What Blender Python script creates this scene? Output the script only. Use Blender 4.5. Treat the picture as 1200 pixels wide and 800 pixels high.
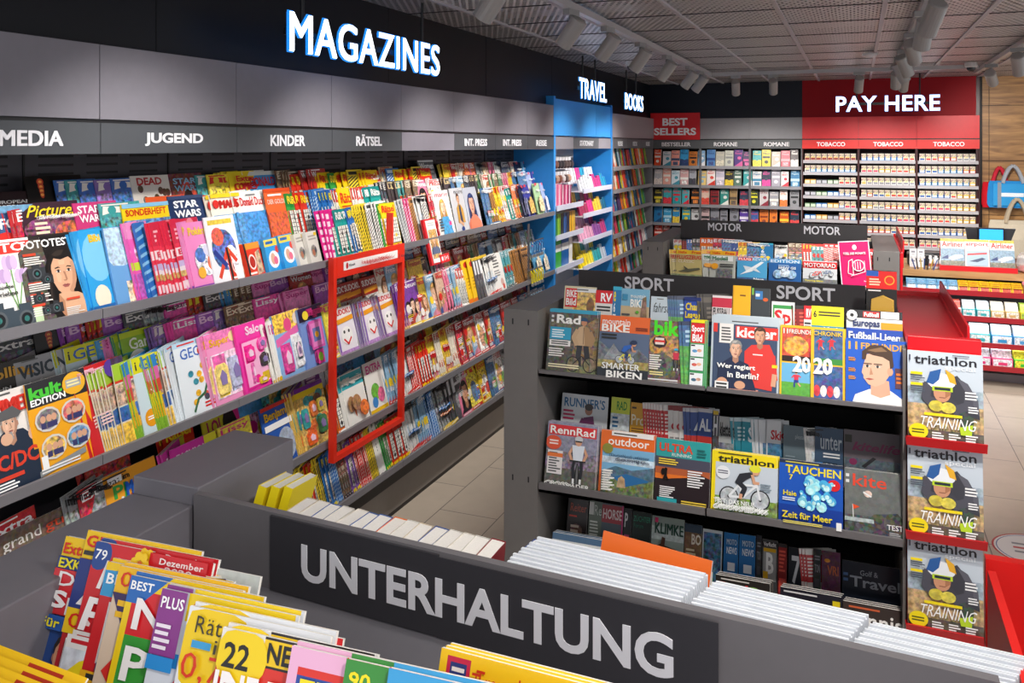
import bpy, math, random
from mathutils import Matrix

for _o in list(bpy.data.objects):
    bpy.data.objects.remove(_o)
SC = bpy.context.scene
COL = SC.collection
PI = math.pi

# ------------------------------------------------------------------ camera, world, exposure
EYE = 2.10                       # eye height; the lens is level and shifted down
cam_d = bpy.data.cameras.new('camera'); cam = bpy.data.objects.new('camera', cam_d); COL.objects.link(cam)
cam.location = (0, 0, EYE); cam.rotation_euler = (PI/2, 0, math.radians(22))
cam_d.sensor_width = 36; cam_d.lens = 30; cam_d.shift_y = -229/1200
cam_d.clip_start = .02; cam_d.clip_end = 100
SC.camera = cam
SC.view_settings.view_transform = 'Standard'; SC.view_settings.look = 'None'
SC.view_settings.gamma = 1; SC.view_settings.use_curve_mapping = False
SC.view_settings.exposure = EXPOSURE = 0.03
WORLD_STRENGTH = 1.05
SPOT_W = 80
wd = bpy.data.worlds.new('shop_surroundings'); SC.world = wd; wd.use_nodes = True
wd.node_tree.nodes['Background'].inputs[0].default_value = (.94, .96, 1, 1)
wd.node_tree.nodes['Background'].inputs[1].default_value = WORLD_STRENGTH

# ------------------------------------------------------------------ colours and materials
def lin(h, a=0.0):
    if not isinstance(h, str): return tuple(h)
    h = h.lstrip('#')
    if len(h) == 3: h = ''.join(ch*2 for ch in h)
    out = []
    for i in (0, 2, 4):
        s = int(h[i:i+2], 16)/255
        out.append(s/12.92 if s <= .04045 else ((s+.055)/1.055)**2.4)
    return (out[0], out[1], out[2], a)

def nmix(nt, fac, a, b, blend='MIX'):
    n = nt.nodes.new('ShaderNodeMix'); n.data_type = 'RGBA'; n.blend_type = blend
    for sock, v in ((n.inputs[0], fac), (n.inputs[6], a), (n.inputs[7], b)):
        if hasattr(v, 'is_output'): nt.links.new(v, sock)
        else: sock.default_value = v
    return n.outputs[2]
def nmath(nt, op, *vals):
    n = nt.nodes.new('ShaderNodeMath'); n.operation = op
    for i, v in enumerate(vals):
        if hasattr(v, 'is_output'): nt.links.new(v, n.inputs[i])
        else: n.inputs[i].default_value = v
    return n.outputs[0]

def finish(name, rough=.4, spec=.5, metal=0, noise=0, scale=60, busy=False, coat=0):
    """painted or printed surface: the colour comes from the mesh, broken up by procedural texture"""
    m = bpy.data.materials.new(name); m.use_nodes = True; nt = m.node_tree
    b = nt.nodes['Principled BSDF']
    ca = nt.nodes.new('ShaderNodeVertexColor'); ca.layer_name = 'Col'
    col = ca.outputs['Color']
    tc = nt.nodes.new('ShaderNodeTexCoord')
    if busy:
        off = nt.nodes.new('ShaderNodeVectorMath'); off.operation = 'MULTIPLY_ADD'
        nt.links.new(col, off.inputs[0]); off.inputs[1].default_value = (3.1, 4.7, 2.3); nt.links.new(tc.outputs['Object'], off.inputs[2])
        vo = nt.nodes.new('ShaderNodeTexVoronoi'); vo.inputs['Scale'].default_value = 85
        nz = nt.nodes.new('ShaderNodeTexNoise'); nz.inputs['Scale'].default_value = 62; nz.inputs['Detail'].default_value = 6
        nt.links.new(off.outputs[0], vo.inputs['Vector']); nt.links.new(off.outputs[0], nz.inputs['Vector'])
        ma = nt.nodes.new('ShaderNodeMapRange'); ma.inputs[1].default_value = .34; ma.inputs[2].default_value = .66
        ma.inputs[3].default_value = .05; ma.inputs[4].default_value = 2.1
        nt.links.new(nz.outputs['Fac'], ma.inputs[0])
        cm = nt.nodes.new('ShaderNodeVectorMath'); cm.operation = 'SCALE'
        nt.links.new(col, cm.inputs[0]); nt.links.new(ma.outputs[0], cm.inputs['Scale'])
        mixed = nmix(nt, .13, cm.outputs[0], vo.outputs['Color'])
        col = nmix(nt, ca.outputs['Alpha'], col, mixed)
    if noise:
        nz = nt.nodes.new('ShaderNodeTexNoise'); nz.inputs['Scale'].default_value = scale; nz.inputs['Detail'].default_value = 3
        nt.links.new(tc.outputs['Object'], nz.inputs['Vector'])
        f = nmath(nt, 'MULTIPLY_ADD', nz.outputs['Fac'], noise, 1-noise/2)
        v = nt.nodes.new('ShaderNodeVectorMath'); v.operation = 'SCALE'
        nt.links.new(col, v.inputs[0]); nt.links.new(f, v.inputs['Scale']); col = v.outputs[0]
    nt.links.new(col, b.inputs['Base Color'])
    b.inputs['Roughness'].default_value = rough; b.inputs['Specular IOR Level'].default_value = spec
    b.inputs['Metallic'].default_value = metal; b.inputs['Coat Weight'].default_value = coat
    return m

def glow(name, col, power):
    m = bpy.data.materials.new(name); m.use_nodes = True; b = m.node_tree.nodes['Principled BSDF']
    b.inputs['Base Color'].default_value = lin(col, 1); b.inputs['Emission Color'].default_value = lin(col, 1)
    b.inputs['Emission Strength'].default_value = power
    return m

PRINT = finish('glossy_print', .32, .45, busy=True)
PAPER = finish('paper', .8, .2, noise=.18, scale=300)
PANEL = finish('grey_laminate', .42, .45, noise=.12, scale=25)
BOARD = finish('powder_coat', .5, .35, noise=.1, scale=90)
GLOSSY = finish('satin_black_panel', .4, .22, noise=.05)
PLASTIC = finish('plastic', .3, .5)
STEEL = finish('brushed_steel', .35, .5, metal=.8, noise=.1, scale=120)
CLOTH = finish('woven_cloth', .9, .1, noise=.4, scale=220)
SIGN_WHITE = glow('sign_face', 'f4faff', 2.2)
SIGN_EDGE = glow('sign_edge', '2088e0', .9)
LAMP_FACE = glow('lamp_face', 'fff6e8', 14)
SCREEN = glow('screen', '2aa2ff', .9)
REDWALL = finish('red_wall_panel', .55, .2, noise=.05)

def clear_plastic():
    m = bpy.data.materials.new('clear_plastic'); m.use_nodes = True; b = m.node_tree.nodes['Principled BSDF']
    b.inputs['Base Color'].default_value = (.93, .95, .97, 1); b.inputs['Alpha'].default_value = .28
    b.inputs['Roughness'].default_value = .12
    return m
CLEAR = clear_plastic()

# ------------------------------------------------------------------ mesh builder
class MB:
    def __init__(s): s.v = []; s.f = []; s.c = []; s.m = []
    def poly(s, pts, col, busy=0, mi=0):
        n = len(s.v); s.v += [tuple(p) for p in pts]; s.f.append(tuple(range(n, n+len(pts))))
        c = lin(col); s.c.append((c[0], c[1], c[2], busy)); s.m.append(mi)
    def box(s, x0, y0, z0, x1, y1, z1, col, busy=0, mi=0, cols=None, M=None):
        """cols: a colour for any of the faces named front, back, left, right, top, bottom"""
        p = [(x0,y0,z0),(x1,y0,z0),(x1,y1,z0),(x0,y1,z0),(x0,y0,z1),(x1,y0,z1),(x1,y1,z1),(x0,y1,z1)]
        if M is not None: p = [tuple(M @ __import__('mathutils').Vector(q)) for q in p]
        n = len(s.v); s.v += p
        for nm, f in (('bottom',(0,3,2,1)),('top',(4,5,6,7)),('front',(0,1,5,4)),('right',(1,2,6,5)),('back',(2,3,7,6)),('left',(3,0,4,7))):
            c = lin((cols or {}).get(nm, col)); s.f.append(tuple(n+i for i in f)); s.c.append((c[0], c[1], c[2], busy)); s.m.append(mi)
        return s
    def prism(s, prof, axis, a, b, col, busy=0, mi=0):
        """prof: 2D outline extruded along axis from a to b (x: (y,z), y: (x,z), z: (x,y))"""
        f = {'x': lambda p, t: (t, p[0], p[1]), 'y': lambda p, t: (p[0], t, p[1]), 'z': lambda p, t: (p[0], p[1], t)}[axis]
        A = [f(p, a) for p in prof]; B = [f(p, b) for p in prof]; n = len(prof)
        s.poly(A[::-1], col, busy, mi); s.poly(B, col, busy, mi)
        for i in range(n): s.poly([A[i], A[(i+1) % n], B[(i+1) % n], B[i]], col, busy, mi)
        return s
    def cyl(s, p0, p1, r0, r1=None, n=16, col='888', mi=0, caps=True):
        from mathutils import Vector
        r1 = r0 if r1 is None else r1
        a, b = Vector(p0), Vector(p1); d = (b-a).normalized()
        u = d.orthogonal().normalized(); w = d.cross(u)
        R0 = [a+(u*math.cos(2*PI*i/n)+w*math.sin(2*PI*i/n))*r0 for i in range(n)]
        R1 = [b+(u*math.cos(2*PI*i/n)+w*math.sin(2*PI*i/n))*r1 for i in range(n)]
        for i in range(n): s.poly([R0[i], R0[(i+1) % n], R1[(i+1) % n], R1[i]], col, 0, mi)
        if caps: s.poly(R0[::-1], col, 0, mi); s.poly(R1, col, 0, mi)
        return s
    def tube(s, pts, r, n=8, col='888', mi=0):
        for a, b in zip(pts[:-1], pts[1:]): s.cyl(a, b, r, r, n, col, mi)
        return s
    def lathe(s, prof, cx=0, cy=0, n=18, col='888', mi=0):
        rings = [[(cx+r*math.cos(2*PI*i/n), cy+r*math.sin(2*PI*i/n), z) for i in range(n)] for r, z in prof]
        for A, B in zip(rings[:-1], rings[1:]):
            for i in range(n): s.poly([A[i], A[(i+1) % n], B[(i+1) % n], B[i]], col, 0, mi)
        s.poly(rings[0][::-1], col, 0, mi); s.poly(rings[-1], col, 0, mi)
        return s
    def mesh(s, name, mats, smooth=False):
        me = bpy.data.meshes.new(name); me.from_pydata(s.v, [], s.f)
        a = me.color_attributes.new('Col', 'FLOAT_COLOR', 'CORNER')
        buf = []
        for f, c in zip(s.f, s.c): buf += list(c)*len(f)
        a.data.foreach_set('color', buf)
        for m in (mats if isinstance(mats, (list, tuple)) else [mats]): me.materials.append(m)
        me.polygons.foreach_set('material_index', s.m)
        if smooth: me.polygons.foreach_set('use_smooth', [len(f) == 4 for f in s.f])
        me.update()
        return me
    def build(s, name, mats, parent=None, loc=(0,0,0), rot=(0,0,0), bevel=0, smooth=False):
        o = bpy.data.objects.new(name, s.mesh(name, mats, smooth)); COL.objects.link(o)
        o.location = loc; o.rotation_euler = rot
        if parent is not None: o.parent = parent
        if bevel:
            md = o.modifiers.new('bevel', 'BEVEL'); md.width = bevel; md.segments = 2; md.limit_method = 'ANGLE'
        return o

def tag(o, label=None, cat=None, group=None, kind=None):
    if label: o['label'] = label
    if cat: o['category'] = cat
    if group: o['group'] = group
    if kind: o['kind'] = kind
    return o
def thing(name, loc, label, cat, group=None, rot=(0,0,0)):
    o = bpy.data.objects.new(name, None); COL.objects.link(o); o.empty_display_size = .05
    o.location = loc; o.rotation_euler = rot
    return tag(o, label, cat, group)
def inst(name, me, loc, rot=(0,0,0), parent=None):
    o = bpy.data.objects.new(name, me); COL.objects.link(o); o.location = loc; o.rotation_euler = rot
    if parent is not None: o.parent = parent
    return o
def copy_tree(o, parent=None):
    c = o.copy(); COL.objects.link(c)
    if parent is not None: c.parent = parent
    for ch in list(o.children): copy_tree(ch, c)
    return c

ORD = 'first second third fourth fifth sixth seventh eighth ninth tenth eleventh twelfth thirteenth fourteenth fifteenth sixteenth seventeenth eighteenth nineteenth twentieth'.split()
TENS = {2: 'twenty', 3: 'thirty', 4: 'forty', 5: 'fifty', 6: 'sixty'}
TENTH = {3: 'thirtieth', 4: 'fortieth', 5: 'fiftieth', 6: 'sixtieth'}
def nth(i):
    if i < 20: return ORD[i]
    t, u = divmod(i+1, 10)
    return TENTH[t] if u == 0 else TENS[t]+'-'+ORD[u-1]

# surveying: where the photograph's sight lines meet the planes of the shop
CS, SN = math.cos(math.radians(22)), math.sin(math.radians(22))
def x_at(u, Y):
    a = (u-600)/1000; return Y*(CS*a-SN)/(CS+SN*a)
def y_at(u, X):
    a = (u-600)/1000; return X*(SN*a+CS)/(CS*a-SN)
def dist(X, Y): return -SN*X+CS*Y
def z_at(v, X, Y): return EYE-(v-171)/1000*dist(X, Y)

# ------------------------------------------------------------------ lettering
_tc = {}
def thicken(vs, fs, b):
    V, F = [], []
    for q, (dx, dy) in enumerate(((-b, -b*.6), (b, -b*.6), (-b, b*.6), (b, b*.6))):
        n = len(V); V += [(v[0]+dx, v[1]+dy)+tuple(z+.02*q for z in v[2:]) for v in vs]; F += [tuple(i+n for i in f) for f in fs]
    return V, F
def glyphs(txt, bold=.022):
    """triangles and polygons of a line of text, scaled so that its box is 0..1 by 0..1 (with the aspect kept apart)"""
    k = (txt, bold)
    if k in _tc: return _tc[k]
    cu = bpy.data.curves.new('txt', 'FONT'); cu.body = txt; cu.offset = 0 if 'M' in txt else bold; cu.resolution_u = 2
    ob = bpy.data.objects.new('txt', cu)
    me = ob.to_mesh()
    vs = [(v.co.x, v.co.y) for v in me.vertices]; fs = [tuple(p.vertices) for p in me.polygons]
    ob.to_mesh_clear(); bpy.data.objects.remove(ob); bpy.data.curves.remove(cu)
    if 'M' in txt and bold > 0: vs, fs = thicken(vs, fs, bold)      # the font's own M does not survive an outline offset
    if not vs: _tc[k] = ([], [], 1); return _tc[k]
    x0 = min(p[0] for p in vs); x1 = max(p[0] for p in vs); y0 = min(p[1] for p in vs); y1 = max(p[1] for p in vs)
    W, Hh = max(x1-x0, 1e-6), max(y1-y0, 1e-6)
    _tc[k] = ([((p[0]-x0)/W, (p[1]-y0)/Hh) for p in vs], fs, W/Hh)
    return _tc[k]

def letters(name, txt, w, h, depth, face, edge, parent=None, loc=(0,0,0), rot=(0,0,0), bold=.022, colour='fff', edge_colour=None, spacing=1.0):
    """solid letters of size w x h, standing in the XZ plane and facing -Y"""
    cu = bpy.data.curves.new('txt', 'FONT'); cu.body = txt; cu.offset = 0 if 'M' in txt else bold; cu.resolution_u = 4; cu.extrude = .05; cu.space_character = spacing
    ob = bpy.data.objects.new('txt', cu); me0 = ob.to_mesh()
    vs = [tuple(v.co) for v in me0.vertices]; fs = [tuple(p.vertices) for p in me0.polygons]
    nz = [p.normal.z for p in me0.polygons]
    ob.to_mesh_clear(); bpy.data.objects.remove(ob); bpy.data.curves.remove(cu)
    if 'M' in txt and bold > 0: vs, fs = thicken(vs, fs, bold); nz = nz*4
    x0 = min(p[0] for p in vs); x1 = max(p[0] for p in vs); y0 = min(p[1] for p in vs); y1 = max(p[1] for p in vs)
    b = MB(); b.v = [((p[0]-(x0+x1)/2)/(x1-x0)*w, -depth*(p[2]+.05)/.1, (p[1]-y0)/(y1-y0)*h) for p in vs]
    cf, ce = lin(colour), lin(edge_colour or colour)
    for f, z in zip(fs, nz):
        b.f.append(f); fr = z > .5; c = cf if fr else ce
        b.c.append((c[0], c[1], c[2], 0)); b.m.append(0 if fr else 1)
    return b.build(name, [face, edge], parent, loc, rot)

# ------------------------------------------------------------------ printed covers
class Art:
    """a cover drawn as flat ink shapes; x and y run 0..1 over the sheet"""
    def __init__(s, w, h): s.w, s.h, s.it = w, h, []
    def P(s, pts, col, busy=0): s.it.append(([(min(max(x, 0), 1)*s.w, min(max(y, 0), 1)*s.h) for x, y in pts], col, busy)); return s
    def R(s, x0, y0, x1, y1, col, busy=0): return s.P([(x0,y0),(x1,y0),(x1,y1),(x0,y1)], col, busy)
    def E(s, cx, cy, rx, ry, col, busy=0, n=16, a0=0, a1=2*PI):
        k = s.w/s.h
        return s.P([(cx+rx*math.cos(a0+(a1-a0)*i/n), cy+ry*k*math.sin(a0+(a1-a0)*i/n)) for i in range(n if a1-a0 > 6.2 else n+1)], col, busy)
    def S(s, pts, wd, col, busy=0):
        k = s.h/s.w
        for (x0, y0), (x1, y1) in zip(pts[:-1], pts[1:]):
            dx, dy = x1-x0, (y1-y0)*k; L = math.hypot(dx, dy) or 1; nx, ny = -dy/L*wd/2, dx/L*wd/2/k
            s.P([(x0-nx,y0-ny),(x1-nx,y1-ny),(x1+nx,y1+ny),(x0+nx,y0+ny)], col, busy)
        for x, y in pts[1:-1]: s.E(x, y, wd/2, wd/2, col, busy, 8)
        return s
    def T(s, txt, x0, y0, x1, y1, col, bold=.022, shear=0):
        vs, fs, _ = glyphs(txt, bold)
        for f in fs: s.P([(x0+(vs[i][0]+shear*vs[i][1])*(x1-x0), y0+vs[i][1]*(y1-y0)) for i in f], col)
        return s
    def Tf(s, txt, x0, y0, hh, col, bold=.022, wmax=None):
        """text of height hh, natural width unless wmax is reached"""
        a = glyphs(txt, bold)[2]; wx = a*hh*s.h/s.w
        if wmax: wx = min(wx, wmax)
        return s.T(txt, x0, y0, x0+wx, y0+hh, col, bold)
    def L(s, x0, y0, x1, y1, n, col, seed=0):
        r = random.Random(seed+n); st = (y1-y0)/n
        for i in range(n):
            y = y1-(i+1)*st; e = x0+(x1-x0)*r.uniform(.6, 1)
            s.R(x0, y+st*.25, e, y+st*.78, col)
        return s
    def B(s, x0, y0, x1, y1, col, seed=0, n=7, words=None):
        """a title too small to read in the photograph; drawn with the words the shop itself shows"""
        ws = words or WORDS
        return s.T(ws[seed % len(ws)], x0, y0, x1, y1, col, .02)
    def head(s, cx, cy, z, skin, hair, shirt=None, style='short', dark='2a2020'):
        """a head of height z (of the sheet) centred at cx, cy"""
        k = s.h/s.w; hw = z*.35*k; hh = z*.5
        X = lambda q: cx+q*hw
        Y = lambda q: cy+q*hh
        PP = lambda pts, c, busy=0: s.P([(X(x), Y(y)) for x, y in pts], c, busy)
        sk = lin(skin); dk = (sk[0]*.62, sk[1]*.52, sk[2]*.5); lt = (min(1, sk[0]*1.16), min(1, sk[1]*1.18), min(1, sk[2]*1.2)); hr = lin(hair); hl = (hr[0]*1.9+.01, hr[1]*1.8+.008, hr[2]*1.7+.006); hd = (hr[0]*.5, hr[1]*.5, hr[2]*.5)
        if style == 'long': PP([(-.9,1.0),(-1.35,.4),(-1.45,-.5),(-1.55,-1.5),(-1.1,-1.95),(-.4,-1.3),(.4,-1.3),(1.1,-1.95),(1.6,-1.4),(1.4,-.4),(1.3,.4),(.9,1.0)], hd)
        if shirt: PP([(-2.6,-3),(-2.45,-2.05),(-1.6,-1.6),(-.6,-1.3),(.6,-1.3),(1.6,-1.6),(2.45,-2.05),(2.6,-3)], shirt); PP([(-2.45,-2.1),(-1.6,-1.62),(-.7,-1.35),(-1.1,-2.2),(-1.6,-3),(-2.6,-3)], tuple(c*.75 for c in lin(shirt)[:3]))
        PP([(-.52,-1.45),(-.5,-.5),(.5,-.5),(.55,-1.45),(0,-1.75)], dk)
        PP([(-1.1,.12),(-1.12,-.2),(-.95,-.34),(-.9,.1)], dk); PP([(1.1,.12),(1.12,-.2),(.95,-.34),(.9,.1)], dk)
        face = [(0,1.0),(-.55,.9),(-.88,.55),(-.96,.1),(-.9,-.35),(-.66,-.74),(-.3,-.98),(0,-1.03),(.3,-.98),(.66,-.74),(.9,-.35),(.96,.1),(.88,.55),(.55,.9)]
        PP(face, skin); PP([(.3,-.98),(.66,-.74),(.9,-.35),(.96,.1),(.88,.55),(.6,.5),(.66,0),(.5,-.5),(.2,-.8)], dk if style == 'short' else (sk[0]*.8, sk[1]*.74, sk[2]*.72))
        PP([(-.62,.0),(-.4,.08),(-.22,-.1),(-.34,-.42),(-.58,-.36)], lt); PP([(-.3,.62),(.2,.64),(.16,.42),(-.26,.42)], lt)
        for q in (-1, 1):
            PP([(.2*q,.27),(.36*q,.35),(.64*q,.3),(.62*q,.25),(.36*q,.29)], hd)
            PP([(.2*q,.12),(.4*q,.2),(.6*q,.11),(.4*q,.05)], 'e8dfd8'); PP([(.31*q,.18),(.48*q,.18),(.47*q,.06),(.33*q,.06)], dark); PP([(.18*q,.13),(.4*q,.22),(.63*q,.12),(.4*q,.18)], dark)
        PP([(-.06,.1),(.1,.08),(.2,-.3),(.06,-.34),(.02,-.1)], dk); PP([(-.14,-.3),(.18,-.3),(.1,-.36),(-.08,-.36)], dk)
        PP([(-.32,-.55),(-.1,-.49),(0,-.52),(.1,-.49),(.32,-.55),(.14,-.66),(-.14,-.66)], (.36,.1,.09)); PP([(-.26,-.55),(.26,-.55),(.1,-.57),(-.1,-.57)], (.12,.03,.03))
        PP([(-1.0,.05),(-1.12,.6),(-.85,1.02),(-.35,1.24),(.3,1.26),(.85,1.04),(1.12,.6),(1.0,.05),(.9,.5),(.55,.76),(-.1,.66),(-.6,.76),(-.88,.45)], hair)
        PP([(-.7,.95),(-.2,1.12),(.3,1.12),(0,.86),(-.5,.84)], hl)
        if style == 'long':
            for q in (-1, 1): PP([(.95*q,.6),(1.15*q,.5),(1.35*q,-.5),(1.45*q,-1.4),(1.05*q,-1.8),(1.0*q,-.8),(.92*q,-.1)], hair); PP([(1.08*q,.1),(1.2*q,-.1),(1.3*q,-1.1),(1.18*q,-1.3)], hl)
        return s

WORDS = ['Neue','BEST','Extra','Rätsel','Magazin','EXTRA']
TITLES = {'face': ['Women','Freizeit','Neue','Laura'], 'group': ['Freizeit','Neue','Woche'], 'photo': ['PRESS','Magazin','Extra'], 'toy': ['Bella','Lissy','Super'], 'flat': ['Magazin','Neue']}
def sheet(b, art, y=0, z=0, x=0, step=.00003):
    """ink of a cover onto a mesh: the plane y, facing -Y"""
    for i, (pts, c, busy) in enumerate(art.it):
        q = y-step*(i+1)
        b.poly([(x+px, q, z+pz) for px, pz in pts], c, busy)

WHITE = 'efece6'
def mag_mesh(name, art, t, spine=None, back='d8d5d0'):
    w, h = art.w, art.h; b = MB()
    base = art.it[0][1] if art.it else WHITE
    b.box(0, 0, 0, w, t, h, WHITE, cols={'front': base, 'left': spine or base, 'back': back})
    sheet(b, art)
    return b.mesh(name, PRINT)

# ------------------------------------------------------------------ the covers themselves
SKIN = ['e0b193', 'd6a07f', 'c98f6c', 'e8c0a4']
HAIR = ['2b211c', '5a3a24', '8a5a34', 'c79a5a', '1d1a1c', '7a4a34']
def barcode(a, x0, y0, x1, y1):
    a.R(x0, y0, x1, y1, 'f4f4f2')
    n = 9
    for i in range(n): a.R(x0+(x1-x0)*(i+.2)/n, y0+(y1-y0)*.2, x0+(x1-x0)*(i+.2+.3*(1+i % 2))/n, y1-(y1-y0)*.1, '222')
def bike_side(a, cx, cy, s, frame, wheel='222'):
    k = a.w/a.h
    for dx in (-1, 1):
        a.E(cx+dx*s, cy, s*.62, s*.62, wheel, 0, 20); a.E(cx+dx*s, cy, s*.54, s*.54, 'b9bfc4', .3, 20); a.E(cx+dx*s, cy, s*.1, s*.1, wheel)
    p = lambda x, y: (cx+x*s, cy+y*s*k)
    a.S([p(-1, 0), p(-.1, .05), p(.75, .85), p(-.35, .8), p(-1, 0)], s*.14, frame); a.S([p(-.35, .8), p(-.1, .05)], s*.14, frame); a.S([p(1, 0), p(.75, 1)], s*.13, frame)
def rider(a, cx, cy, s, shirt, legs, skin, helmet):
    """a rider bent over a bicycle seen from the side"""
    k = a.w/a.h; p = lambda x, y: (cx+x*s, cy+y*s*k)
    a.S([p(-.45, .95), p(.1, .5), p(-.15, -.1)], s*.34, legs); a.S([p(-.15, .1), p(-.2, -.25)], s*.22, skin)
    a.P([p(-.6, .85), p(-.3, 1.45), p(.45, 1.65), p(.75, 1.45), p(.2, 1.1), p(-.2, .75)], shirt)
    a.S([p(.6, 1.5), p(.75, .95), p(1.1, .95)], s*.2, skin)
    a.E(cx+.85*s, cy+1.75*s*k, s*.27, s*.3, skin); a.E(cx+.8*s, cy+1.9*s*k, s*.4, s*.26, helmet)
def front_rider(a, cx, cy, s, shirt, legs, skin, helmet):
    k = a.w/a.h; p = lambda x, y: (cx+x*s, cy+y*s*k)
    a.E(cx, cy-1.6*s*k, s*.16, s*.95, '222'); a.E(cx, cy-1.6*s*k, s*.08, s*.8, '666')
    for q in (-1, 1):
        a.S([p(.3*q, -.4), p(.38*q, -1.1), p(.3*q, -1.9)], s*.24, legs); a.S([p(.3*q, -1.9), p(.3*q, -2.3)], s*.18, 'eee')
        a.S([p(.45*q, .6), p(.75*q, .05), p(.5*q, -.5)], s*.22, skin)
    a.P([p(-.55, .75), p(.55, .75), p(.4, -.45), p(-.4, -.45)], shirt)
    a.S([p(-.7, -.5), p(.7, -.5)], s*.1, '222'); a.E(cx, cy+1.05*s*k, s*.3, s*.36, skin); a.E(cx, cy+1.25*s*k, s*.36, s*.25, helmet)
    a.R(cx-.28*s, cy+1.0*s*k, cx+.28*s, cy+1.12*s*k, '222')
def player(a, cx, cy, s, shirt, shorts, skin, hair='2a211c'):
    k = a.w/a.h; p = lambda x, y: (cx+x*s, cy+y*s*k)
    a.S([p(-.2, .1), p(-.35, -.6), p(-.3, -1.1)], s*.26, shorts); a.S([p(.2, .1), p(.4, -.5), p(.75, -.9)], s*.26, skin)
    a.P([p(-.45, 1.1), p(.45, 1.1), p(.35, -.1), p(-.35, -.1)], shirt); a.P([p(-.38, .2), p(.38, .2), p(.42, -.3), p(-.42, -.3)], shorts)
    a.S([p(-.4, 1), p(-.8, .5)], s*.2, shirt); a.S([p(.4, 1), p(.8, .7)], s*.2, shirt); a.E(cx, cy+1.45*s*k, s*.24, s*.28, skin); a.E(cx, cy+1.56*s*k, s*.26, s*.18, hair)
def camera_icon(a, cx, cy, s, c='2c2f33'):
    k = a.w/a.h
    a.R(cx-s, cy-.6*s*k, cx+s, cy+.6*s*k, c); a.R(cx-.4*s, cy+.5*s*k, cx+.4*s, cy+.95*s*k, c); a.E(cx, cy, .52*s, .52*s, '555b60'); a.E(cx, cy, .38*s, .38*s, '14181c'); a.E(cx, cy, .18*s, .18*s, '2f6f6a')

CV = {}
def cover(kind, desc, t=.004, w=.21, h=.28, spine=None):
    def deco(fn):
        CV[fn.__name__] = (fn, kind, desc, t, w, h, spine); return fn
    return deco

@cover('magazine', 'white camera magazine with pale tulips on it')
def foto(a):
    a.R(0,0,1,1,'f1efeb').R(0,.84,1,1,'d8352b').R(0,.97,1,1,'f2f0ee').T('FOTO',.12,.86,.92,.96,'fff')
    for x, y in ((.62,.74),(.48,.6),(.8,.58)):
        a.S([(x,y),(.66,.2)],.02,'6fa05c')
        for d in (-.07,0,.07): a.E(x+d,y,.06,.11,'cdb3d8' if d else 'b99ac8')
    a.T('Objekte',.3,.45,.62,.5,'222').T('erleben',.3,.38,.66,.43,'222')
    camera_icon(a,.28,.13,.26,'3a4650'); camera_icon(a,.72,.1,.24,'3a4650'); a.R(.86,.02,1,.2,'c4dcb0')
@cover('magazine', 'dark camera magazine with a woman\'s face')
def fototest(a):
    a.R(0,0,1,1,'54493f').R(0,0,.5,.8,'4a443c',.5).R(0,.955,1,1,'2b2624').L(.4,.955,.98,.985,1,'ddd').P([(.4,.98),(1,.98),(1,.0),(.44,0),(.5,.5)],'1a1514')
    a.head(.72,.52,.5,'d8a685','1c1614',None,'long'); a.P([(.56,.29),(.68,.3),(.9,.28),(1,.24),(1,0),(.62,0),(.52,.12)],'d9a987').P([(.62,.0),(.52,.12),(.56,.29),(.64,.2)],'b98463')
    a.T('FOTOTEST',.06,.85,.96,.945,'f4f2f0')
    for y in (.77,.44,.31,.19): a.R(.06,y,.28,y+.028,'d2482f')
    for y in (.66,.36,.23,.08): a.L(.06,y,.42,y+.1,4,'e8e4de',int(y*90))
    camera_icon(a,.24,.56,.15,'33373b'); camera_icon(a,.4,.48,.1); camera_icon(a,.2,.28,.1); camera_icon(a,.46,.14,.12); camera_icon(a,.3,.13,.09)
    a.L(.62,.02,.96,.12,5,'e8e4de',4).R(.66,.2,.9,.225,'d2482f')
@cover('toy_magazine', 'sky blue children\'s magazine with a red figure', .009)
def bibi(a):
    a.R(0,0,1,1,'2f9fe0').E(.3,.65,.3,.4,'7cc6f0').E(.8,.4,.3,.4,'62b8ea').Tf('Bibi',.2,.84,.1,'f5c518',.04).P([(.55,.7),(.75,.72),(.8,.5),(.62,.5)],'e8c766')
    a.E(.68,.66,.16,.16,'f0c9a8').P([(.5,.12),(.55,.5),(.72,.56),(.85,.46),(.8,.1)],'e2452f').S([(.55,.1),(.62,.4)],.09,'c63321').E(.25,.16,.17,.2,'eee5d0').R(0,0,1,.06,'2468b0')
@cover('toy_magazine', 'blue children\'s magazine with a yellow dress', .008)
def unicorn(a):
    a.R(0,0,1,1,'6aa2da').E(.3,.8,.6,.4,'b8d4ee',.4).P([(.5,.25),(.68,.62),(.82,.6),(.98,.25)],'f0bc2c').E(.75,.68,.1,.12,'eac4a0').R(.3,.03,.95,.3,'d8c7a8',.9).E(.6,.16,.2,.2,'e07a5a',.9)
@cover('toy_magazine', 'slim pink and violet children\'s magazine', .007, .13, .29)
def pinktall(a):
    a.R(0,0,1,1,'ea5fb6').R(0,.8,1,1,'f08fc8').E(.5,.9,.3,.1,'fff',.2).R(0,.4,1,.5,'c9dc3c').E(.5,.62,.35,.3,'f7c1de',.7).R(0,.05,1,.36,'b84fb0',.5)
@cover('toy_magazine', 'blue magazine with a striped spine', .008, .14, .29)
def bluestripe(a):
    a.R(0,0,1,1,'2a6fbe')
    for i in range(9): a.P([(0,i*.11),(1,i*.11+.08),(1,i*.11+.12),(0,i*.11+.04)],'8cc4ec')
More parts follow.
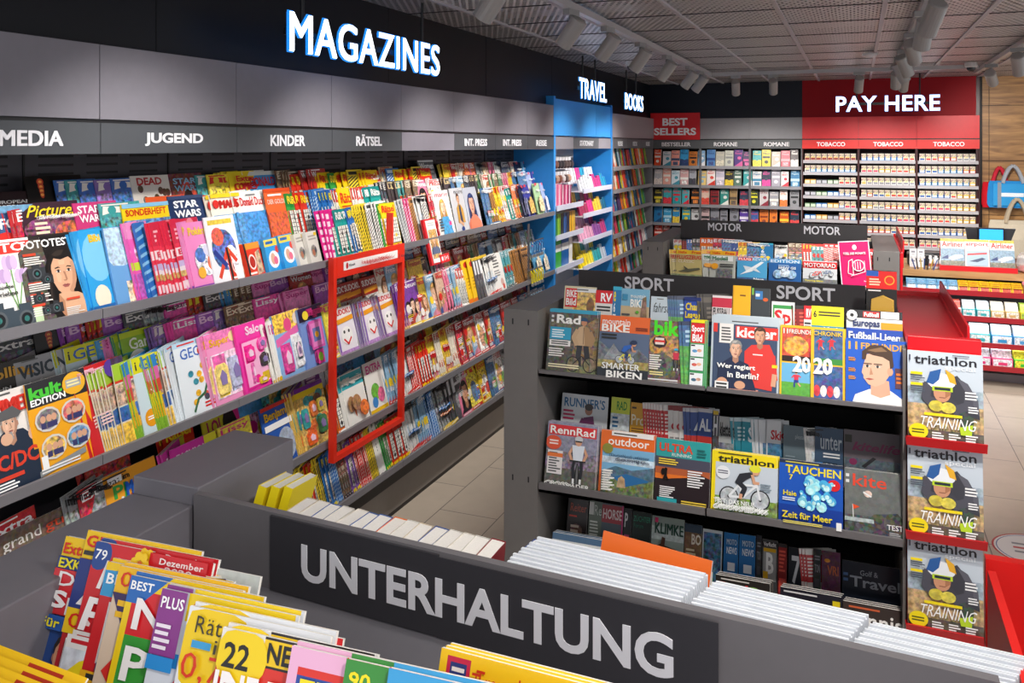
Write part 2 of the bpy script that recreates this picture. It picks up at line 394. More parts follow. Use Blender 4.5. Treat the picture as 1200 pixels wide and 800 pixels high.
@cover('toy_magazine', 'red and pink children\'s craft booklet', .004, .2, .28)
def redfan(a):
    a.R(0,0,1,1,'e83a54').R(0,.68,1,1,'d62a48').E(.7,.86,.16,.2,'f08a9a').L(.1,.72,.5,.9,3,'f6b8c0').R(0,.5,1,.62,'f4dfe4').B(.08,.52,.9,.6,'d62a48',7).R(0,.36,1,.44,'c9b8e0').R(0,.22,1,.3,'d9b36a',.5).R(0,.3,1,.36,'efe2e8').R(0,.05,1,.16,'f4d8e0').R(.5,.02,.98,.2,'ee4a68')
@cover('toy_magazine', 'white magazine with a fair-haired girl', .004, .2, .28)
def princess(a):
    a.R(0,0,1,1,'dfe9f4'); a.head(.45,.6,.46,'f4d6c4','eedfa6','f2c6da','long'); a.R(0,.9,1,1,'bcd6ee').E(.85,.8,.1,.1,'e46a9a').T('Barbie',.1,.9,.7,.98,'d85a96',.02)
@cover('comic', 'pink comic with small bright creatures', .005, .19, .27)
def pokepink(a):
    a.R(0,0,1,1,'ef8cc6').T('Pokémon',.12,.8,.88,.92,'f2d23c',.03).E(.5,.42,.34,.34,'e9e4ee',.9).E(.35,.5,.16,.16,'4a78c8',.4).E(.68,.36,.16,.18,'e06a3a',.4).E(.58,.56,.12,.12,'d8d4e8').E(.3,.24,.12,.12,'f0b03c').R(0,0,1,.06,'8a4ab0')
@cover('comic', 'white and blue comic full of figures', .005, .19, .28)
def manga(a):
    a.R(0,0,1,1,'e9eaf0').E(.5,.5,.4,.45,'3b5fb0',.9).E(.35,.7,.2,.2,'e2563a',.6).E(.7,.35,.22,.3,'f0f0f4',.8).R(.1,.88,.9,.95,'e6c43a',.3).S([(.2,.1),(.6,.5),(.85,.3)],.1,'d8452f').S([(.15,.5),(.5,.25)],.12,'2a3a8a')
@cover('box', 'low red box with a pale seal on its face', .02, .13, .15)
def dinobox(a):
    a.R(0,0,1,1,'d83a22').R(0,.82,1,1,'e8902c').R(0,0,.12,1,'2a2222').E(.36,.45,.22,.26,'e8dcd8').E(.36,.45,.17,.2,'b02a1c').P([(.55,.05),(.95,.1),(.9,.78),(.62,.7)],'b89a78',.7).R(.1,.1,.5,.16,'f0e4e0')
@cover('box', 'broad black box with a pale seal and sand-coloured toy', .02, .24, .2)
def jurassic(a):
    a.R(0,0,1,1,'38312f').E(.38,.5,.2,.2,'d9d6d4').E(.38,.5,.16,.16,'38312f').S([(.3,.35),(.38,.6),(.46,.42)],.05,'d9d6d4').R(.2,.16,.55,.22,'c8c4c2').P([(.66,.04),(.66,.86),(.82,.97),(.97,.86),(.97,.04)],'b39a80').P([(.75,.25),(.8,.7),(.9,.3)],'5a4a3a',.6).R(0,0,.64,.09,'b0281c')
@cover('box', 'sky blue kit box with white puzzle figures', .018, .13, .16)
def bluekit(a):
    a.R(0,0,1,1,'2b9ade').R(0,.78,1,.97,'f0d24a').R(.1,.84,.6,.92,'2b6ab0').E(.5,.4,.36,.3,'f2f2f2').E(.44,.42,.16,.2,'d8a890').E(.6,.36,.14,.14,'e46a8a').E(.82,.66,.16,.13,'d83a2a')
@cover('box', 'cream box with small dark toy figures', .02, .12, .16)
def creambox(a):
    a.R(0,0,1,1,'dedad2').L(.15,.72,.85,.9,2,'a8a29a').E(.45,.4,.26,.26,'8a8880',.8).E(.4,.36,.12,.14,'b06a4a').E(.6,.42,.1,.12,'4a4a52').R(.7,.85,.95,.95,'eac83a')
@cover('puzzle_magazine', 'magenta puzzle booklet with white capitals', .004, .14, .25)
def magenta(a):
    a.R(0,0,1,1,'e01f8a')
    for i in range(6): a.R(.08,.06+i*.155,.3,.16+i*.155,'f8e4ee'); a.R(.5,.06+i*.155,.9,.1+i*.155,'f0a0cc')
def _puz(c1, c2, c3, name):
    def f(a):
        a.R(0,0,1,1,c1).R(0,.74,1,1,c2).T('Rätsel',.08,.79,.92,.95,c3,.03)
        a.R(.06,.1,.94,.66,'f4f1e8')
        for i in range(7): a.R(.06,.1+i*.08,.94,.112+i*.08,'666'); a.R(.06+i*.125,.1,.085+i*.125,.66,'666')
        for i, (x, y) in enumerate(((.19,.18),(.44,.34),(.31,.5),(.69,.26),(.56,.58))): a.R(x-.05,y-.03,x+.06,y+.04,c2 if i % 2 else '222')
        a.R(0,0,1,.06,c3)
    f.__name__ = name; return f
for nm, c1, c2, c3, ds in (('puzyellow','f4d21f','f6cf10','d8301f','bright yellow puzzle booklet'), ('puzred','e23a26','d92a1c','f6d21c','red and yellow puzzle booklet'), ('puzblue','2f7cc8','1f5fb0','f4e040','blue puzzle booklet'),
                       ('puzteal','1fa39a','188a86','f0f0ea','teal puzzle booklet'), ('puzgreen','3aa648','258a3a','f6e23a','green puzzle booklet'), ('puzorange','ee7a1e','e8661a','fff','orange puzzle booklet'), ('puzwhite','f0eee8','d83a2a','fff','white and red puzzle booklet'), ('puzlilac','8a5ab8','6a3aa0','f2d83a','violet puzzle booklet')):
    cover('puzzle_magazine', ds, .004, .165, .25, None)(_puz(c1, c2, c3, nm))
def _stripes(c1, c2, name, ang=.07):
    def f(a):
        a.R(0,0,1,1,c1)
        for i in range(-2, 15): a.P([(0,i*.07),(1,i*.07+ang*4),(1,i*.07+ang*4+.03),(0,i*.07+.03)],c2)
        a.R(0,.86,1,1,c1).R(.1,.89,.9,.96,c2)
    f.__name__ = name; return f
for nm, c1, c2, ds in (('strblack','e9e7e2','26262a','black and white striped booklet'), ('stryellow','f2d63a','2c2a26','yellow and black striped booklet'), ('strgrey','dcdcdc','8a8a8e','grey striped booklet'), ('strbrown','c48a4a','4a3424','brown striped booklet'), ('strpink','e8508a','f6dce6','pink striped booklet'), ('strred','d83030','f4e8e0','red and white striped booklet'), ('strblue','3a7cc4','dcebf6','blue and white striped booklet')):
    cover('puzzle_magazine', ds, .004, .17, .26)(_stripes(c1, c2, nm))
def _gen(name, bg, title, tc, mode, seed):
    def f(a):
        r = random.Random(seed)
        a.R(0,0,1,1,bg,.25)
        if mode == 'face':
            a.head(.5,.52,.46,r.choice(SKIN),r.choice(HAIR),r.choice(('3a5a9a','c0483a','e8e2da','d88aa0','2a2a30','e8b03a')),r.choice(('long','long','short')))
        elif mode == 'photo': a.R(0,.0,1,.8,bg,1); a.E(r.uniform(.3,.7),.4,.25,.35,r.choice(('c98f6c','8a6a4a','e0d8d0','4a6a8a')),1); a.E(r.uniform(.3,.7),.3,.2,.2,r.choice(('d8402a','e8c23a','3a7ab8','6aa04a')),.8)
        elif mode == 'group':
            for i in range(3): a.head(.22+.28*i,.4+.05*(i % 2),.26,r.choice(SKIN),r.choice(HAIR),r.choice(('3a5a9a','c0483a','e8e2da','d88aa0')),r.choice(('long','short')))
        elif mode == 'toy':
            a.R(.12,.06,.88,.62,r.choice(('f4b8da','e4d4f0','f6e6a8')),.9); a.E(.35,.4,.14,.14,'e02f92'); a.E(.64,.32,.16,.2,'f2e24a',.4); a.R(.4,.1,.8,.2,'9a5ac8',.3)
        elif mode == 'flat': a.R(.1,.1,.9,.6,r.choice(('e8e4da','c9d6de','e6d3b8')),.5)
        if title: a.T(title,.08,.84,min(.94,.08+.16*len(title)),.95,tc)
        elif name.startswith('comic'):
            a.P([(.06,.84),(.3,.87),(.6,.85),(.94,.9),(.92,.96),(.5,.94),(.1,.96)],tc).E(.3,.9,.1,.08,bg).E(.7,.91,.08,.06,bg)
        else: a.B(.06,.84,.94,.95,tc,seed//7,5,TITLES[mode])
        for q in range(r.randint(2, 3)):
            x, y = r.choice((.05,.62)), r.uniform(.1,.62); c = r.choice(('d8302a','f2d22a','2f7cc8','f4f2ee','1f1f24','e07a2a'))
            a.R(x,y,x+.33,y+.05,c).L(x+.02,y+.008,x+.31,y+.045,1,'f4f2ee' if c not in ('f4f2ee','f2d22a') else '222',q).L(x,y-.09,x+.33,y-.01,4,tc,q+seed)
        a.E(r.choice((.16,.84)),r.uniform(.14,.7),.12,.12,r.choice(('d8302a','f2d22a','e8e4de')))
        a.R(.0,.0,1,.07,r.choice(('d8302a','2a2a30','f2d22a',bg)),.2).L(.06,.015,.94,.055,1,'f4f2ee',seed).L(.06,.955,.94,.99,1,tc,seed)
    f.__name__ = name; return f
GEN = [('womanpink','e87a9a',None,'fff','face','pink women\'s magazine'), ('womanblue','8ab4d4',None,'fff','face','pale blue women\'s magazine'), ('womancream','e6dccb',None,'c8322a','face','cream women\'s magazine'), ('womandark','4a3c3e',None,'f0d8a0','face','dark women\'s magazine'),
       ('womanred','b8302c',None,'fff','face','red women\'s magazine'), ('couple','d8b49a',None,'d8282a','group','gossip magazine with three faces'), ('couple2','f0cf3a',None,'c8202a','group','yellow gossip magazine with three faces'), ('violetfaces','7a3aa0',None,'f4e8f6','group','violet gossip magazine with three faces'), ('photodark','3a3a40',None,'e8e4de','photo','dark picture magazine'),
       ('photogreen','4a7a4a',None,'f4f0e6','photo','green picture magazine'), ('photoblue','3a6a9a',None,'fff','photo','blue picture magazine'), ('photobrown','7a5a42',None,'f0e2c8','photo','brown picture magazine'), ('photosand','c8b28c',None,'a82a1c','photo','sand-coloured picture magazine'), ('photogrey','9a9ca0',None,'1f1f24','photo','grey picture magazine'),
       ('newsred','c8242a',None,'fff','photo','red news magazine'), ('whitetitle','ece9e4',None,'c8242a','photo','white magazine with a red title'), ('whiteblack','e8e6e2',None,'1c1c20','flat','white magazine with black title'), ('yellowtitle','f0cc20',None,'d82a1c','photo','yellow magazine with red title'), ('orange','e8742a',None,'fff','photo','orange magazine'),
       ('toypink','ee4fa8',None,'fff','toy','bright pink toy magazine'), ('toypink2','f08cc8',None,'c81f88','toy','light pink toy magazine'), ('toyviolet','a050b8',None,'f6d0ee','toy','violet toy magazine'), ('toyyellow','f2e04a',None,'e0368a','toy','yellow toy magazine'), ('toyblue','4aa0dc',None,'f4e23a','toy','blue toy magazine'),
       ('comicred','c83428',None,'f4e23a','photo','red comic'), ('comicblue','3a6ab8',None,'f0e8e0','photo','blue comic'), ('comicteal','3a9a9a',None,'f0e8e0','photo','teal comic'), ('comiclilac','8a6ab0',None,'f0e8e0','photo','lilac comic'), ('comicyellow','f0d83a',None,'d82a2a','photo','yellow comic'),
       ('rackteal','5aaab4',None,'fff','face','teal women\'s magazine'), ('guidewhite','e4ebf0',None,'3a6aa0','photo','white travel guide')]
for i, (nm, bg, ti, tc, md, ds) in enumerate(GEN):
    kd = 'toy_magazine' if md == 'toy' else 'comic' if nm.startswith('comic') else 'magazine'
    cover(kd, ds, .008 if md == 'toy' else .004, .2, .27)(_gen(nm, bg, ti, tc, md, i*7+3))

@cover('magazine', 'dark photo magazine with yellow script title', .005, .23, .29)
def pictures(a):
    a.R(0,0,1,1,'3a2230').E(.5,.68,.5,.2,'7a2a5a',1).E(.8,.6,.3,.2,'c8502a',1).T('Pictures',.06,.83,.94,.97,'f2d22a',.012,.1).T('Das Foto-Magazin',.2,.78,.9,.83,'eee').R(0,0,1,.5,'2a1a24',.6).L(.05,.6,.35,.76,3,'f0e4c0')
@cover('magazine', 'blue and white photo magazine with red roundel', .004, .22, .29)
def fotoblue(a): a.R(0,0,1,1,'3a5a86').T('FOTO',.35,.74,.98,.86,'fff').E(.42,.6,.2,.14,'d8302a').L(.3,.58,.54,.63,2,'fff').R(0,.92,1,1,'6a9ac0',.3)
@cover('magazine', 'dark red photography annual in wide format', .006, .3, .24)
def european(a): a.R(0,0,1,1,'2a1216').T('EUROPEAN',.2,.83,.7,.88,'ddd').T('PHOTOGRAPHY',.2,.76,.8,.81,'ddd').L(.2,.68,.8,.72,1,'999')
@cover('magazine', 'black magazine with tiny red ornament', .005, .24, .29)
def ornament(a):
    a.R(0,0,1,1,'15110f')
    for i, y in enumerate((.93,.87,.82,.77)): a.E(.25,y,.06-.008*i,.05,'b8402a'); a.E(.25,y,.03,.02,'e8a04a')
@cover('comic', 'magenta comic with white film title', .004, .2, .28)
def stpink(a): a.R(0,0,1,1,'c83a78').T('STAR',.08,.86,.6,.96,'fff').T('WARS',.08,.74,.62,.84,'fff').E(.8,.8,.18,.2,'8ad0c8',.4).R(0,0,1,.66,'3a3a5a',1)
@cover('comic', 'navy comic with white film title', .004, .2, .28)
def starwars(a): a.R(0,0,1,1,'1f3560').T('STAR',.14,.82,.84,.93,'fff',.035).T('WARS',.12,.68,.86,.79,'fff',.035).R(0,0,1,.6,'28406e',.6).R(0,.95,1,1,'3a4a70')
@cover('comic', 'dark red comic with pale blue film title', .004, .2, .28)
def starwarsred(a): a.R(0,0,1,1,'6a1f1c',.6).E(.5,.5,.3,.55,'c8402a',.6).E(.5,.55,.16,.3,'2a1818').T('STAR',.1,.84,.8,.93,'8ac0e0').T('WARS',.1,.73,.84,.82,'8ac0e0')
@cover('comic', 'white comic with brown blotches and a red title', .005, .2, .28)
def blotch(a):
    a.R(0,0,1,1,'e4ddd4'); r = random.Random(4)
    for i in range(16): a.E(r.random(),r.uniform(.3,.85),.07,.08,'5a3a2a',.3)
    a.T('DEAD',.14,.86,.8,.97,'b8282a',.03)
@cover('comic', 'orange comic with white heading', .004, .2, .28)
def goldorange(a): a.R(0,0,1,1,'ea6a34').T('DER GOLDENE',.06,.74,.94,.82,'f6ded0',.01).R(0,.94,1,1,'d84a1c').L(.1,.86,.9,.92,1,'fff').R(0,0,1,.6,'d8582a',.5)
@cover('comic', 'white comic with red heading and a blue sky', .004, .2, .28)
def donaldwhite(a): a.R(0,0,1,1,'eeeeea').T('Donald Duck',.06,.76,.94,.9,'d8302a',.02).L(.3,.91,.8,.96,1,'888').R(0,0,1,.66,'3a8ad0',.5)
@cover('comic', 'blue comic with a big red heading', .004, .21, .28)
def donaldblue(a): a.R(0,0,1,1,'3a96d4').T('DONALD',.05,.74,.96,.9,'d8282a',.035).R(0,.93,1,1,'e8e6e0').R(.1,.6,.9,.68,'f0f4f6').R(0,0,1,.5,'2a78b8',.6)
@cover('comic', 'yellow comic with red heading and green flash', .006, .2, .28)
def yellowcomics(a): a.R(0,0,1,1,'f2d62a').T('COMICS',.14,.68,.96,.8,'d8282a').B(.2,.82,.9,.92,'d8282a',2).P([(0,.5),(.95,.55),(.95,.66),(0,.62)],'3aa83a').R(0,0,1,.48,'e8c01a',.5)
@cover('comic', 'white comic with red capitals across the top', .004, .19, .27)
def mickeywhite(a): a.R(0,0,1,1,'efe9dc').T('MAUS',.28,.76,.95,.9,'d8302a',.03).E(.14,.84,.1,.1,'d8302a').R(0,0,1,.66,'4a90c8',.6).R(0,.94,1,1,'f2d22a')
@cover('comic', 'grey comic with an orange cat-coloured band', .004, .2, .28)
def comicorange(a): a.R(0,0,1,1,'b8b4b0').T('SATIRE',.2,.72,.95,.82,'f4f0ec').R(0,.86,1,1,'e05a2a').R(0,0,1,.68,'d8742a',.8)
@cover('comic', 'yellow and red banner comic in wide format', .004, .24, .26)
def bannercomic(a): a.R(0,0,1,1,'f4d21c').T('SONDERHEFT',.06,.82,.94,.92,'d82a1c').R(0,.94,1,1,'8ac4e4').R(0,0,1,.76,'5a8ac0',.8)
@cover('magazine', 'rock magazine with a man in a flat cap', .005, .23, .3)
def rocker(a):
    a.R(0,0,1,1,'eae6e2').R(0,.94,1,1,'e4e0dc').L(.05,.945,.95,.985,1,'555').T('HAMMER',.02,.76,.94,.92,'d8362a',.03)
    a.P([(.1,0),(.18,.5),(.42,.6),(.7,.58),(.88,.44),(.86,0)],'1e2c40'); a.head(.52,.66,.25,'e0b498','9a9a96')
    a.P([(.34,.71),(.38,.8),(.6,.83),(.72,.75),(.66,.71)],'5a5a5c').S([(.52,.5),(.5,.58)],.06,'999').E(.86,.5,.1,.1,'dcae90').E(.44,.52,.09,.08,'dcae90').T('AC/DC',.06,.22,.86,.38,'d8402a',.03).L(.08,.03,.6,.12,3,'fff').R(.08,.13,.6,.17,'d8402a').R(.88,.08,.98,.22,'f4f4f4')
@cover('magazine', 'yellow cult-TV magazine with four screens', .005, .23, .3)
def kult(a):
    a.R(0,0,1,1,'f0a81c').R(0,.73,1,1,'26262a').T('kult',.04,.82,.58,.95,'4ac83a',.04).T('EDITION',.04,.75,.62,.82,'fff',.03).E(.78,.87,.2,.16,'f0b42a').R(.64,.83,.9,.92,'a8b0b4').L(.66,.84,.88,.91,2,'f6e8a8')
    for x, y, c in ((.27,.58,'6a6a6e'),(.7,.58,'c85a4a'),(.3,.28,'d8b04a'),(.72,.3,'5a8ab0')):
        a.E(x,y,.21,.17,'d8d4cc',0,12).E(x,y,.18,.14,c,.9,12)
        for d in (-.08,.02,.1): a.E(x+d,y+.01,.045,.05,'d8a486').R(x+d-.04,y-.09,x+d+.04,y-.03,'3a3a6a')
    a.P([(.02,.02),(.8,.1),(.8,.16),(.02,.08)],'8a8e90').L(.05,.04,.7,.1,2,'eee')
@cover('magazine', 'red magazine with a pale star', .005, .2, .3)
def redstar(a): a.R(0,0,1,1,'d02a30').P([(.3,.56),(.36,.66),(.46,.68),(.38,.74),(.4,.84),(.3,.79),(.2,.84),(.22,.74),(.14,.68),(.24,.66)],'f2e6a0').B(.1,.88,.9,.97,'f0c0d0',4,4).L(.2,.3,.6,.45,4,'f6d0d0').E(.7,.9,.2,.16,'5a3a9a').R(.7,0,1,1,'3a2a4a',.4)
@cover('magazine', 'lime green children\'s science magazine', .004, .21, .28)
def geoa(a): a.R(0,0,1,1,'e9e2cf').R(0,.78,1,1,'a8cc3a').T('GEO',.4,.8,.8,.96,'3a7ac0',.01).R(0,.48,1,.74,'c8a488',.9).R(0,.28,1,.46,'2a62b0',.5).R(0,0,1,.26,'f0c23a',.5).R(0,.76,1,.79,'d8402a').E(.8,.12,.14,.14,'8a5a3a')
@cover('magazine', 'yellow-topped children\'s magazine with a rearing grey animal', .004, .21, .28)
def igeo(a):
    a.R(0,0,1,1,'cfe2ea').R(0,.8,1,1,'e0dc1c').T('i',.06,.84,.1,.95,'333').T('GE',.16,.82,.62,.96,'3a6ac0',.01).R(.68,.86,.98,.92,'d8302a')
    a.P([(.5,.3),(.45,.55),(.62,.75),(.8,.7),(.86,.5),(.78,.2),(.68,.22),(.66,.36)],'8a746a',.3).S([(.55,.6),(.42,.42),(.5,.28)],.07,'8a746a').E(.72,.62,.1,.13,'9a847a').E(.22,.2,.15,.15,'f0a01c').L(.14,.17,.3,.23,2,'fff').L(.4,.03,.95,.12,2,'d8302a').S([(.4,.5),(.32,.55)],.03,'f4f0e6')
@cover('magazine', 'rainbow-banded children\'s booklet', .004, .2, .28)
def rainbow(a):
    for i, c in enumerate(('8ab83a','f0b41c','f0d01c','e04a3a','e86ab0','2a8ad8')): a.R(0,i*.167,1,(i+1)*.167,c)
@cover('magazine', 'white children\'s magazine with small blue figures', .004, .21, .29)
def geolino(a):
    a.R(0,0,1,1,'e6eef4').R(0,.93,1,1,'b8d8ee').L(.1,.94,.8,.98,1,'d83a3a').T('GEO',.14,.76,.7,.9,'3a6ac0',.01).E(.86,.86,.1,.1,'f0b41c').E(.66,.82,.07,.07,'e04a2a')
    r = random.Random(3)
    for i in range(11): a.E(.3+.5*r.random(),.16+.5*r.random(),.07,.06,r.choice(('3a6ac0','d84a3a','2a8aa0','f0b41c','3a3a4a')),.3)
    a.S([(.25,.05),(.4,.2),(.6,.25),(.8,.5)],.05,'3a6a4a').L(.55,.05,.95,.14,2,'d8302a')
@cover('toy_magazine', 'pink dress-up magazine with packed toys', .012, .22, .29)
def dressup(a):
    a.R(0,0,1,1,'f29ac8').R(0,.8,1,1,'ee7ab8',.3).T('Super',.1,.78,.7,.92,'f0b41c',.03).E(.8,.88,.13,.1,'f2dca0').R(.06,.08,.94,.7,'f6d6e8',.4).R(.1,.45,.46,.68,'d85aa0',.5).R(.5,.12,.9,.6,'b8bcd8',.7).E(.7,.42,.1,.22,'9a8ac0').R(.12,.1,.42,.36,'f0d23a',.7)
@cover('toy_magazine', 'hot pink toy magazine with mirror and brush set', .012, .22, .29)
def mirrorset(a):
    a.R(0,0,1,1,'ee3aa4').T('Salon',.3,.82,.92,.95,'f8d4ea',.03).R(.08,.05,.92,.76,'e82a98').R(.12,.08,.88,.73,'f6b4d8')
    a.R(.16,.42,.42,.68,'e81f90').R(.3,.5,.46,.6,'8ab8c8').E(.7,.62,.13,.15,'e81f90').E(.74,.4,.15,.14,'2a2a2a').E(.74,.4,.11,.1,'f6b4d8').S([(.3,.1),(.34,.34)],.08,'e86ab0').R(.6,.1,.82,.22,'d8b41c').E(.44,.16,.1,.08,'e81f90')
@cover('toy_magazine', 'blue and pink princess magazine with two toy phones', .012, .22, .29)
def phones(a):
    a.R(0,0,1,1,'8ab4e0').E(.15,.88,.14,.12,'2a62b8',.3).R(0,.7,1,1,'f0c23a',.8).E(.5,.8,.14,.14,'e8508a').E(.84,.86,.12,.12,'f0d8c8').P([(0,.62),(1,.78),(1,.66),(0,.5)],'e86ab0')
    a.R(.1,.06,.46,.52,'e0409a').R(.17,.14,.4,.44,'c8a03a').E(.28,.28,.06,.13,'f0d83a').R(.52,.08,.86,.62,'eceef2').R(.58,.2,.8,.54,'3a6a80',.5).E(.92,.4,.1,.13,'d8368a')
@cover('toy_magazine', 'violet and blue toy magazine with pink toy handset', .012, .21, .29)
def handset(a):
    a.R(0,0,1,1,'7a9ad8').R(0,.78,1,1,'2a1f4a').B(.3,.8,.95,.97,'e0368a',4,5).E(.14,.88,.12,.1,'f0d83a').R(.2,.3,.74,.76,'d85ab0').R(.26,.34,.68,.72,'e884c8').R(.32,.42,.62,.64,'6a7ab8').E(.47,.53,.08,.07,'f0b41c').R(.34,.05,.62,.28,'e0409a').E(.47,.16,.1,.1,'8ac83a')
@cover('puzzle_magazine', 'white sudoku booklet with red head and orange flash', .004, .17, .24)
def sudoku(a): a.R(0,0,1,1,'ece6ee').R(0,.8,1,1,'f4f2f0').T('SUDOKU',.06,.84,.94,.96,'d82a2a',.03).P([(.1,.66),(.96,.7),(.96,.8),(.1,.76)],'f0a01c').E(.5,.4,.3,.26,'f6f4f2').S([(.3,.34),(.5,.22),(.7,.34)],.06,'d82a2a').E(.38,.48,.05,.05,'333').E(.62,.48,.05,.05,'333').R(0,0,.08,1,'8a6ab8').R(0,0,1,.1,'b88ac8',.3)
@cover('puzzle_magazine', 'red sudoku booklet with orange flash', .004, .19, .24)
def sudokured(a): a.R(0,0,1,1,'a8281f').T('SUDOKU',.06,.8,.94,.94,'f2eee8',.03).P([(.1,.64),(.96,.68),(.96,.78),(.1,.74)],'f0a01c').R(.1,.1,.9,.6,'dcd8d0',.5).E(.5,.34,.2,.2,'333',.3)
@cover('magazine', 'black music magazine with golden script', .004, .21, .29)
def rolling(a): a.R(0,0,1,1,'2a2620').T('Rolling',.06,.78,.94,.94,'d8a02a',.025).T('JOHN',.1,.66,.5,.72,'eee').T('LENNON',.1,.57,.64,.64,'eee').L(.1,.2,.6,.5,5,'d8a02a')
@cover('magazine', 'grey music magazine with dark blue title', .006, .24, .29)
def visions(a): a.R(0,0,1,1,'a9a9ac').T('VISIONS',.04,.76,.98,.92,'26343f',.03).T('deftones',.1,.62,.9,.72,'d4d4d6',-.0).L(.1,.95,.5,.98,1,'777').R(0,0,1,.5,'98989c')
@cover('magazine', 'green nature magazine with a lynx and a white disc', .005, .22, .28)
def garten(a):
    a.R(0,0,1,1,'2a8a86').R(0,.72,1,1,'8ab42a').R(0,.92,1,1,'b8cc1c').T('Garten',.16,.74,.98,.9,'eef2e0',.015).E(.32,.54,.24,.24,'e4e8e2').E(.26,.52,.07,.07,'9a6a4a').E(.4,.52,.07,.07,'8a5a3a').P([(.66,.4),(.64,.7),(.72,.64),(.86,.66),(.92,.74),(.96,.4)],'b08a60',.5).E(.74,.56,.03,.03,'222').E(.87,.56,.03,.03,'222')
@cover('magazine', 'green and red children\'s magazine with white oval', .005, .19, .28)
def greenkids(a): a.R(0,0,1,1,'d8b8a0',.5).R(0,.62,.6,1,'2a8a4a').E(.3,.8,.2,.2,'d8e0ea').R(.6,.86,1,1,'2a5aa0').R(0,.4,1,.6,'f0b41c').B(.05,.46,.6,.58,'d82a1c',2).R(0,.1,.7,.3,'e04a2a',.4)
@cover('magazine', 'brown musical-instrument magazine with a wooden box', .006, .28, .24)
def grand(a): a.R(0,0,1,1,'6a5646',.4).T('grand',.04,.74,.5,.92,'e0dcd8',.0).T('gtrs',.54,.76,.92,.9,'c8442a',.0).E(.16,.26,.16,.2,'d8482a').L(.08,.2,.24,.32,3,'f0d8d0').P([(.3,.2),(.9,.42),(.96,.3),(.36,.06)],'c8a878').S([(.45,.42),(.6,.5),(.76,.5)],.025,'8a9098').R(.6,.2,.7,.26,'2a2a2a')
@cover('toy_magazine', 'orange children\'s magazine with a green and blue heading', .008, .24, .27)
def pjorange(a): a.R(0,0,1,1,'f0a42a').T('PJ',.14,.62,.4,.84,'3aa84a',.03).T('MASKS',.36,.64,.9,.84,'2a6ad0',.03).E(.3,.3,.2,.2,'d8c83a').E(.62,.34,.2,.22,'2a4a9a',.4).E(.86,.5,.14,.2,'c8342a').R(.04,.88,.3,.96,'eee')
@cover('toy_magazine', 'magenta fashion magazine for girls', .006, .25, .27)
def fashion(a): a.R(0,0,1,1,'d83aa8').T('FASHION',.1,.74,.8,.9,'f6e0f0',.03).R(.72,.66,1,1,'e8e03a').T('EXTRA',.76,.78,.98,.88,'3a8ab0').R(0,0,1,.6,'c82a98',.5)
@cover('toy_magazine', 'yellow doll magazine with black and pink hair', .008, .25, .28)
def lol(a):
    a.R(0,0,1,1,'e8dc3a').T('LOL',.1,.56,.5,.8,'c8286a',.03).R(.08,.86,.6,.93,'3a3a2a')
    a.E(.74,.6,.26,.36,'1f1a1c').P([(.74,.95),(.98,.9),(1,.5),(.86,.62)],'e02f8a').E(.74,.42,.22,.24,'e8bc9a').E(.66,.42,.06,.07,'2a1a1a').E(.82,.42,.06,.07,'2a1a1a').E(.74,.28,.05,.03,'d8305a').P([(.5,.1),(.95,.2),(.95,.1),(.5,0)],'e02f8a')
@cover('toy_magazine', 'blue and yellow children\'s magazine with white rim', .006, .24, .27)
def benjamin(a): a.R(0,0,1,1,'2a5ab0').T('Benjamin',.08,.72,.92,.9,'f0c01c',.03).R(.04,.6,.96,.7,'f2f2f2').E(.6,.3,.26,.3,'a8b4c8',.3).E(.36,.34,.1,.13,'d8402a').R(0,.94,.9,1,'d83a2a')
@cover('toy_magazine', 'colourful dinosaur toy magazine under clear wrap', .012, .23, .29)
def dinotoys(a):
    a.R(0,0,1,1,'d8b45a',.6).R(0,.84,1,1,'f0d41c').R(0,.93,1,1,'7a2a9a'); r = random.Random(9)
    for i in range(12): a.E(r.uniform(.1,.9),r.uniform(.1,.8),.13,.1,r.choice(('2a9a9a','e0742a','c8b03a','7a4a2a','3a7a4a')),.5)
    a.R(.2,.1,.5,.34,'e8621c',.5)
@cover('magazine', 'white kids magazine with teal disc', .004, .2, .26)
def kidswhite(a): a.R(0,0,1,1,'eeece6').R(0,.7,1,.98,'3ab4c0').B(.1,.76,.9,.92,'f4f0e8',4).E(.4,.4,.2,.2,'a8784a',.5).E(.7,.24,.2,.2,'e8741c',.5)
@cover('magazine', 'white preschool magazine with green and pink figures', .004, .2, .27)
def preschool(a): a.R(0,0,1,1,'f2f0ea').B(.1,.78,.9,.94,'e0369a',5,6).E(.4,.4,.22,.22,'6ab83a',.4).E(.66,.3,.18,.2,'e86a9a',.4).E(.3,.2,.14,.14,'3a8ad0').R(0,0,1,.08,'f0c01c')
@cover('magazine', 'white booklet with a violet shield', .006, .22, .28)
def shield(a): a.R(0,0,1,1,'eceaf0').P([(.2,.96),(.8,.96),(.8,.7),(.5,.52),(.2,.7)],'7a2a8a').L(.28,.72,.72,.9,3,'f0c8e8').E(.8,.44,.14,.13,'e8c81c')
@cover('magazine', 'white fashion magazine with a fair-haired woman', .005, .22, .29)
def marie(a): a.R(0,0,1,1,'eceae6').T('marie',.1,.86,.96,.96,'e0425a',.005); a.head(.46,.62,.3,'ecc6ac','c89a4a','3a9ad0','long'); a.P([(.2,0),(.3,.42),(.7,.42),(.86,0)],'3a9ad0',.4).L(.06,.1,.3,.4,5,'555').R(.66,.22,.82,.3,'e0428a')
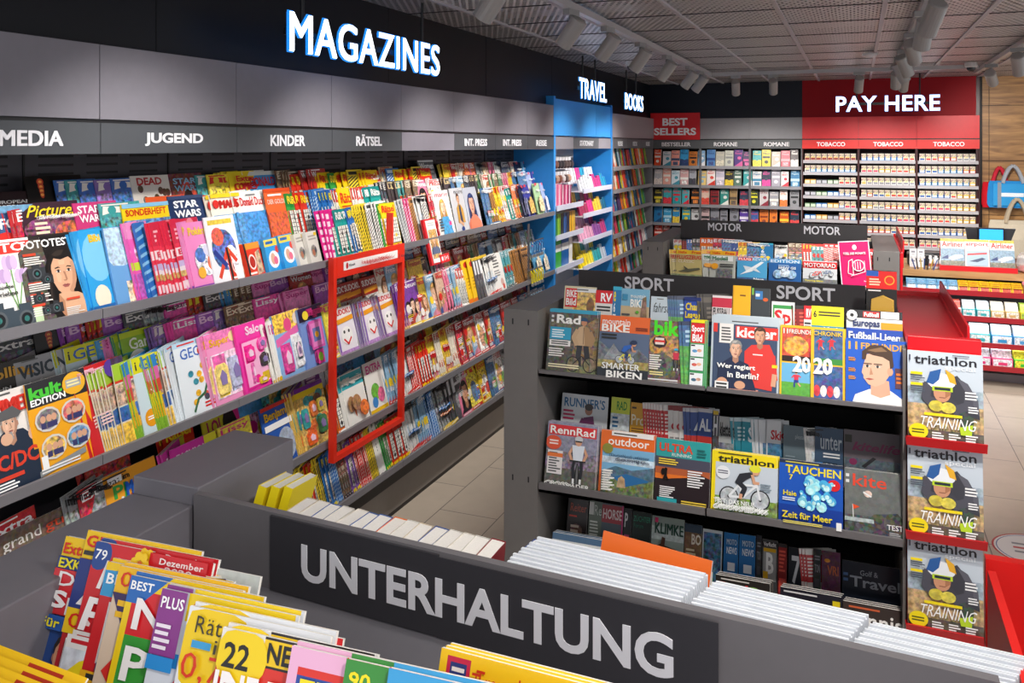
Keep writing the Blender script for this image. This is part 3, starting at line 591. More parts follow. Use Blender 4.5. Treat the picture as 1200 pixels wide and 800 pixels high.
@cover('magazine', 'grey fashion magazine with a woman in mustard jacket', .005, .21, .29)
def jacket(a): a.R(0,0,1,1,'c4c4c8').T('noire',.3,.86,.96,.96,'2a2a30',.0); a.head(.5,.74,.2,'d6a483','4a2e22'); a.P([(.26,.2),(.3,.55),(.44,.62),(.6,.62),(.74,.5),(.76,.2)],'c8963a').P([(.42,.2),(.46,.6),(.58,.6),(.6,.2)],'2a3a5a').S([(.34,.26),(.6,.14)],.1,'d6a483').E(.5,.06,.12,.08,'2a4a8a')
@cover('magazine', 'magazine with a large portrait in coral and dark blue', .005, .21, .29)
def coral(a): a.R(0,0,1,1,'b8bcc8'); a.head(.46,.6,.42,'dba58a','2a3a6a','e88062','long'); a.P([(.1,0),(.16,.24),(.4,.36),(.66,.34),(.9,.2),(.94,0)],'e88062')
@cover('magazine', 'pale magazine with red letter column', .004, .2, .28)
def plainlist(a): a.R(0,0,1,1,'f0eeea').L(.15,.62,.8,.85,3,'666').L(.15,.4,.8,.58,3,'8a8a8a').E(.7,.24,.14,.14,'d8b0a8').E(.78,.12,.1,.1,'d8483a').B(.1,.88,.6,.95,'444',3)
for nm, bg, c2, ds in (('guideblue','3a3f9a','c8a04a','indigo travel guide with a townscape'), ('guidegreen','a8c89a','e8d0a0','pale green travel guide'), ('guidelilac','a9b6dc','e8e0ee','lilac travel guide'), ('guidesky','6ab0dc','e8dcc0','sky blue travel guide'), ('guidenavy','262a4a','8a8ab0','navy travel guide')):
    def _g(a, bg=bg, c2=c2):
        a.R(0,0,1,1,bg).B(.3,.72,.9,.8,'f0f0f0',4,5).R(.2,.1,.9,.5,c2,.8).E(.6,.52,.2,.16,c2,.5).R(0,.92,.3,1,'d8404a')
    _g.__name__ = nm; cover('travel_guide', ds, .008, .15, .26)(_g)
@cover('magazine', 'tall magazine with a mustard front', .004, .2, .29)
def yellowtall(a): a.R(0,0,1,1,'f2c41c').E(.4,.88,.2,.1,'d8302a').L(.2,.3,.8,.6,4,'c8941a').R(0,0,1,.1,'e8741c')
@cover('magazine', 'black and white picture magazine', .004, .21, .29)
def bwphoto(a): a.R(0,0,1,1,'48484c',.4).T('H',.1,.6,.9,.92,'e8e8ea',.02).E(.5,.4,.3,.3,'8a8a8e',.8).R(0,.94,1,1,'d8b41c')
@cover('magazine', 'grey women\'s magazine with white title', .004, .22, .29)
def women(a): a.R(0,0,1,1,'54565c',.5).T('Women',.05,.8,.96,.94,'f4f4f4',.03).L(.3,.7,.9,.76,2,'ddd').R(0,.96,1,1,'ddd')
@cover('puzzle_magazine', 'yellow puzzle magazine with red script title', .004, .2, .26)
def raetsel(a): a.R(0,0,1,1,'f4d414').T('Rätsel',.1,.68,.92,.9,'e0401c',.02).R(0,0,1,.55,'3a9a6a',.7).L(.1,.56,.8,.64,2,'d8301c')

# sport rack
@cover('magazine', 'cycling magazine with a hiker pushing a bicycle', .006)
def rad(a):
    a.R(0,0,1,1,'4a443a',.5).R(0,.4,1,.8,'5a5444',.6).R(0,.95,1,1,'3aa0c0').T('Rad',.16,.78,.66,.92,'f4f2ee',.03).L(.05,.78,.1,.92,2,'ddd').R(.04,.53,.48,.72,'2f9fc4').L(.08,.55,.44,.69,4,'eaf6fa').R(.04,.43,.48,.52,'eceae6').L(.08,.445,.44,.51,2,'333').L(.04,.26,.46,.4,4,'f0eee8').R(0,0,1,.03,'c8302a')
    a.R(.45,.0,1,.16,'7a7a4a',.5).P([(.5,.16),(.6,.7),(1,.9),(1,.16)],'7a6440',.8)
    a.S([(.68,.48),(.66,.32),(.68,.14)],.11,'33333a').S([(.8,.48),(.84,.3),(.86,.12)],.11,'2c2c32').P([(.6,.46),(.58,.64),(.64,.74),(.74,.77),(.84,.74),(.9,.62),(.88,.46)],'c8a884').P([(.74,.77),(.84,.74),(.9,.62),(.88,.46),(.78,.46)],'a8855f').S([(.62,.7),(.54,.58),(.62,.46)],.09,'c0a07c').S([(.87,.68),(.94,.56),(.88,.46)],.09,'a8855f').S([(.74,.74),(.75,.48)],.012,'6a5238')
    a.E(.74,.82,.06,.07,'c48a68').P([(.67,.84),(.68,.88),(.74,.9),(.8,.88),(.82,.835)],'2a4a6a')
    for x in (.56,.9): a.E(x,.17,.14,.15,'1c1c1c',0,18).E(x,.17,.12,.13,'7a6a4a',.6,18); a.S([(x,.17),(.73,.3)],.02,'222').S([(x,.06),(x,.28)],.008,'333')
    a.S([(.58,.44),(.73,.44)],.02,'222').L(.05,.09,.7,.16,2,'f0e8c0')
@cover('magazine', 'mountain bike magazine with orange head and grey rocks', .006)
def mtb(a):
    a.R(0,0,1,1,'5a6a86').R(0,.74,1,1,'e8682a').T('mountain',.05,.86,.6,.95,'f6efe8',.01).T('BIKE',.04,.745,.6,.86,'f6efe8',.03).L(.72,.78,.96,.84,2,'7a2a10')
    a.P([(0,.12),(0,.6),(.2,.48),(.5,.42),(.8,.5),(1,.36),(1,.12)],'6a6e76',.5).P([(.1,.3),(.3,.56),(.5,.34)],'8a8e94',.4).P([(.6,.3),(.8,.48),(1,.28)],'54585e',.4).R(0,.16,1,.3,'9a8a4a',.6).R(0,0,1,.18,'2a3038')
    bike_side(a,.54,.32,.12,'e8e23a','1c1c20'); rider(a,.56,.33,.17,'2a62b8','1f3a6a','c89070','1f2f50')
    a.L(.05,.62,.36,.72,2,'222').T('SMARTER',.1,.16,.84,.26,'f6f6f2',.02).T('BIKEN',.2,.03,.9,.14,'f6f6f2',.03)
@cover('magazine', 'autumn mountain bike magazine with bright green title', .006)
def bike(a):
    a.R(0,0,1,1,'5a3f24',1).E(.5,.6,.5,.4,'a8742a',1).E(.3,.3,.4,.3,'3a3a24',1).T('bike',.12,.76,1,1,'4ae01f',.035).E(.28,.66,.2,.16,'2a1f1f',0,8).R(.14,.64,.42,.69,'d82a24').L(.16,.6,.4,.74,2,'e8d8d0').L(.02,.22,.4,.46,7,'f4efe6').L(.04,.13,.4,.2,2,'f0e09a')
    front_rider(a,.72,.44,.15,'c83048','2a2a30','c89070','2fb0d8'); a.L(0,.02,.8,.09,2,'e8e8e8').R(0,0,1,.025,'3a8ad0')
@cover('magazine', 'narrow sports weekly with stacked picture boxes', .005, .2, .29)
def sportbild(a):
    a.R(0,0,1,1,'3a9a5a').R(.05,.66,.95,.96,'d82024').T('Sport',.1,.8,.9,.92,'fff',.03).T('Bild',.16,.68,.8,.79,'fff',.03).R(.05,.96,.95,1,'f0e01c')
    for y, c in ((.46,'4a8ac0'),(.26,'c84a3a'),(.04,'3a6a8a')): a.R(.08,y,.92,y+.18,'e8ecee').E(.35,y+.08,.17,.1,c,.4).E(.65,y+.09,.15,.1,'d8a484',.3).L(.1,y+.14,.5,y+.18,1,'222')
@cover('newspaper', 'football paper with a coach and red-shirted player', .012, .27, .31)
def kicker(a):
    a.R(0,0,1,1,'b8c4cc').R(.03,.03,.97,.9,'3a4a66').L(.3,.92,.9,.95,1,'555').R(.36,.72,.98,.88,'d8362c').T('kicker',.38,.73,.96,.87,'f6f4f0',.03).R(.12,.64,.33,.9,'e6e2de').L(.15,.66,.3,.86,5,'555').R(.03,.78,.09,.9,'d8362c')
    a.P([(.5,.1),(.5,.55),(.6,.64),(.86,.66),(.94,.5),(.9,.06)],'d83a34').S([(.9,.52),(.94,.2)],.09,'d83a34').S([(.94,.28),(.92,.12)],.07,'d6a080'); a.head(.72,.76,.2,'d6a080','4a2f22'); a.L(.62,.5,.84,.53,1,'f6e0dc').R(.9,.36,.98,.4,'f0d01c')
    a.P([(.1,.04),(.12,.34),(.3,.46),(.56,.38),(.68,.04)],'1f2a48').E(.18,.12,.08,.07,'d6a080').E(.44,.1,.08,.06,'d6a080'); a.head(.37,.56,.21,'dcae92','8a8a88')
    a.T('Wer regiert',.1,.29,.66,.37,'f6f6f2',.025).T('in Berlin?',.26,.19,.72,.27,'f6f6f2',.025).R(.08,.02,.28,.13,'e8e8e8').L(.1,.03,.26,.12,2,'333').L(.3,.02,.9,.05,1,'e8a08a')
@cover('magazine', 'football yearbook split into four pictures, marked 2020', .006, .25, .29)
def chronik(a):
    a.R(0,0,1,1,'e8b82a').R(.03,.5,.49,.97,'c83a1c',.5).R(.51,.5,.97,.97,'2a5a8a',.4).R(.03,.03,.49,.48,'6ab0d8').R(.03,.03,.49,.22,'5aa83a',.2).R(.51,.03,.97,.48,'2a4a8a',.6)
    a.E(.25,.72,.2,.16,'f09a2c',.7).R(.03,.5,.49,.58,'2a1a18').R(.51,.5,.97,.58,'3a8a3a'); player(a,.63,.76,.075,'d8303a','d8303a','d6a080'); player(a,.8,.77,.075,'d8303a','d8303a','b07a5a'); player(a,.26,.24,.09,'d8364a','2a3a8a','d6a080')
    for i in range(4): a.E(.58+.1*i,.14,.05,.09,('d83040','e8e4e0')[i % 2],.3)
    a.T('11',.05,.885,.12,.955,'f6f0e8',.03).T('FREUNDE',.14,.89,.5,.95,'f6f0e8',.01).T('CHRONIK',.52,.89,.96,.95,'f0c82a',.01).T('20',.2,.36,.48,.58,'f6f6f2',.02).T('20',.52,.36,.8,.58,'f6f6f2',.02).R(.485,.03,.515,.97,'e8b82a')
@cover('magazine', 'blue football magazine with a young man in a white shirt', .007, .24, .31)
def elf(a):
    a.R(0,0,1,1,'1f5ac0').T('11',.05,.84,.2,.96,'e0a83a',.03).T('FREUNDE',.26,.85,.98,.95,'e0a83a',.02).R(.82,.3,1,.6,'5a3a4a').L(.84,.36,.98,.54,3,'e0742a')
    a.P([(.1,0),(.16,.16),(.4,.26),(.74,.26),(.95,.14),(1,0)],'eceae8').P([(.42,.18),(.42,.4),(.72,.4),(.74,.2),(.58,.14)],'d8a88c')
    a.P([(.3,.62),(.27,.5),(.3,.46),(.3,.42),(.38,.33),(.5,.3),(.64,.36),(.74,.5),(.76,.7),(.6,.82),(.36,.78)],'e2b498').E(.74,.54,.05,.07,'d8a486').P([(.28,.7),(.28,.82),(.42,.92),(.62,.93),(.78,.84),(.8,.62),(.74,.58),(.73,.7),(.62,.75),(.46,.77),(.36,.8),(.34,.7)],'4a3426').P([(.36,.84),(.6,.9),(.7,.84),(.5,.82)],'8a6a4a')
    for x in (.37,.54): a.R(x-.07,.63,x+.07,.645,'3a2a20').P([(x-.055,.602),(x,.618),(x+.055,.6),(x,.585)],'e8e0da').E(x-.005,.602,.02,.03,'2a3038').P([(x-.06,.604),(x,.624),(x+.06,.602),(x,.614)],'4a3020')
    a.P([(.4,.47),(.46,.48),(.42,.59)],'c08a6c').P([(.33,.41),(.39,.425),(.48,.412),(.4,.39)],'b85a50').R(.34,.407,.47,.411,'6a2a28')
    for y in (.66,.5,.38): a.L(.05,y,.2,y+.06,3,'e0942a')
@cover('magazine', 'white and yellow cycling paper with a red title box', .005)
def bikebild(a): a.R(0,0,1,1,'d8cfae').R(.3,.0,1,.9,'d8b45a',.8).R(.04,.62,.42,.96,'d8202a').T('BIKE',.07,.8,.39,.93,'f4f0ec',.03).T('Bild',.07,.65,.39,.78,'f4f0ec',.03).E(.85,.66,.12,.24,'8a5a3a',.5).R(.4,.9,1,.97,'e8e8e8').L(.4,.92,.95,.96,1,'555')
@cover('magazine', 'white and red touring magazine', .005, .2)
def redr(a): a.R(0,0,1,1,'e4e2de').R(0,.76,1,1,'d8242c').T('RV',.3,.79,.95,.95,'fff',.03).L(.1,.6,.9,.72,2,'333')
@cover('magazine', 'blue electric-bike magazine with yellow letter', .005, .2)
def ebike(a): a.R(0,0,1,1,'2a7ab0').T('e',.1,.74,.36,.92,'f0d81c',.02).T('6',.14,.56,.36,.72,'eef4f6',.02).L(.1,.4,.6,.54,3,'eee').R(0,.94,1,1,'3ab0d0')
@cover('magazine', 'sand-coloured mountain bike annual with a rider', .006, .23)
def mtbsand(a): a.R(0,0,1,1,'c8b088').R(0,.7,1,1,'7ab0cc').T('mountain',.34,.84,.86,.91,'f0f0ea',.005).T('BIKE',.34,.68,.84,.82,'f4f4ee',.03).P([(.7,.3),(.76,.84),(.9,.88),(.96,.3)],'8a6a54',.4).R(.05,.8,.24,.9,'3a8ab0').L(.05,.52,.5,.58,1,'555').E(.6,.6,.06,.05,'5aa82a')
@cover('magazine', 'pale grey cycling magazine with black script', .005, .2)
def fahrstil(a): a.R(0,0,1,1,'c9d6de').T('fahrstil',.12,.7,1,.88,'2a2e34',-.002,.08).L(.3,.94,.8,.97,1,'888')
@cover('magazine', 'blue-green fanned cycling booklet', .004, .2)
def greenblue(a): a.R(0,0,1,1,'2a5a8a',.3).R(0,0,1,.62,'4a9a3a',.4).R(0,.94,1,1,'1f2f50').L(.1,.66,.8,.88,3,'a8c8dc')
@cover('magazine', 'blue football special with yellow letters', .005, .2)
def champions(a): a.R(0,0,1,1,'2a4aa8').T('Cham',.1,.76,.96,.9,'f0d41c',.03).T('League',.1,.58,.96,.74,'f0d41c',.03).R(0,0,1,.5,'d83a4a',.4).R(0,.94,1,1,'1f2f70')
@cover('magazine', 'dark fanned football book', .006, .2)
def darkfan(a): a.R(0,0,1,1,'332e2a').R(0,.86,1,.95,'5a5248').L(.1,.5,.9,.8,4,'6a6258')
@cover('magazine', 'white football magazine with heavy black headline', .005, .2)
def fussball(a): a.R(0,0,1,1,'e0d8d8').R(0,.8,1,.96,'c83048').T('FUSSBALL',.06,.66,.94,.79,'222',.02).T('LEGENDEN',.06,.5,.94,.65,'222',.02).E(.4,.3,.25,.24,'d8a890').R(.5,.34,.9,.42,'d8305a')
@cover('magazine', 'yellow football book with a red figure', .008, .2, .29)
def yellowball(a): a.R(0,0,1,1,'f0b41c').L(.4,.84,.9,.88,1,'7a4a1a').E(.65,.4,.25,.3,'d83020').R(0,0,.06,1,'d89a10')
@cover('magazine', 'clear-wrapped black sticker album', .006, .24, .28)
def wrapblack(a): a.R(0,0,1,1,'3a4044').R(.2,.84,.6,.96,'3a7ab8').L(.22,.86,.56,.94,1,'e8e8e8').E(.75,.84,.14,.1,'d8602a').R(.02,.9,.12,1,'7ab84a')
@cover('magazine', 'sports comic with red letters on green and white', .006, .23, .28)
def spred(a): a.R(0,0,1,1,'e4e6e4').R(.06,.1,.94,.94,'3a9a4a').R(.12,.16,.88,.88,'f0eee8').T('Sp',.12,.56,.84,.86,'d8242a',.03).R(.14,.2,.6,.5,'3a8a4a',.5)
@cover('magazine', 'yellow football kids magazine with blue title', .006, .23, .28)
def kickkids(a): a.R(0,0,1,1,'2a9ab8').R(0,.66,1,1,'f0e01c').T('6',.06,.8,.16,.92,'222',.03).L(.22,.82,.9,.92,2,'3a3a2a').T('Kick',.38,.44,.92,.64,'f2f4f6',.03).R(.04,.4,.3,.62,'d83a3a',.5).R(0,0,1,.3,'2a6ab0',.5)
@cover('magazine', 'football leagues handbook in white, black and blue', .008, .25, .28)
def europas(a): a.R(0,0,1,1,'e2e4e6').R(0,.86,1,1,'26262a').R(.3,.88,.6,.98,'d82a2a').T('Fußball',.32,.89,.58,.965,'fff').R(.62,.87,.94,.99,'f4f4f4').R(.62,.66,1,.8,'f0a01c').R(0,.38,1,.68,'1f4ab0').T('Europas',.12,.68,.6,.84,'26356a',.03).T('Fußball-Ligen',.04,.44,.96,.62,'f4f6f8',.03).E(.1,.9,.1,.1,'f2f2f2',0,10).E(.1,.9,.04,.04,'222',0,5).R(.02,.2,.3,.34,'f0d01c').R(.4,.22,.9,.34,'d8242a').T('Sport Pioneer',.44,.24,.86,.31,'fff').E(.9,.16,.1,.09,'2a2a2a')
@cover('magazine', 'racing cyclist magazine with red title', .007, .23, .29)
def rennrad(a):
    a.R(0,0,1,1,'8a8aa0',.3).R(0,.3,1,.55,'7a6a80',.9).R(0,0,1,.3,'5a5a50',.4).R(.03,.8,.97,.96,'d8262c').T('RennRad',.06,.82,.94,.94,'f8f4f0',.02).E(.14,.68,.16,.13,'e0522c').L(.06,.64,.24,.73,2,'f8e0d8').R(.04,.2,.34,.56,'e6e2e2').L(.07,.22,.31,.54,8,'555').R(.04,.46,.34,.52,'e8742a')
    front_rider(a,.64,.53,.225,'dce4ee','1c1c24','d6a080','c8ccd0'); a.T('CROSSRÄDER',.02,.02,.9,.1,'f4f4f0',.02)
@cover('magazine', 'outdoor magazine with orange head and lake view', .006, .22, .29)
def outdoor(a):
    a.R(0,0,1,1,'e46a24').R(.04,.0,1,.74,'7ab0d4').R(.04,.5,1,.6,'c8dcea',.3).P([(.04,.36),(.3,.46),(.6,.42),(1,.5),(1,.2),(.04,.2)],'4a6a80',.4).P([(.1,.24),(.5,.36),(.9,.3),(1,.2),(.1,.1)],'2a6aa0').P([(.04,0),(.04,.22),(.3,.26),(.5,.16),(.7,.22),(1,.3),(1,0)],'5a6a34',.8).P([(.34,.14),(.36,.28),(.42,.32),(.48,.28),(.5,.14)],'b89a74',.3)
    a.T('outdoor',.14,.78,.9,.91,'f8f0e8',.015).R(.2,.93,.98,1,'eceae6').L(.24,.945,.9,.985,1,'444').E(.14,.72,.1,.09,'8a8a3a').T('Outdoor-Highlights',.3,.53,.92,.59,'1f3050',.0).T('Deutschlands schönste',.2,.61,.9,.65,'1f3050',.0).L(.08,.08,.3,.4,9,'f0f0ea')
@cover('magazine', 'running magazine with teal head and sunset hiker', .006, .22, .29)
def ultra(a):
    a.R(0,0,1,1,'2a2226').R(0,.4,1,.72,'4a4a5a').R(0,.4,1,.56,'b05a34').R(0,.38,1,.46,'e0742a').P([(0,.34),(.3,.4),(.6,.44),(.85,.5),(1,.46),(1,0),(0,0)],'2a2024').R(0,.72,1,1,'2f9a9a').T('ULTRA',.06,.8,.68,.93,'d8482a',.03).T('RUNNING',.3,.74,.66,.79,'c8dcd8').L(.76,.76,.96,.9,3,'1f6a6a').L(.06,.6,.5,.7,3,'f0d04a').L(.6,.3,.96,.56,7,'eee').L(.1,.1,.4,.28,6,'eee').R(.06,.04,.42,.1,'2fa0a8').L(.5,.03,.96,.1,2,'f0d04a')
    a.E(.2,.53,.03,.03,'15100f').S([(.2,.52),(.2,.44),(.17,.37)],.05,'15100f').S([(.2,.44),(.24,.37)],.04,'15100f').E(.15,.49,.035,.06,'15100f')
@cover('magazine', 'triathlon magazine with yellow head and time-trial rider', .007, .24, .29)
def triathlon(a):
    a.R(0,0,1,1,'c6d0da').R(0,.0,1,.28,'6a8a3a',.7).R(0,0,.06,1,'f0d81c').R(0,.82,1,1,'f0d81c').T('triathlon',.1,.83,.96,.94,'26261f',.022).L(.1,.955,.9,.985,1,'3a3a2a').L(.76,.42,.98,.56,4,'8a9aa6').E(.18,.66,.11,.1,'e6eaee').L(.1,.63,.26,.7,2,'667')
    bike_side(a,.52,.29,.24,'e4e8ec','26262a'); rider(a,.5,.33,.22,'2f3138','2f3138','d6a080','e0e03a'); a.T('TEST: DAS NEUE',.05,.17,.68,.24,'f6f8f6',.02).T('CANYON SPEEDMAX',.05,.08,.86,.15,'f6f8f6',.02)
@cover('magazine', 'blue diving magazine with a cloud of jellyfish', .007, .24, .29)
def tauchen(a):
    a.R(0,0,1,1,'1f56b8').R(0,0,1,.3,'1a3f9a').R(0,.94,1,1,'26324a').L(.1,.95,.9,.98,1,'d8c84a').T('TAUCHEN',.1,.79,.97,.92,'f0dc2a',.02).E(.86,.68,.1,.09,'d8262c').L(.8,.66,.92,.71,1,'fff').T('7',.16,.69,.22,.77,'f0dc2a').T('Haie',.07,.44,.28,.52,'f0dc2a',.02); r = random.Random(2)
    for i in range(26):
        x = .3+.55*r.random(); y = .24+.48*r.random(); s = r.uniform(.03,.09); a.E(x,y,s,s,r.choice(('7ad0e8','9ae4f0','4ab0e0')),.2,10); a.E(x,y-.02,s*.6,s*.6,'c8f4f8',.2,8)
    a.L(.06,.36,.26,.42,2,'e8eef4').T('Zeit für Meer',.06,.11,.84,.21,'f0dc2a',.025).L(.08,.03,.7,.08,2,'e8d85a').R(.9,.02,.98,.14,'eee')
@cover('magazine', 'grey kitesurfing magazine with red title', .007, .24, .29)
def kite(a):
    a.R(0,0,1,1,'6a6e6c',.15).R(0,.0,1,.3,'3a4244',.6).T('kite',.14,.74,.72,.93,'e04a34',.012).L(.02,.76,.08,.94,2,'ddd').P([(.3,.16),(.5,.34),(.9,.4),(1,.3),(1,.1)],'3a342e',.7).S([(.14,.46),(.15,.24)],.015,'ddd').P([(.14,.46),(.26,.43),(.15,.38)],'e0522c').R(0,.2,.5,.26,'a8b4b4',.4).E(.4,.64,.07,.06,'e0c8b8',.4).S([(.32,.66),(.46,.6)],.03,'e8e8e8').T('TEST',.72,.14,.99,.22,'eee',.01).L(.76,.03,.98,.11,3,'bbb').R(0,0,1,.03,'1f2426')
@cover('magazine', 'white running magazine with a woman in plum', .005, .23)
def runners(a):
    a.R(0,0,1,1,'d4d8dc').T("RUNNER'S",.06,.78,.94,.94,'2a6a9a',.02).L(.05,.55,.36,.74,3,'b82a5a').P([(.44,.2),(.5,.62),(.7,.66),(.82,.2)],'6a2a5a'); a.E(.6,.74,.08,.09,'a8745a').E(.6,.8,.09,.07,'2a1c18').S([(.5,.6),(.4,.42)],.09,'6a2a5a').L(.06,.3,.34,.5,4,'4a4a50')
@cover('magazine', 'lime cycling magazine with green title', .005, .22)
def rad2(a): a.R(0,0,1,1,'c8d43a').T('RAD',.3,.8,.84,.94,'2a8a2a',.02).R(0,.4,1,.74,'d8e0e4',.3).R(0,.34,1,.4,'3ab04a').L(.1,.5,.5,.7,3,'2a6a9a')
@cover('magazine', 'golden cycling magazine', .005, .2)
def procycle(a): a.R(0,0,1,1,'d8a02a').T('Pro',.08,.62,.9,.8,'f4ead0',.01).L(.08,.88,.5,.94,1,'3a2a1a').R(0,0,1,.5,'b8802a',.3).L(.1,.5,.9,.58,2,'6a4a1a')
@cover('magazine', 'red climbing booklet in a fan', .004, .2)
def redclimb(a): a.R(0,0,1,1,'c82a2e').R(0,.9,1,1,'e8e4e0').L(.05,.5,.3,.86,6,'f4dcd8').R(0,.3,1,.42,'e8e0da')
@cover('magazine', 'white booklet with red ring', .004, .2)
def whitering(a): a.R(0,0,1,1,'e4e0dc').R(0,.92,1,1,'8a2a2a').E(.3,.66,.2,.14,'c82a3a').E(.3,.66,.13,.09,'e4e0dc').L(.05,.3,.9,.5,4,'888')
@cover('magazine', 'blue mountain booklet with large capitals', .004, .2)
def alpin(a): a.R(0,0,1,1,'2a4a90').T('AL',.1,.64,.9,.84,'e8ecf0',.03).R(0,.42,1,.56,'c8342a').R(0,0,1,.4,'6a7a9a',.6).R(0,.94,1,1,'c8c8cc')
@cover('magazine', 'grey climbing magazine with black letters', .005, .2)
def kletter(a): a.R(0,0,1,1,'b8bab8').T('klettern',.08,.66,1,.9,'1c1c1e',.03).R(0,0,1,.55,'7a8088',.8)
@cover('magazine', 'teal ski magazine', .004, .2)
def skiteal(a): a.R(0,0,1,1,'1f8a9c').T('S',.5,.6,.95,.86,'e8f0f2',.03).R(0,.94,1,1,'c8dce0').L(.1,.6,.3,.86,4,'c8e4e8').R(0,0,1,.4,'1a6a80',.4)
@cover('magazine', 'white ski magazine with red letters', .004, .2)
def skiwhite(a): a.R(0,0,1,1,'dcdee0').T('Ski',.3,.68,1,.84,'c8242a',.03).R(.1,.36,1,.62,'3a7aa0',.5).R(0,0,1,.3,'9aa8b4',.5)
@cover('magazine', 'grey-blue snowboard magazine', .006, .22)
def plgrey(a): a.R(0,0,1,1,'66777f').T('pleasure',.5,.76,.96,.86,'c8d2d6',-.004).L(.1,.4,.5,.5,2,'8a9aa2')
@cover('magazine', 'navy and white diving magazine', .006, .22)
def unter(a): a.R(0,0,1,1,'3a5470').T('unter',.2,.64,.96,.86,'c8d4dc',.01).R(.3,.28,.8,.44,'22364a').T('12',.4,.3,.7,.42,'c8d4dc').L(.3,.5,.9,.6,2,'e8e8e8')
@cover('magazine', 'dusky kitesurfing magazine with magenta title', .007, .24)
def kitelife(a): a.R(0,0,1,1,'6e646a').T('kitelife',.14,.68,.94,.82,'8a2a5a',.03,.08).R(0,.34,1,.56,'54606a',.4).P([(.3,.44),(.5,.6),(.56,.58),(.36,.42)],'26242a').E(.16,.5,.07,.06,'8a2a5a').R(.02,.8,.14,.92,'2a2a1a')
@cover('magazine', 'dark riding magazine with red script', .005)
def reiten(a): a.R(0,0,1,1,'2a1f1e').T('Reiter',.15,.8,.95,.93,'b8503a',.0).E(.5,.5,.3,.3,'5a3a2e',.5).L(.2,.3,.8,.6,4,'c8b8a8').L(.1,.7,.7,.75,1,'c83a2a')
@cover('magazine', 'grey-green horse magazine', .005)
def horse_re(a): a.R(0,0,1,1,'6a7468').R(0,.78,.36,.98,'d8d8d4').T('Re',.42,.78,.96,.94,'c8ccc4',-.002).L(.1,.45,.8,.7,5,'d4d8d0').E(.75,.3,.16,.16,'a83a3a')
@cover('magazine', 'horse magazine with pale title and brown disc', .005)
def horseman(a): a.R(0,0,1,1,'54606a').R(0,.7,1,.98,'a83a44').T('HORSE',.06,.76,.94,.92,'e8d4d4',.02).E(.45,.45,.26,.22,'9a7a5c').R(.94,0,1,1,'c82a7a')
@cover('magazine', 'black horse journal with single white letter', .005)
def letterp(a): a.R(0,0,1,1,'26262a').T('P',.1,.7,.5,.93,'e8e8e8',.02).L(.1,.2,.9,.6,5,'b84a7a')
@cover('magazine', 'dark green breeders\' magazine with a rider', .005, .22)
def zuechter(a): a.R(0,0,1,1,'1f2a26').T('ZÜCHTER',.06,.84,.96,.95,'3a9a78',.0).T('Forum',.1,.74,.6,.81,'2f7a62',.0).E(.5,.36,.3,.26,'6a5a4a',.7).E(.5,.48,.07,.07,'e8e8e8').E(.5,.3,.16,.2,'d8d0c4',.5)
@cover('magazine', 'riding magazine with green capitals and a brown horse', .005, .23)
def klimke(a):
    a.R(0,0,1,1,'9aa8a0').R(0,.62,1,.84,'c8d4d0',.2).T('KLIMKE',.1,.72,.98,.9,'1f4a3a',.03).R(0,0,1,.3,'5a7a4a',.5).P([(.2,.34),(.16,.52),(.3,.56),(.34,.68),(.44,.66),(.42,.54),(.78,.5),(.84,.4),(.8,.12),(.74,.12),(.7,.32),(.46,.32),(.4,.1),(.34,.1),(.32,.36)],'5a3626').E(.62,.4,.06,.1,'26303a').S([(.56,.5),(.6,.3)],.07,'e8e4dc').R(.1,.9,.2,.98,'d82a6a')
@cover('magazine', 'brown bow-hunting magazine', .005)
def bogen(a): a.R(0,0,1,1,'7a5a3c',.3).R(0,.86,1,1,'3a4a5a').T('BO',.4,.66,.96,.84,'e8e0d0',.03).E(.34,.24,.2,.16,'d8882a').L(.1,.4,.8,.6,3,'d8c8a8')
@cover('magazine', 'blue photo booklet with a white rim', .005)
def bluephoto(a): a.R(0,0,1,1,'d4dce0').R(.05,.05,.95,.95,'2f5f8a',1).E(.5,.4,.3,.3,'5a8ab0',1)
@cover('magazine', 'mid blue motor-sport newsletter', .004, .2)
def news(a): a.R(0,0,1,1,'2a72b0').T('NEWS',.2,.64,.9,.76,'e8f0f4',.02).T('MOTO',.2,.8,.9,.9,'c8dcea').R(.3,.36,.8,.5,'e8eef2').E(.4,.16,.24,.2,'d8402f',.4).R(0,0,1,.08,'d8dce0')
@cover('magazine', 'grey wrapped boxing magazine with large letter', .008, .22)
def letterb(a): a.R(0,0,1,1,'4a4a4c').R(.08,.3,.92,.86,'9a9a98').T('B',.26,.42,.76,.78,'f0f0ec',.03).R(.08,.34,.4,.46,'d8a81c').R(0,.88,1,.97,'2a2a2a').T('Verflucht',.1,.89,.9,.965,'eee').R(.1,.8,.9,.86,'d8a81c')
@cover('magazine', 'red and black newsletter', .004, .2)
def redlist(a): a.R(0,0,1,1,'8a2424').L(.1,.5,.9,.9,6,'d85a4a').R(.1,.1,.9,.4,'c83a2a',.5).R(0,.94,1,1,'2a2a2a')
@cover('magazine', 'black magazine with a huge white seven', .006, .2)
def seven(a): a.R(0,0,1,1,'20242c').T('7',.22,.36,.86,.86,'d4d6da',.02).L(.1,.1,.6,.2,2,'888')
@cover('magazine', 'dark cinema magazine', .005, .2)
def darkmag(a): a.R(0,0,1,1,'26262c',.2).T('TON',.2,.6,.86,.74,'9a9aa0',.01).L(.2,.8,.86,.9,2,'8a8a90').R(.2,.36,.8,.5,'4a4a50')
@cover('magazine', 'plum dive magazine with orange letters', .005, .22)
def vri(a): a.R(0,0,1,1,'5a2a44',.3).T('VRI',.3,.6,.9,.76,'c86a3a',.02).E(.3,.84,.16,.1,'d8902a',.4).T('7',.3,.1,.5,.26,'d8802a',.02)
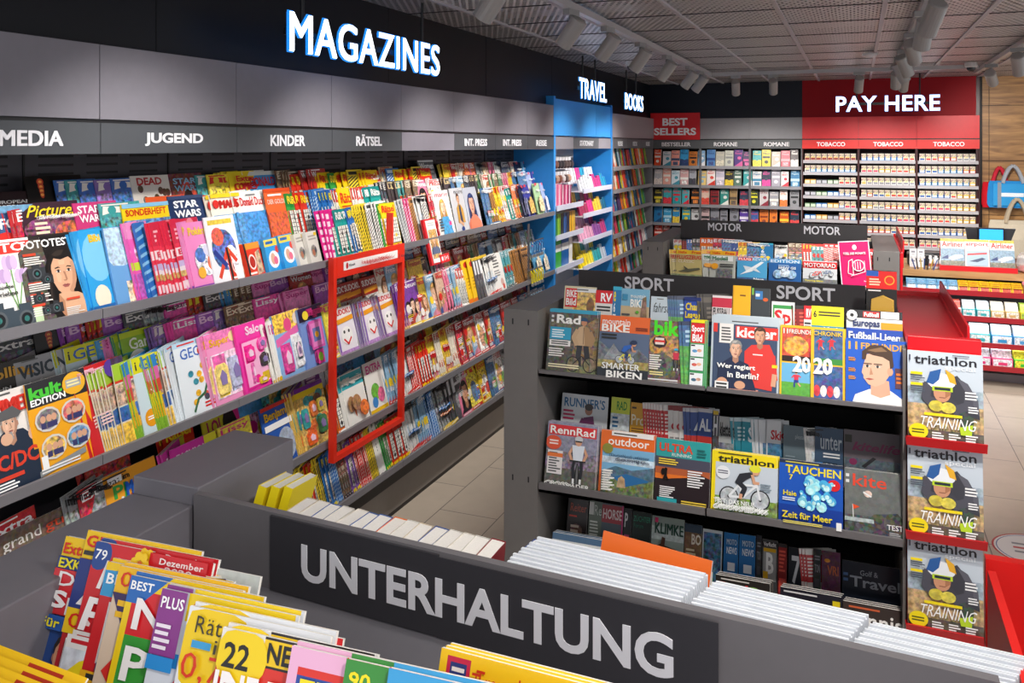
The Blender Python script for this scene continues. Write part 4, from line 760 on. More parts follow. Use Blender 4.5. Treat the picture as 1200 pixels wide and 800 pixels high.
@cover('magazine', 'navy golf travel magazine with grey title', .006, .25)
def golf(a): a.R(0,0,1,1,'1c2432').T('Golf &',.3,.76,.6,.86,'9aa2ac',.01).T('Travel',.13,.54,.96,.74,'a8b0ba',.02).L(.02,.6,.1,.8,2,'4a6a9a').R(0,0,1,.3,'161c28',.2)
@cover('magazine', 'white fishing paper with a blue head', .01, .24)
def petri(a): a.R(0,0,1,1,'d8dcdc').R(0,.9,1,1,'4a6a8a').T('Pe',.06,.66,.3,.82,'2a6a9a',.03).R(.3,.3,.9,.8,'4a6a4a',.8)
@cover('magazine', 'red-titled gliding magazine', .006, .24)
def segeln(a): a.R(0,0,1,1,'b8c8d0').R(0,.82,1,.97,'6a8aa0').T('SEGELN',.16,.8,.95,.96,'d82a2a',.03).R(0,.0,1,.76,'6a9ac0',.4).R(0,.8,.12,.97,'d82a2a')
@cover('magazine', 'cream food-picture magazine', .006, .22)
def food(a):
    a.R(0,0,1,1,'d8d0c4'); r = random.Random(5)
    for x, y in ((.2,.8),(.55,.84),(.85,.8),(.3,.5),(.7,.54),(.5,.2)): a.E(x,y,.14,.11,'e8e4da'); a.E(x,y,.1,.08,r.choice(('a8742a','c8542a','8a7a3a')),.6)
@cover('magazine', 'black fishing magazine with red letters', .012, .24)
def feisch(a): a.R(0,0,1,1,'26221e').T('Fisch',.04,.7,.7,.9,'c8242a',.03).E(.7,.8,.14,.1,'6a9a3a',.3).L(.1,.93,.9,.97,1,'c8c4bc').R(.8,.7,.96,.8,'e0dcd4')
@cover('magazine', 'black sky magazine with golden title', .012, .24)
def wind(a): a.R(0,0,1,1,'1f1e28').T('für Wind',.24,.66,.84,.78,'c8942a',.01).L(.06,.92,.9,.97,1,'ccc').R(.86,.78,.98,.92,'d8c01c').S([(.1,.7),(.6,.84),(.9,.7)],.01,'8a6a9a').S([(.3,.86),(.5,.66)],.01,'8a6a9a').L(.02,.7,.16,.86,2,'d8c01c')
@cover('magazine', 'tennis magazine with large white title', .012, .25)
def tennis(a): a.R(0,0,1,1,'3a302c').T('tennis',.1,.6,1.0,.86,'eceae6',.015).L(.1,.9,.9,.96,1,'c8603a').R(0,0,1,.5,'4a4a50',.6).L(.02,.6,.08,.86,2,'ddd')
@cover('magazine', 'triathlon special with a helmeted racer', .006, .235, .3)
def special(a):
    a.R(0,0,1,1,'c2ccd6').R(0,.0,1,.42,'b89a6a',.55).R(0,.42,1,.6,'9aa8b4',.4).R(0,0,1,.14,'5a5044',.3)
    a.T('triathlon',.09,.86,.92,.96,'26262c',.018).T('special',.5,.8,.9,.865,'e8ecf0',.0).L(.6,.965,.94,.985,1,'667').L(.02,.86,.05,.98,1,'445')
    a.P([(.28,.5),(.24,.66),(.34,.76),(.5,.7),(.66,.76),(.84,.6),(.9,.42),(.7,.36),(.5,.46)],'3f3f47').S([(.26,.66),(.3,.48),(.44,.4)],.13,'4a4a52').S([(.84,.58),(.8,.42),(.6,.36)],.13,'4a4a52').P([(.66,.4),(.88,.42),(.86,.12),(.72,.16)],'2f4438',.3).P([(.68,.2),(.86,.24),(.84,.12),(.7,.12)],'b8d42a')
    a.P([(.2,.5),(.22,.62),(.32,.73),(.6,.76),(.8,.68),(.93,.5),(.95,.3),(.8,.34),(.6,.5),(.4,.5)],'3a3a42').P([(.66,.73),(.8,.68),(.93,.5),(.94,.34),(.86,.46),(.76,.6)],'5a5a64').S([(.28,.66),(.24,.5),(.36,.41)],.12,'4c4c56').S([(.82,.6),(.8,.44),(.62,.38)],.12,'4c4c56').E(.46,.56,.115,.14,'c89070').P([(.5,.5),(.57,.54),(.57,.6),(.5,.6)],'a87252').E(.45,.68,.19,.12,'e4e8ec').P([(.25,.66),(.3,.78),(.45,.82),(.42,.7),(.34,.64)],'2a5a9a').P([(.5,.82),(.62,.76),(.65,.66),(.56,.68)],'e0a82a').R(.33,.575,.6,.625,'b8d42a').R(.36,.585,.57,.615,'26303a').E(.38,.41,.1,.08,'c8b83a',.3).E(.54,.4,.1,.08,'d8c84a',.3).R(.42,.5,.5,.51,'8a5a44')
    for y in (.74,.62): a.R(.04,y,.2,y+.028,'f0d81c'); a.L(.04,y-.07,.24,y-.005,3,'4a5460',int(y*50))
    a.L(.76,.5,.96,.6,3,'eee').L(.8,.36,.96,.44,3,'eee').R(.22,.3,.72,.33,'f0d81c').T('TRAINING',.14,.17,.88,.29,'f6f6f4',-.004,.05).E(.14,.12,.13,.11,'f0d81c').L(.05,.09,.22,.15,2,'5a5a1a')
    for x in (.32,.54,.76): a.L(x,.05,x+.16,.13,3,'f0f0ee',int(x*70))
# motor rack
@cover('magazine', 'aviation magazine with a warplane under a yellow strip', .006, .24, .29)
def flugzeug(a): a.R(0,0,1,1,'c8b878').R(0,.86,1,1,'f0c41c').T('Hefte',.1,.88,.4,.97,'d8301c').T('Preis',.6,.88,.94,.97,'d8301c').T('FLUGZEUG',.04,.68,.96,.82,'c8342a',.02).T('CLASSIC',.1,.56,.7,.66,'e8e0d0',.0).P([(.1,.24),(.4,.34),(.9,.4),(.95,.34),(.5,.24)],'5a5a44').P([(.4,.3),(.3,.46),(.5,.34)],'4a4a3a').R(0,0,1,.16,'8a9a6a',.4)
@cover('magazine', 'model railway magazine with green title and orange seal', .006, .24, .29)
def modell(a): a.R(0,0,1,1,'b8bcb4').R(0,.86,1,1,'f0b41c').T('Hefte',.1,.88,.4,.97,'d8301c').T('Preis',.6,.88,.94,.97,'d8301c').R(.05,.66,.9,.83,'e8ecea').T('Modell',.1,.68,.7,.81,'2a7a4a',.02).E(.2,.48,.14,.12,'e8a01c').L(.4,.44,.94,.58,2,'222').R(.3,.1,.9,.4,'5a5a5a',.7)
@cover('magazine', 'blue aviation magazine with a white jet', .005, .22, .29)
def flugrevue(a): a.R(0,0,1,1,'4aa0d0').R(.02,.86,.5,.98,'d82a2a').T('FLUG',.05,.88,.46,.96,'fff',.02).T('REVUE',.52,.87,.98,.97,'f0f4f6',.0).P([(.1,.3),(.8,.84),(.9,.82),(.5,.44)],'e8eef2').P([(.3,.46),(.2,.66),(.5,.6)],'d0dce4').P([(.5,.5),(.8,.4),(.6,.6)],'d0dce4').R(0,0,1,.2,'2a5a8a',.3).T('Neue',.56,.1,.9,.2,'f4f4f4')
@cover('magazine', 'deep blue motorcycle edition', .006, .24, .29)
def edition(a): a.R(0,0,1,1,'1f5a9a').R(0,.84,1,1,'4a90c4').T('EDITION',.06,.85,.94,.97,'e8f0f6',.01).T('BMW GS',.3,.6,.84,.7,'e8f0f6',.02).L(.3,.72,.8,.76,1,'b8d0e4').E(.3,.4,.16,.14,'8ab0d0',.6).E(.7,.4,.16,.14,'8ab0d0',.6).E(.5,.46,.16,.14,'c8d8e4',.6)
@cover('magazine', 'motorcycle magazine with red title', .006, .24, .29)
def motorrad(a): a.R(0,0,1,1,'c8ccd0').R(0,.7,1,.96,'d8282a').T('MOTORRAD',.04,.74,.96,.9,'f4f0ee',.02); bike_side(a,.42,.42,.14,'d83a2a'); bike_side(a,.72,.5,.11,'3a5a8a'); a.R(0,.1,1,.28,'6a6e70',.3).T('Touring bikes',.06,.16,.6,.24,'f0e03a')
@cover('magazine', 'airline magazine with a white aircraft and red title', .005, .2, .28)
def airliner(a): a.R(0,0,1,1,'e6e4de').R(.0,.9,1,1,'c8b84a',.3).T('Airliner',.06,.72,.96,.9,'d82424',.02).R(0,.14,1,.66,'8aa4b8',.3).P([(.2,.3),(.6,.44),(.9,.46),(.94,.38),(.6,.28)],'f0f2f4').P([(.5,.34),(.4,.2),(.62,.3)],'dfe4e8').R(0,.08,1,.24,'7a7a6a',.5).P([(.0,.3),(.3,.44),(.34,.3)],'3a4a7a')
@cover('magazine', 'airport magazine with red lower-case title', .005, .2, .28)
def airport(a): a.R(0,0,1,1,'dfe2e2').R(0,.92,1,1,'d8c84a',.3).T('airport',.04,.74,.98,.9,'d82424',.015).T('FLUGZEUG',.14,.63,.86,.71,'c8d0d8').R(.06,.1,.94,.6,'a8c0d0').P([(.1,.5),(.9,.56),(.9,.5),(.1,.44)],'d84a4a').P([(.15,.24),(.7,.38),(.85,.34),(.5,.22)],'3a4a6a')
# foreground rack
FG = dict(w=.23, h=.3)
@cover('magazine', 'weekly with yellow strip, blue title and a couple', .006, **FG)
def spiegel(a): a.R(0,0,1,1,'2a4a8a').R(0,.9,1,1,'f2c81c').T('Extra:',.02,.915,.3,.97,'d82a1c').T('XXL',.4,.91,.6,.97,'333').R(0,.84,1,.9,'24408a').T('EXKLUSIV',.02,.845,.5,.895,'f2e01c',.03).R(0,.62,1,.84,'d8343c').T('Das',.06,.76,.4,.83,'f6f0ee',.01).T('Spiegel',.04,.63,.96,.74,'f6f0ee',.035).R(0,.55,1,.62,'2a5aa8').T('Für Ihre Frau',.03,.565,.7,.61,'f2e01c'); a.head(.3,.44,.17,'c89070','2a201c','2a2a30'); a.head(.5,.36,.15,'dcae90','6a442a','8a3a3a','long'); a.R(0,.1,.9,.24,'4a9ad0').T('Helene',.05,.18,.5,.225,'1c2a3a',.005).T('Fischer',.05,.12,.5,.17,'1c2a3a',.005).R(0,.05,.9,.1,'d8343c').T('Wie traurig',.05,.06,.6,.09,'fff')
@cover('magazine', 'blue and red weekly with a giant white letter', .006, **FG)
def gratis(a): a.R(0,0,1,1,'b8242c').R(0,.86,1,1,'f2c81c').T('GRATIS',.02,.92,.5,.98,'d82a1c').L(.02,.87,.5,.91,1,'333').R(0,.62,1,.86,'2a3a80').T('A',.06,.64,.5,.82,'f4f0ee',.01).R(0,.5,.5,.62,'f2c81c').T('0,99',.04,.52,.46,.6,'d8241c',.0).T('R',.06,.3,.5,.48,'f4f0ee',.02).E(.3,.14,.26,.16,'c8242c').T('10',.1,.11,.34,.2,'f2c81c',.02)
@cover('magazine', 'red weekly titled in large white letters with daisy', .006, **FG)
def meine(a):
    a.R(0,0,1,1,'d0242c').E(.06,.94,.1,.1,'2a4a90').T('79',.02,.915,.12,.965,'fff',.01).T('Meine',.1,.78,.96,.92,'f6f0ee',.0,.05).T('Pause',.04,.58,.98,.74,'f6f0ee',.02,.04).R(.5,.9,.98,1,'d0242c').T('Dezember',.6,.955,.95,.985,'f6e4e0').T('2020',.66,.92,.88,.95,'f6e4e0')
    for i in range(6): a.E(.45+.05*math.cos(i),.94+.038*math.sin(i),.03,.03,'f2c81c',0,8)
    a.E(.45,.94,.02,.02,'e8742a',0,8).R(0,.5,1,.56,'e8e4e0').L(.04,.515,.6,.55,1,'c8242c').R(0,.0,1,.5,'d8dce4',.2).E(.4,.34,.36,.2,'f2d81c').T('0,89',.2,.28,.6,.42,'d8241c',.01).T('NUR',.3,.43,.5,.47,'2a4a90').L(.04,.1,.7,.2,3,'333')
@cover('magazine', 'pale recipe weekly with yellow festive-menu strip', .006, **FG)
def festtag(a): a.R(0,0,1,1,'c8d0c8',.2).R(0,.72,1,1,'c8cdc8',.1).R(.04,.78,.7,.97,'f2bc1c').T('FESTTAGS-MENÜS:',.07,.89,.64,.95,'c8341c',.0).T('Die besten Rezepte',.07,.82,.54,.86,'3a6a2a',.0).P([(.62,.96),(.74,.98),(.98,.76),(.84,.74)],'e8e4d8').P([(.66,.96),(.78,.97),(.96,.8),(.86,.76)],'4a2a4a',.5)
@cover('magazine', 'yellow price-marked weekly with a red figure', .006, **FG)
def pricehit(a): a.R(0,0,1,1,'e0c8b0').R(0,.86,1,1,'f2bc1c').T('0,69',.04,.9,.4,.98,'d8341c',.0).P([(0,.88),(.4,.88),(.2,.66)],'3a2a5a').L(.06,.76,.34,.86,2,'f2bc1c').S([(.1,.5),(.3,.68),(.4,.6)],.12,'d8302a').R(0,.2,1,.45,'e8e4e0').E(.3,.3,.16,.13,'d8b41c').R(0,0,1,.2,'c8342a')
@cover('magazine', 'red puzzle weekly with white letter F', .006, **FG)
def frau(a): a.R(0,0,1,1,'d0262c').R(0,.84,1,1,'f2c81c').P([(0,.96),(.5,.98),(.3,.84),(0,.84)],'3a9ad0').T('BEST',.03,.9,.3,.95,'fff').T('F',.1,.54,.5,.82,'f6f0ee',.03).R(0,.0,1,.5,'f2b41c').L(.05,.4,.6,.5,2,'333').T('1',.1,.2,.25,.36,'f6f0ee',.03)
@cover('magazine', 'yellow-edged weekly with dark-haired man and green box', .006, **FG)
def neue(a):
    a.R(0,0,1,1,'f2cc1c').R(.05,.52,.98,.74,'3a9a3a').R(.05,.74,.98,.94,'d8242c').P([(0,1),(.3,1),(.12,.88),(0,.88)],'2a6ab8').T('BEST',.02,.94,.2,.98,'fff').T('Neue',.1,.77,.94,.91,'f6f0ee',.02).T('Post',.1,.55,.86,.7,'f6f0ee',.02).R(.05,.0,.98,.5,'b02a90')
    a.head(.34,.34,.34,'dcae8c','2a2220','3a4a7a'); a.P([(.2,.0),(.3,.12),(.4,.12),(.5,0)],'f0f0f4').R(.66,.3,.98,.46,'f2eef2').T('Heimlich',.1,.02,.7,.09,'1c1c20',.02)
@cover('puzzle_magazine', 'pale puzzle weekly with spotted red M', .006, **FG)
def clever(a): a.R(0,0,1,1,'d8dce4').R(.2,.88,.98,1,'f2d01c').T('Clevere Tipps',.25,.9,.9,.97,'d8341c',.0).R(0,.72,.2,1,'8a3a8a').T('PLUS',.02,.92,.19,.97,'fff').L(.02,.74,.18,.86,4,'f0e4f0').R(0,.66,.2,.72,'2a8ad0').S([(.06,.34),(.3,.62),(.42,.4),(.66,.66),(.72,.4)],.13,'d8262c'); [a.E(x,y,.02,.02,'f8e4e4',0,6) for x, y in ((.12,.42),(.22,.54),(.34,.54),(.48,.48),(.58,.58))]; a.R(.06,.0,.98,.3,'f2c81c').T('Jetzt noch mehr',.1,.23,.7,.28,'333',.0).T('Rätsel-Spaß',.1,.15,.7,.21,'222',.01).T('21 Seiten',.08,.03,.8,.12,'d8241c',.02)
@cover('puzzle_magazine', 'yellow-roundel puzzle weekly priced in red', .006, **FG)
def illu(a): a.R(0,0,1,1,'e6e8ec').E(.22,.84,.28,.26,'f2cc1c').T('Rätsel-',.08,.9,.46,.97,'3a3424',-.002).T('illu',.24,.83,.46,.89,'3a3424',-.002).R(.08,.84,.22,.87,'3a9ad0').T('0,79',.04,.7,.46,.82,'d8341c',-.002).L(.2,.66,.3,.68,1,'333').S([(.5,.5),(.66,.72),(.9,.7)],.1,'d8242c').S([(.5,.5),(.7,.42)],.1,'d8242c').R(.06,.0,.98,.34,'e8e4dc').T('GEWINNE',.08,.3,.96,.39,'f2cc1c',.02).T('im Wert von',.14,.22,.8,.28,'d8a01c').T('500',.1,.04,.8,.18,'e8641c',.02).E(.12,.46,.08,.07,'4ab04a').E(.22,.48,.08,.07,'4ab04a')
@cover('magazine', 'red-titled weekly with yellow roundel marked new', .006, **FG)
def dieer(a): a.R(0,0,1,1,'e8e4e2').R(0,.58,1,.88,'d8342a').R(.3,.88,.98,1,'2a2224').R(.3,.89,.62,.99,'f2c81c').T('NEU',.33,.9,.58,.98,'222',.03).E(.16,.9,.18,.16,'f2d01c').T('22',.04,.85,.22,.95,'222',.02).T('IDIE ERFOLG',.02,.62,1,.84,'f6f0ee',.03).R(0,.47,1,.58,'fafafa').T('D DEN SCHLIMMSTEN',.02,.49,1,.56,'222',.01).R(0,0,1,.46,'b8b0c8',.2).E(.6,.22,.26,.28,'3a2a24')
@cover('magazine', 'red-strip weekly with a warning heading', .006, **FG)
def vorsicht(a): a.R(0,0,1,1,'d8d4d0').R(0,.84,1,1,'d8262c').T('VORSICHT',.04,.9,.36,.96,'f6f0ee',.01).T('vor den großen',.38,.88,.66,.94,'f6f0ee',.0).T('Rentenirrtümern',.66,.86,.98,.92,'f2c81c',.0)
@cover('magazine', 'pink-framed weekly with yellow block letters on blue', .006, **FG)
def freizeit(a): a.R(0,0,1,1,'e8b0d0').R(.06,.0,.96,.92,'2a4a9a').R(.06,.9,.96,.93,'d8342a').T('FREIZEIT',.09,.72,.93,.89,'f2dc1c',.03).T('REVUE',.09,.52,.93,.69,'f2dc1c',.03).R(.1,0,.9,.46,'d8c8b8',.3)
@cover('magazine', 'red weekly with green corner flash', .006, **FG)
def schoene(a): a.R(0,0,1,1,'d8242c').P([(0,1),(.4,1),(.1,.8),(0,.8)],'3a8a3a').T('90',.03,.9,.16,.96,'f2dc1c').T('Schöne',.18,.66,.96,.84,'f6f0ee',.02).R(0,0,1,.5,'e0c8b8',.4)
@cover('magazine', 'red weekly with blue corner flash', .006, **FG)
def beste(a): a.R(0,0,1,1,'d8242c').R(0,.8,.6,1,'3a9ad0').T('BEST',.06,.86,.36,.94,'fff').T('Woche',.2,.56,.96,.76,'f6f0ee',.02).R(0,0,1,.46,'e8d8c8',.4)
@cover('magazine', 'yellow travel weekly with red headline', .006, .25, .3)
def traumhaft(a): a.R(0,0,1,1,'f2c41c').R(.04,.86,.17,.98,'c82a4a').R(.06,.88,.15,.96,'2a3a7a').L(.07,.89,.14,.95,2,'e8e4e0').T('Traumhafte Fest-Menüs',.2,.87,.97,.95,'c8341c',.0).R(.04,.4,.96,.8,'d8a02a',.4)
@cover('magazine', 'yellow weekly in a shingled pile', .003, .27, .24)
def yellowpile(a): a.R(0,0,1,1,'f2c01c').L(.5,.9,.9,.94,1,'c8641c').R(0,0,1,.7,'eeb41c',.1).L(.6,.935,.95,.985,1,'b8341c',6)

def _rekind(kind, keys):
    for k in keys.split():
        q = list(CV[k]); q[1] = kind; CV[k] = tuple(q)
_rekind('fashion_magazine', 'womanpink womanblue womancream womandark womanred rackteal marie jacket coral women')
_rekind('gossip_magazine', 'couple couple2 violetfaces')
_rekind('picture_magazine', 'photodark photogreen photoblue photobrown photosand photogrey bwphoto')
_rekind('news_magazine', 'newsred whitetitle whiteblack yellowtitle orange plainlist yellowtall')
_rekind('photography_magazine', 'foto fototest pictures fotoblue european ornament')
_rekind('music_magazine', 'rocker kult rolling visions grand')
_rekind('childrens_magazine', 'redstar geoa igeo rainbow geolino garten greenkids kidswhite preschool shield')
_rekind('sports_magazine', 'rad mtb bike sportbild chronik elf bikebild redr ebike mtbsand fahrstil greenblue champions darkfan fussball yellowball wrapblack spred kickkids europas rennrad outdoor ultra triathlon tauchen kite runners rad2 procycle redclimb whitering alpin kletter skiteal skiwhite plgrey unter kitelife golf tennis special news')
_rekind('hobby_magazine', 'reiten horse_re horseman letterp zuechter klimke bogen bluephoto letterb redlist seven darkmag vri petri segeln food feisch wind flugzeug modell flugrevue edition motorrad airliner airport')
_rekind('weekly_magazine', 'spiegel gratis meine festtag pricehit frau neue dieer vorsicht freizeit schoene beste traumhaft yellowpile')

_meshes = {}
def hero_mesh(key, w=None, h=None, t=None):
    """cover and page block apart, for the magazines seen large"""
    fn, kind, desc, t0, w0, h0, spine = CV[key]; w, h, t = w or w0, h or h0, t or t0
    k = ('hero', key, round(w, 3), round(h, 3), t)
    if k not in _meshes:
        a = Art(w, h); fn(a); base = a.it[0][1]; e = .0005; b = MB()
        b.box(0,0,0,w,e,h,base,cols={'back': WHITE}).box(0,e,0,e,t-e,h,spine or base).box(0,t-e,0,w,t,h,'d8d5d0'); sheet(b, a)
        p = MB().box(e,e*1.02,.0008,w-.0012,t-e*1.02,h-.0012,WHITE)
        _meshes[k] = (b.mesh(kind, PRINT), p.mesh('pages', PAPER))
    return _meshes[k]
def place_hero(key, loc, rot, w=None, h=None, t=None):
    m, p = hero_mesh(key, w, h, t); o = inst(CV[key][1], m, loc, rot); inst('pages', p, (0,0,0), parent=o)
    return o
TOYS = {
 'mirrorset': [(.04,.13,.06,.06,'e81f90'),(.06,.04,.02,.08,'e86ab0'),(.135,.16,.055,.05,'f06ab8'),(.13,.09,.06,.05,'3a2a34'),(.1,.02,.06,.03,'d8b41c')],
 'dressup': [(.02,.04,.08,.12,'f2d87a'),(.11,.05,.085,.12,'b8bcd8')],
 'phones': [(.025,.025,.07,.12,'e0409a'),(.12,.03,.065,.14,'eceef2'),(.13,.06,.046,.08,'3a5a78')],
 'handset': [(.05,.1,.1,.12,'d85ab0'),(.068,.13,.065,.06,'6a7ab8'),(.075,.02,.05,.06,'e0409a')],
 'dinotoys': [(.02,.1,.05,.09,'2a9a9a'),(.09,.14,.05,.07,'e0742a'),(.13,.05,.07,.08,'3a7a4a'),(.03,.02,.07,.06,'e8621c'),(.15,.15,.05,.06,'c8b03a')]}
def cover_mesh(key, w=None, h=None, t=None):
    fn, kind, desc, t0, w0, h0, spine = CV[key]; w, h, t = w or w0, h or h0, t or t0
    k = (key, round(w, 3), round(h, 3), t)
    if k not in _meshes:
        a = Art(w, h); fn(a); _meshes[k] = mag_mesh(kind, a, t, spine)
    return _meshes[k]

# ------------------------------------------------------------------ the shop's shell
CEIL = 2.87
XF = -2.35                      # front of the left wall's shelving
YB = 10.57                      # front of the back wall's shelving
def structure(b, name, mats, **k): return tag(b.build(name, mats, **k), kind='structure')

def floor_mat():
    m = bpy.data.materials.new('beige_floor_tiles'); m.use_nodes = True; nt = m.node_tree; b = nt.nodes['Principled BSDF']
    tc = nt.nodes.new('ShaderNodeTexCoord'); mp = nt.nodes.new('ShaderNodeMapping'); nt.links.new(tc.outputs['Object'], mp.inputs['Vector'])
    mp.inputs['Rotation'].default_value = (0, 0, PI/2); mp.inputs['Location'].default_value = (-.13, .075, 0)
    br = nt.nodes.new('ShaderNodeTexBrick'); nt.links.new(mp.outputs[0], br.inputs['Vector'])
    br.inputs['Color1'].default_value = lin('c2b4a4', 1); br.inputs['Color2'].default_value = lin('bcae9e', 1); br.inputs['Mortar'].default_value = lin('6e665e', 1)
    br.inputs['Scale'].default_value = 1; br.inputs['Mortar Size'].default_value = .003; br.inputs['Brick Width'].default_value = .7; br.inputs['Row Height'].default_value = .36; br.offset = .5
    nz = nt.nodes.new('ShaderNodeTexNoise'); nz.inputs['Scale'].default_value = 9; nz.inputs['Detail'].default_value = 6; nt.links.new(tc.outputs['Object'], nz.inputs['Vector'])
    f = nmath(nt, 'MULTIPLY_ADD', nz.outputs['Fac'], .22, .89); v = nt.nodes.new('ShaderNodeVectorMath'); v.operation = 'SCALE'
    nt.links.new(br.outputs['Color'], v.inputs[0]); nt.links.new(f, v.inputs['Scale']); nt.links.new(v.outputs[0], b.inputs['Base Color'])
    b.inputs['Roughness'].default_value = .38
    return m
def mesh_ceiling_mat():
    """expanded metal: a lattice of lozenges, open between the strands"""
    m = bpy.data.materials.new('expanded_metal'); m.use_nodes = True; nt = m.node_tree; b = nt.nodes['Principled BSDF']; out = nt.nodes['Material Output']
    tc = nt.nodes.new('ShaderNodeTexCoord'); sp = nt.nodes.new('ShaderNodeSeparateXYZ'); nt.links.new(tc.outputs['Object'], sp.inputs[0])
    def strands(kx, ky):
        q = nmath(nt, 'FRACT', nmath(nt, 'ADD', nmath(nt, 'MULTIPLY', sp.outputs[0], kx), nmath(nt, 'MULTIPLY', sp.outputs[1], ky)))
        return nmath(nt, 'LESS_THAN', q, .34)
    f = nmath(nt, 'MAXIMUM', strands(25, 11), strands(25, -11))
    tr = nt.nodes.new('ShaderNodeBsdfTransparent'); mx = nt.nodes.new('ShaderNodeMixShader')
    nt.links.new(f, mx.inputs[0]); nt.links.new(tr.outputs[0], mx.inputs[1]); nt.links.new(b.outputs[0], mx.inputs[2]); nt.links.new(mx.outputs[0], out.inputs[0])
    b.inputs['Base Color'].default_value = lin('cfcccd', 1); b.inputs['Roughness'].default_value = .35; b.inputs['Metallic'].default_value = .3
    return m
def wood_mat(name, c1, c2, horizontal=True):
    m = bpy.data.materials.new(name); m.use_nodes = True; nt = m.node_tree; b = nt.nodes['Principled BSDF']
    tc = nt.nodes.new('ShaderNodeTexCoord'); mp = nt.nodes.new('ShaderNodeMapping'); nt.links.new(tc.outputs['Object'], mp.inputs['Vector'])
    mp.inputs['Scale'].default_value = (.9, 3, 7) if horizontal else (14, 4, 1.2)
    nz = nt.nodes.new('ShaderNodeTexNoise'); nz.inputs['Scale'].default_value = 2.2; nz.inputs['Detail'].default_value = 7; nz.inputs['Distortion'].default_value = 1.2
    nt.links.new(mp.outputs[0], nz.inputs['Vector'])
    r = nt.nodes.new('ShaderNodeValToRGB'); r.color_ramp.elements[0].position = .32; r.color_ramp.elements[1].position = .68
    r.color_ramp.elements[0].color = lin(c1, 1); r.color_ramp.elements[1].color = lin(c2, 1)
    nt.links.new(nz.outputs['Fac'], r.inputs[0]); nt.links.new(r.outputs[0], b.inputs['Base Color']); b.inputs['Roughness'].default_value = .45
    return m
FLOOR = floor_mat(); EXPANDED = mesh_ceiling_mat(); OAK = wood_mat('oak_panel', '7a5430', 'b98a52'); BEECH = wood_mat('beech_worktop', 'a57a4c', 'c89e6c')

structure(MB().box(-2.8, -.6, -.06, 4.2, 11.1, 0, 'b9ab9b'), 'floor', FLOOR)
structure(MB().box(-2.8, -.6, CEIL, 4.2, 11.1, CEIL+.004, '999'), 'ceiling', EXPANDED)
structure(MB().box(-2.8, -.6, 3.45, 4.2, 11.1, 3.5, '4a4a50'), 'ceiling_slab', BOARD)
# what hangs in the void above the open ceiling
b = MB()
for y in (2.9, 4.4, 5.9, 7.4, 8.9): b.box(-2.7, y, 3.1, 4.1, y+.3, 3.3, '8c8c90')
tag(b.build('trim_1', STEEL), kind='structure')
b = MB()
for k in range(-3, 9):
    x = -.41+.55*k
    b.box(x-.012, -.5, CEIL-.012, x+.012, 10.6, CEIL, 'aeaab0')
tag(b.build('trim_2', BOARD), kind='structure')
b = MB()
for k in range(14): b.box(-2.5, 1.9+.62*k, CEIL-.004, 4.1, 1.908+.62*k, CEIL, '3a383c')
tag(b.build('trim_3', BOARD), kind='structure')

b = MB().box(-2.86, -.6, 0, -2.8, 11.1, 3.5, '3a3a3e')
b.box(-2.8, .2, 2.44, -2.42, 10.6, CEIL, '14161c', mi=1)
for y in (2.45, 4.15, 5.5, 6.9, 8.3, 9.3): b.box(-2.421, y, 2.44, -2.4185, y+.004, CEIL, '0a0b0e', mi=1)
structure(b, 'wall_left', [PANEL, GLOSSY])
b = MB().box(-2.86, 11.04, 0, 4.2, 11.1, 3.5, '2c2c30')
b.box(-2.42, YB+.03, 2.436, -.595, 11.04, CEIL, '151a26', mi=1)
b.box(-.595, YB+.03, 2.436, 1.215, 11.04, CEIL, '900412', mi=2)
structure(b, 'wall_back', [PANEL, GLOSSY, REDWALL])
b = MB()
for i, (z0, z1) in enumerate(((0,.72),(.726,1.335),(1.341,1.935),(1.941,2.545),(2.551,CEIL))):
    for x0, x1 in ((1.29,1.352),(1.358,2.6),(2.606,4.2)): b.box(x0, 10.72+.002*(i % 2), z0, x1, 10.8, z1, 'a5783f')
b.box(1.25, 10.74, 0, 4.2, 11.03, CEIL, '1c1410', mi=1)
structure(b, 'wall_right', [OAK, BOARD])

# ------------------------------------------------------------------ lamps on their tracks
def spotlight(x, y, aim, label, group, power=1.0, drop=.22, lit=True, sz=.045, cone=82):
    """a cylinder spotlight hanging from a track, turned towards the point aim"""
    from mathutils import Vector
    top = Vector((x, y, CEIL-.05)); hub = Vector((x, y, CEIL-.05-drop*.55))
    d = (Vector(aim)-hub).normalized(); yaw = math.atan2(d.y, d.x); tilt = math.acos(max(-1, min(1, -d.z)))
    t = thing('spotlight', top, label, 'spotlight', group, (0, 0, yaw))
    MB().box(-.02, -.05, -.03, .02, .05, 0, '8f8d8c').build('track_adapter', PLASTIC, t)
    MB().cyl((0,0,-.03), (0,0,-drop*.45), .011, n=10, col='8f8d8c').build('stem', PLASTIC, t)
    r = (0, -tilt, 0); L = (0, 0, -drop*.55)
    hs = MB().lathe([(sz*.82,.085),(sz,.08),(sz,-.085),(sz*.92,-.085),(sz*.9,-.07)], col='989593', n=22).build('lamp_housing', PLASTIC, t, L, r, smooth=True)
    MB().lathe([(sz*.86,-.072),(sz*.84,-.0745)], col='fff', n=20).build('lens', LAMP_FACE if lit else PLASTIC, hs)
    ld = bpy.data.lights.new('lamp', 'SPOT'); ld.energy = SPOT_W*power; ld.spot_size = math.radians(cone); ld.spot_blend = .75; ld.shadow_soft_size = .05; ld.color = (1, .955, .9)
    lo = bpy.data.objects.new('lamp', ld); COL.objects.link(lo); lo.parent = t
    lo.location = Vector(L)+Vector((-math.sin(tilt)*-.09, 0, -math.cos(tilt)*.09)); lo.rotation_euler = r
    return t
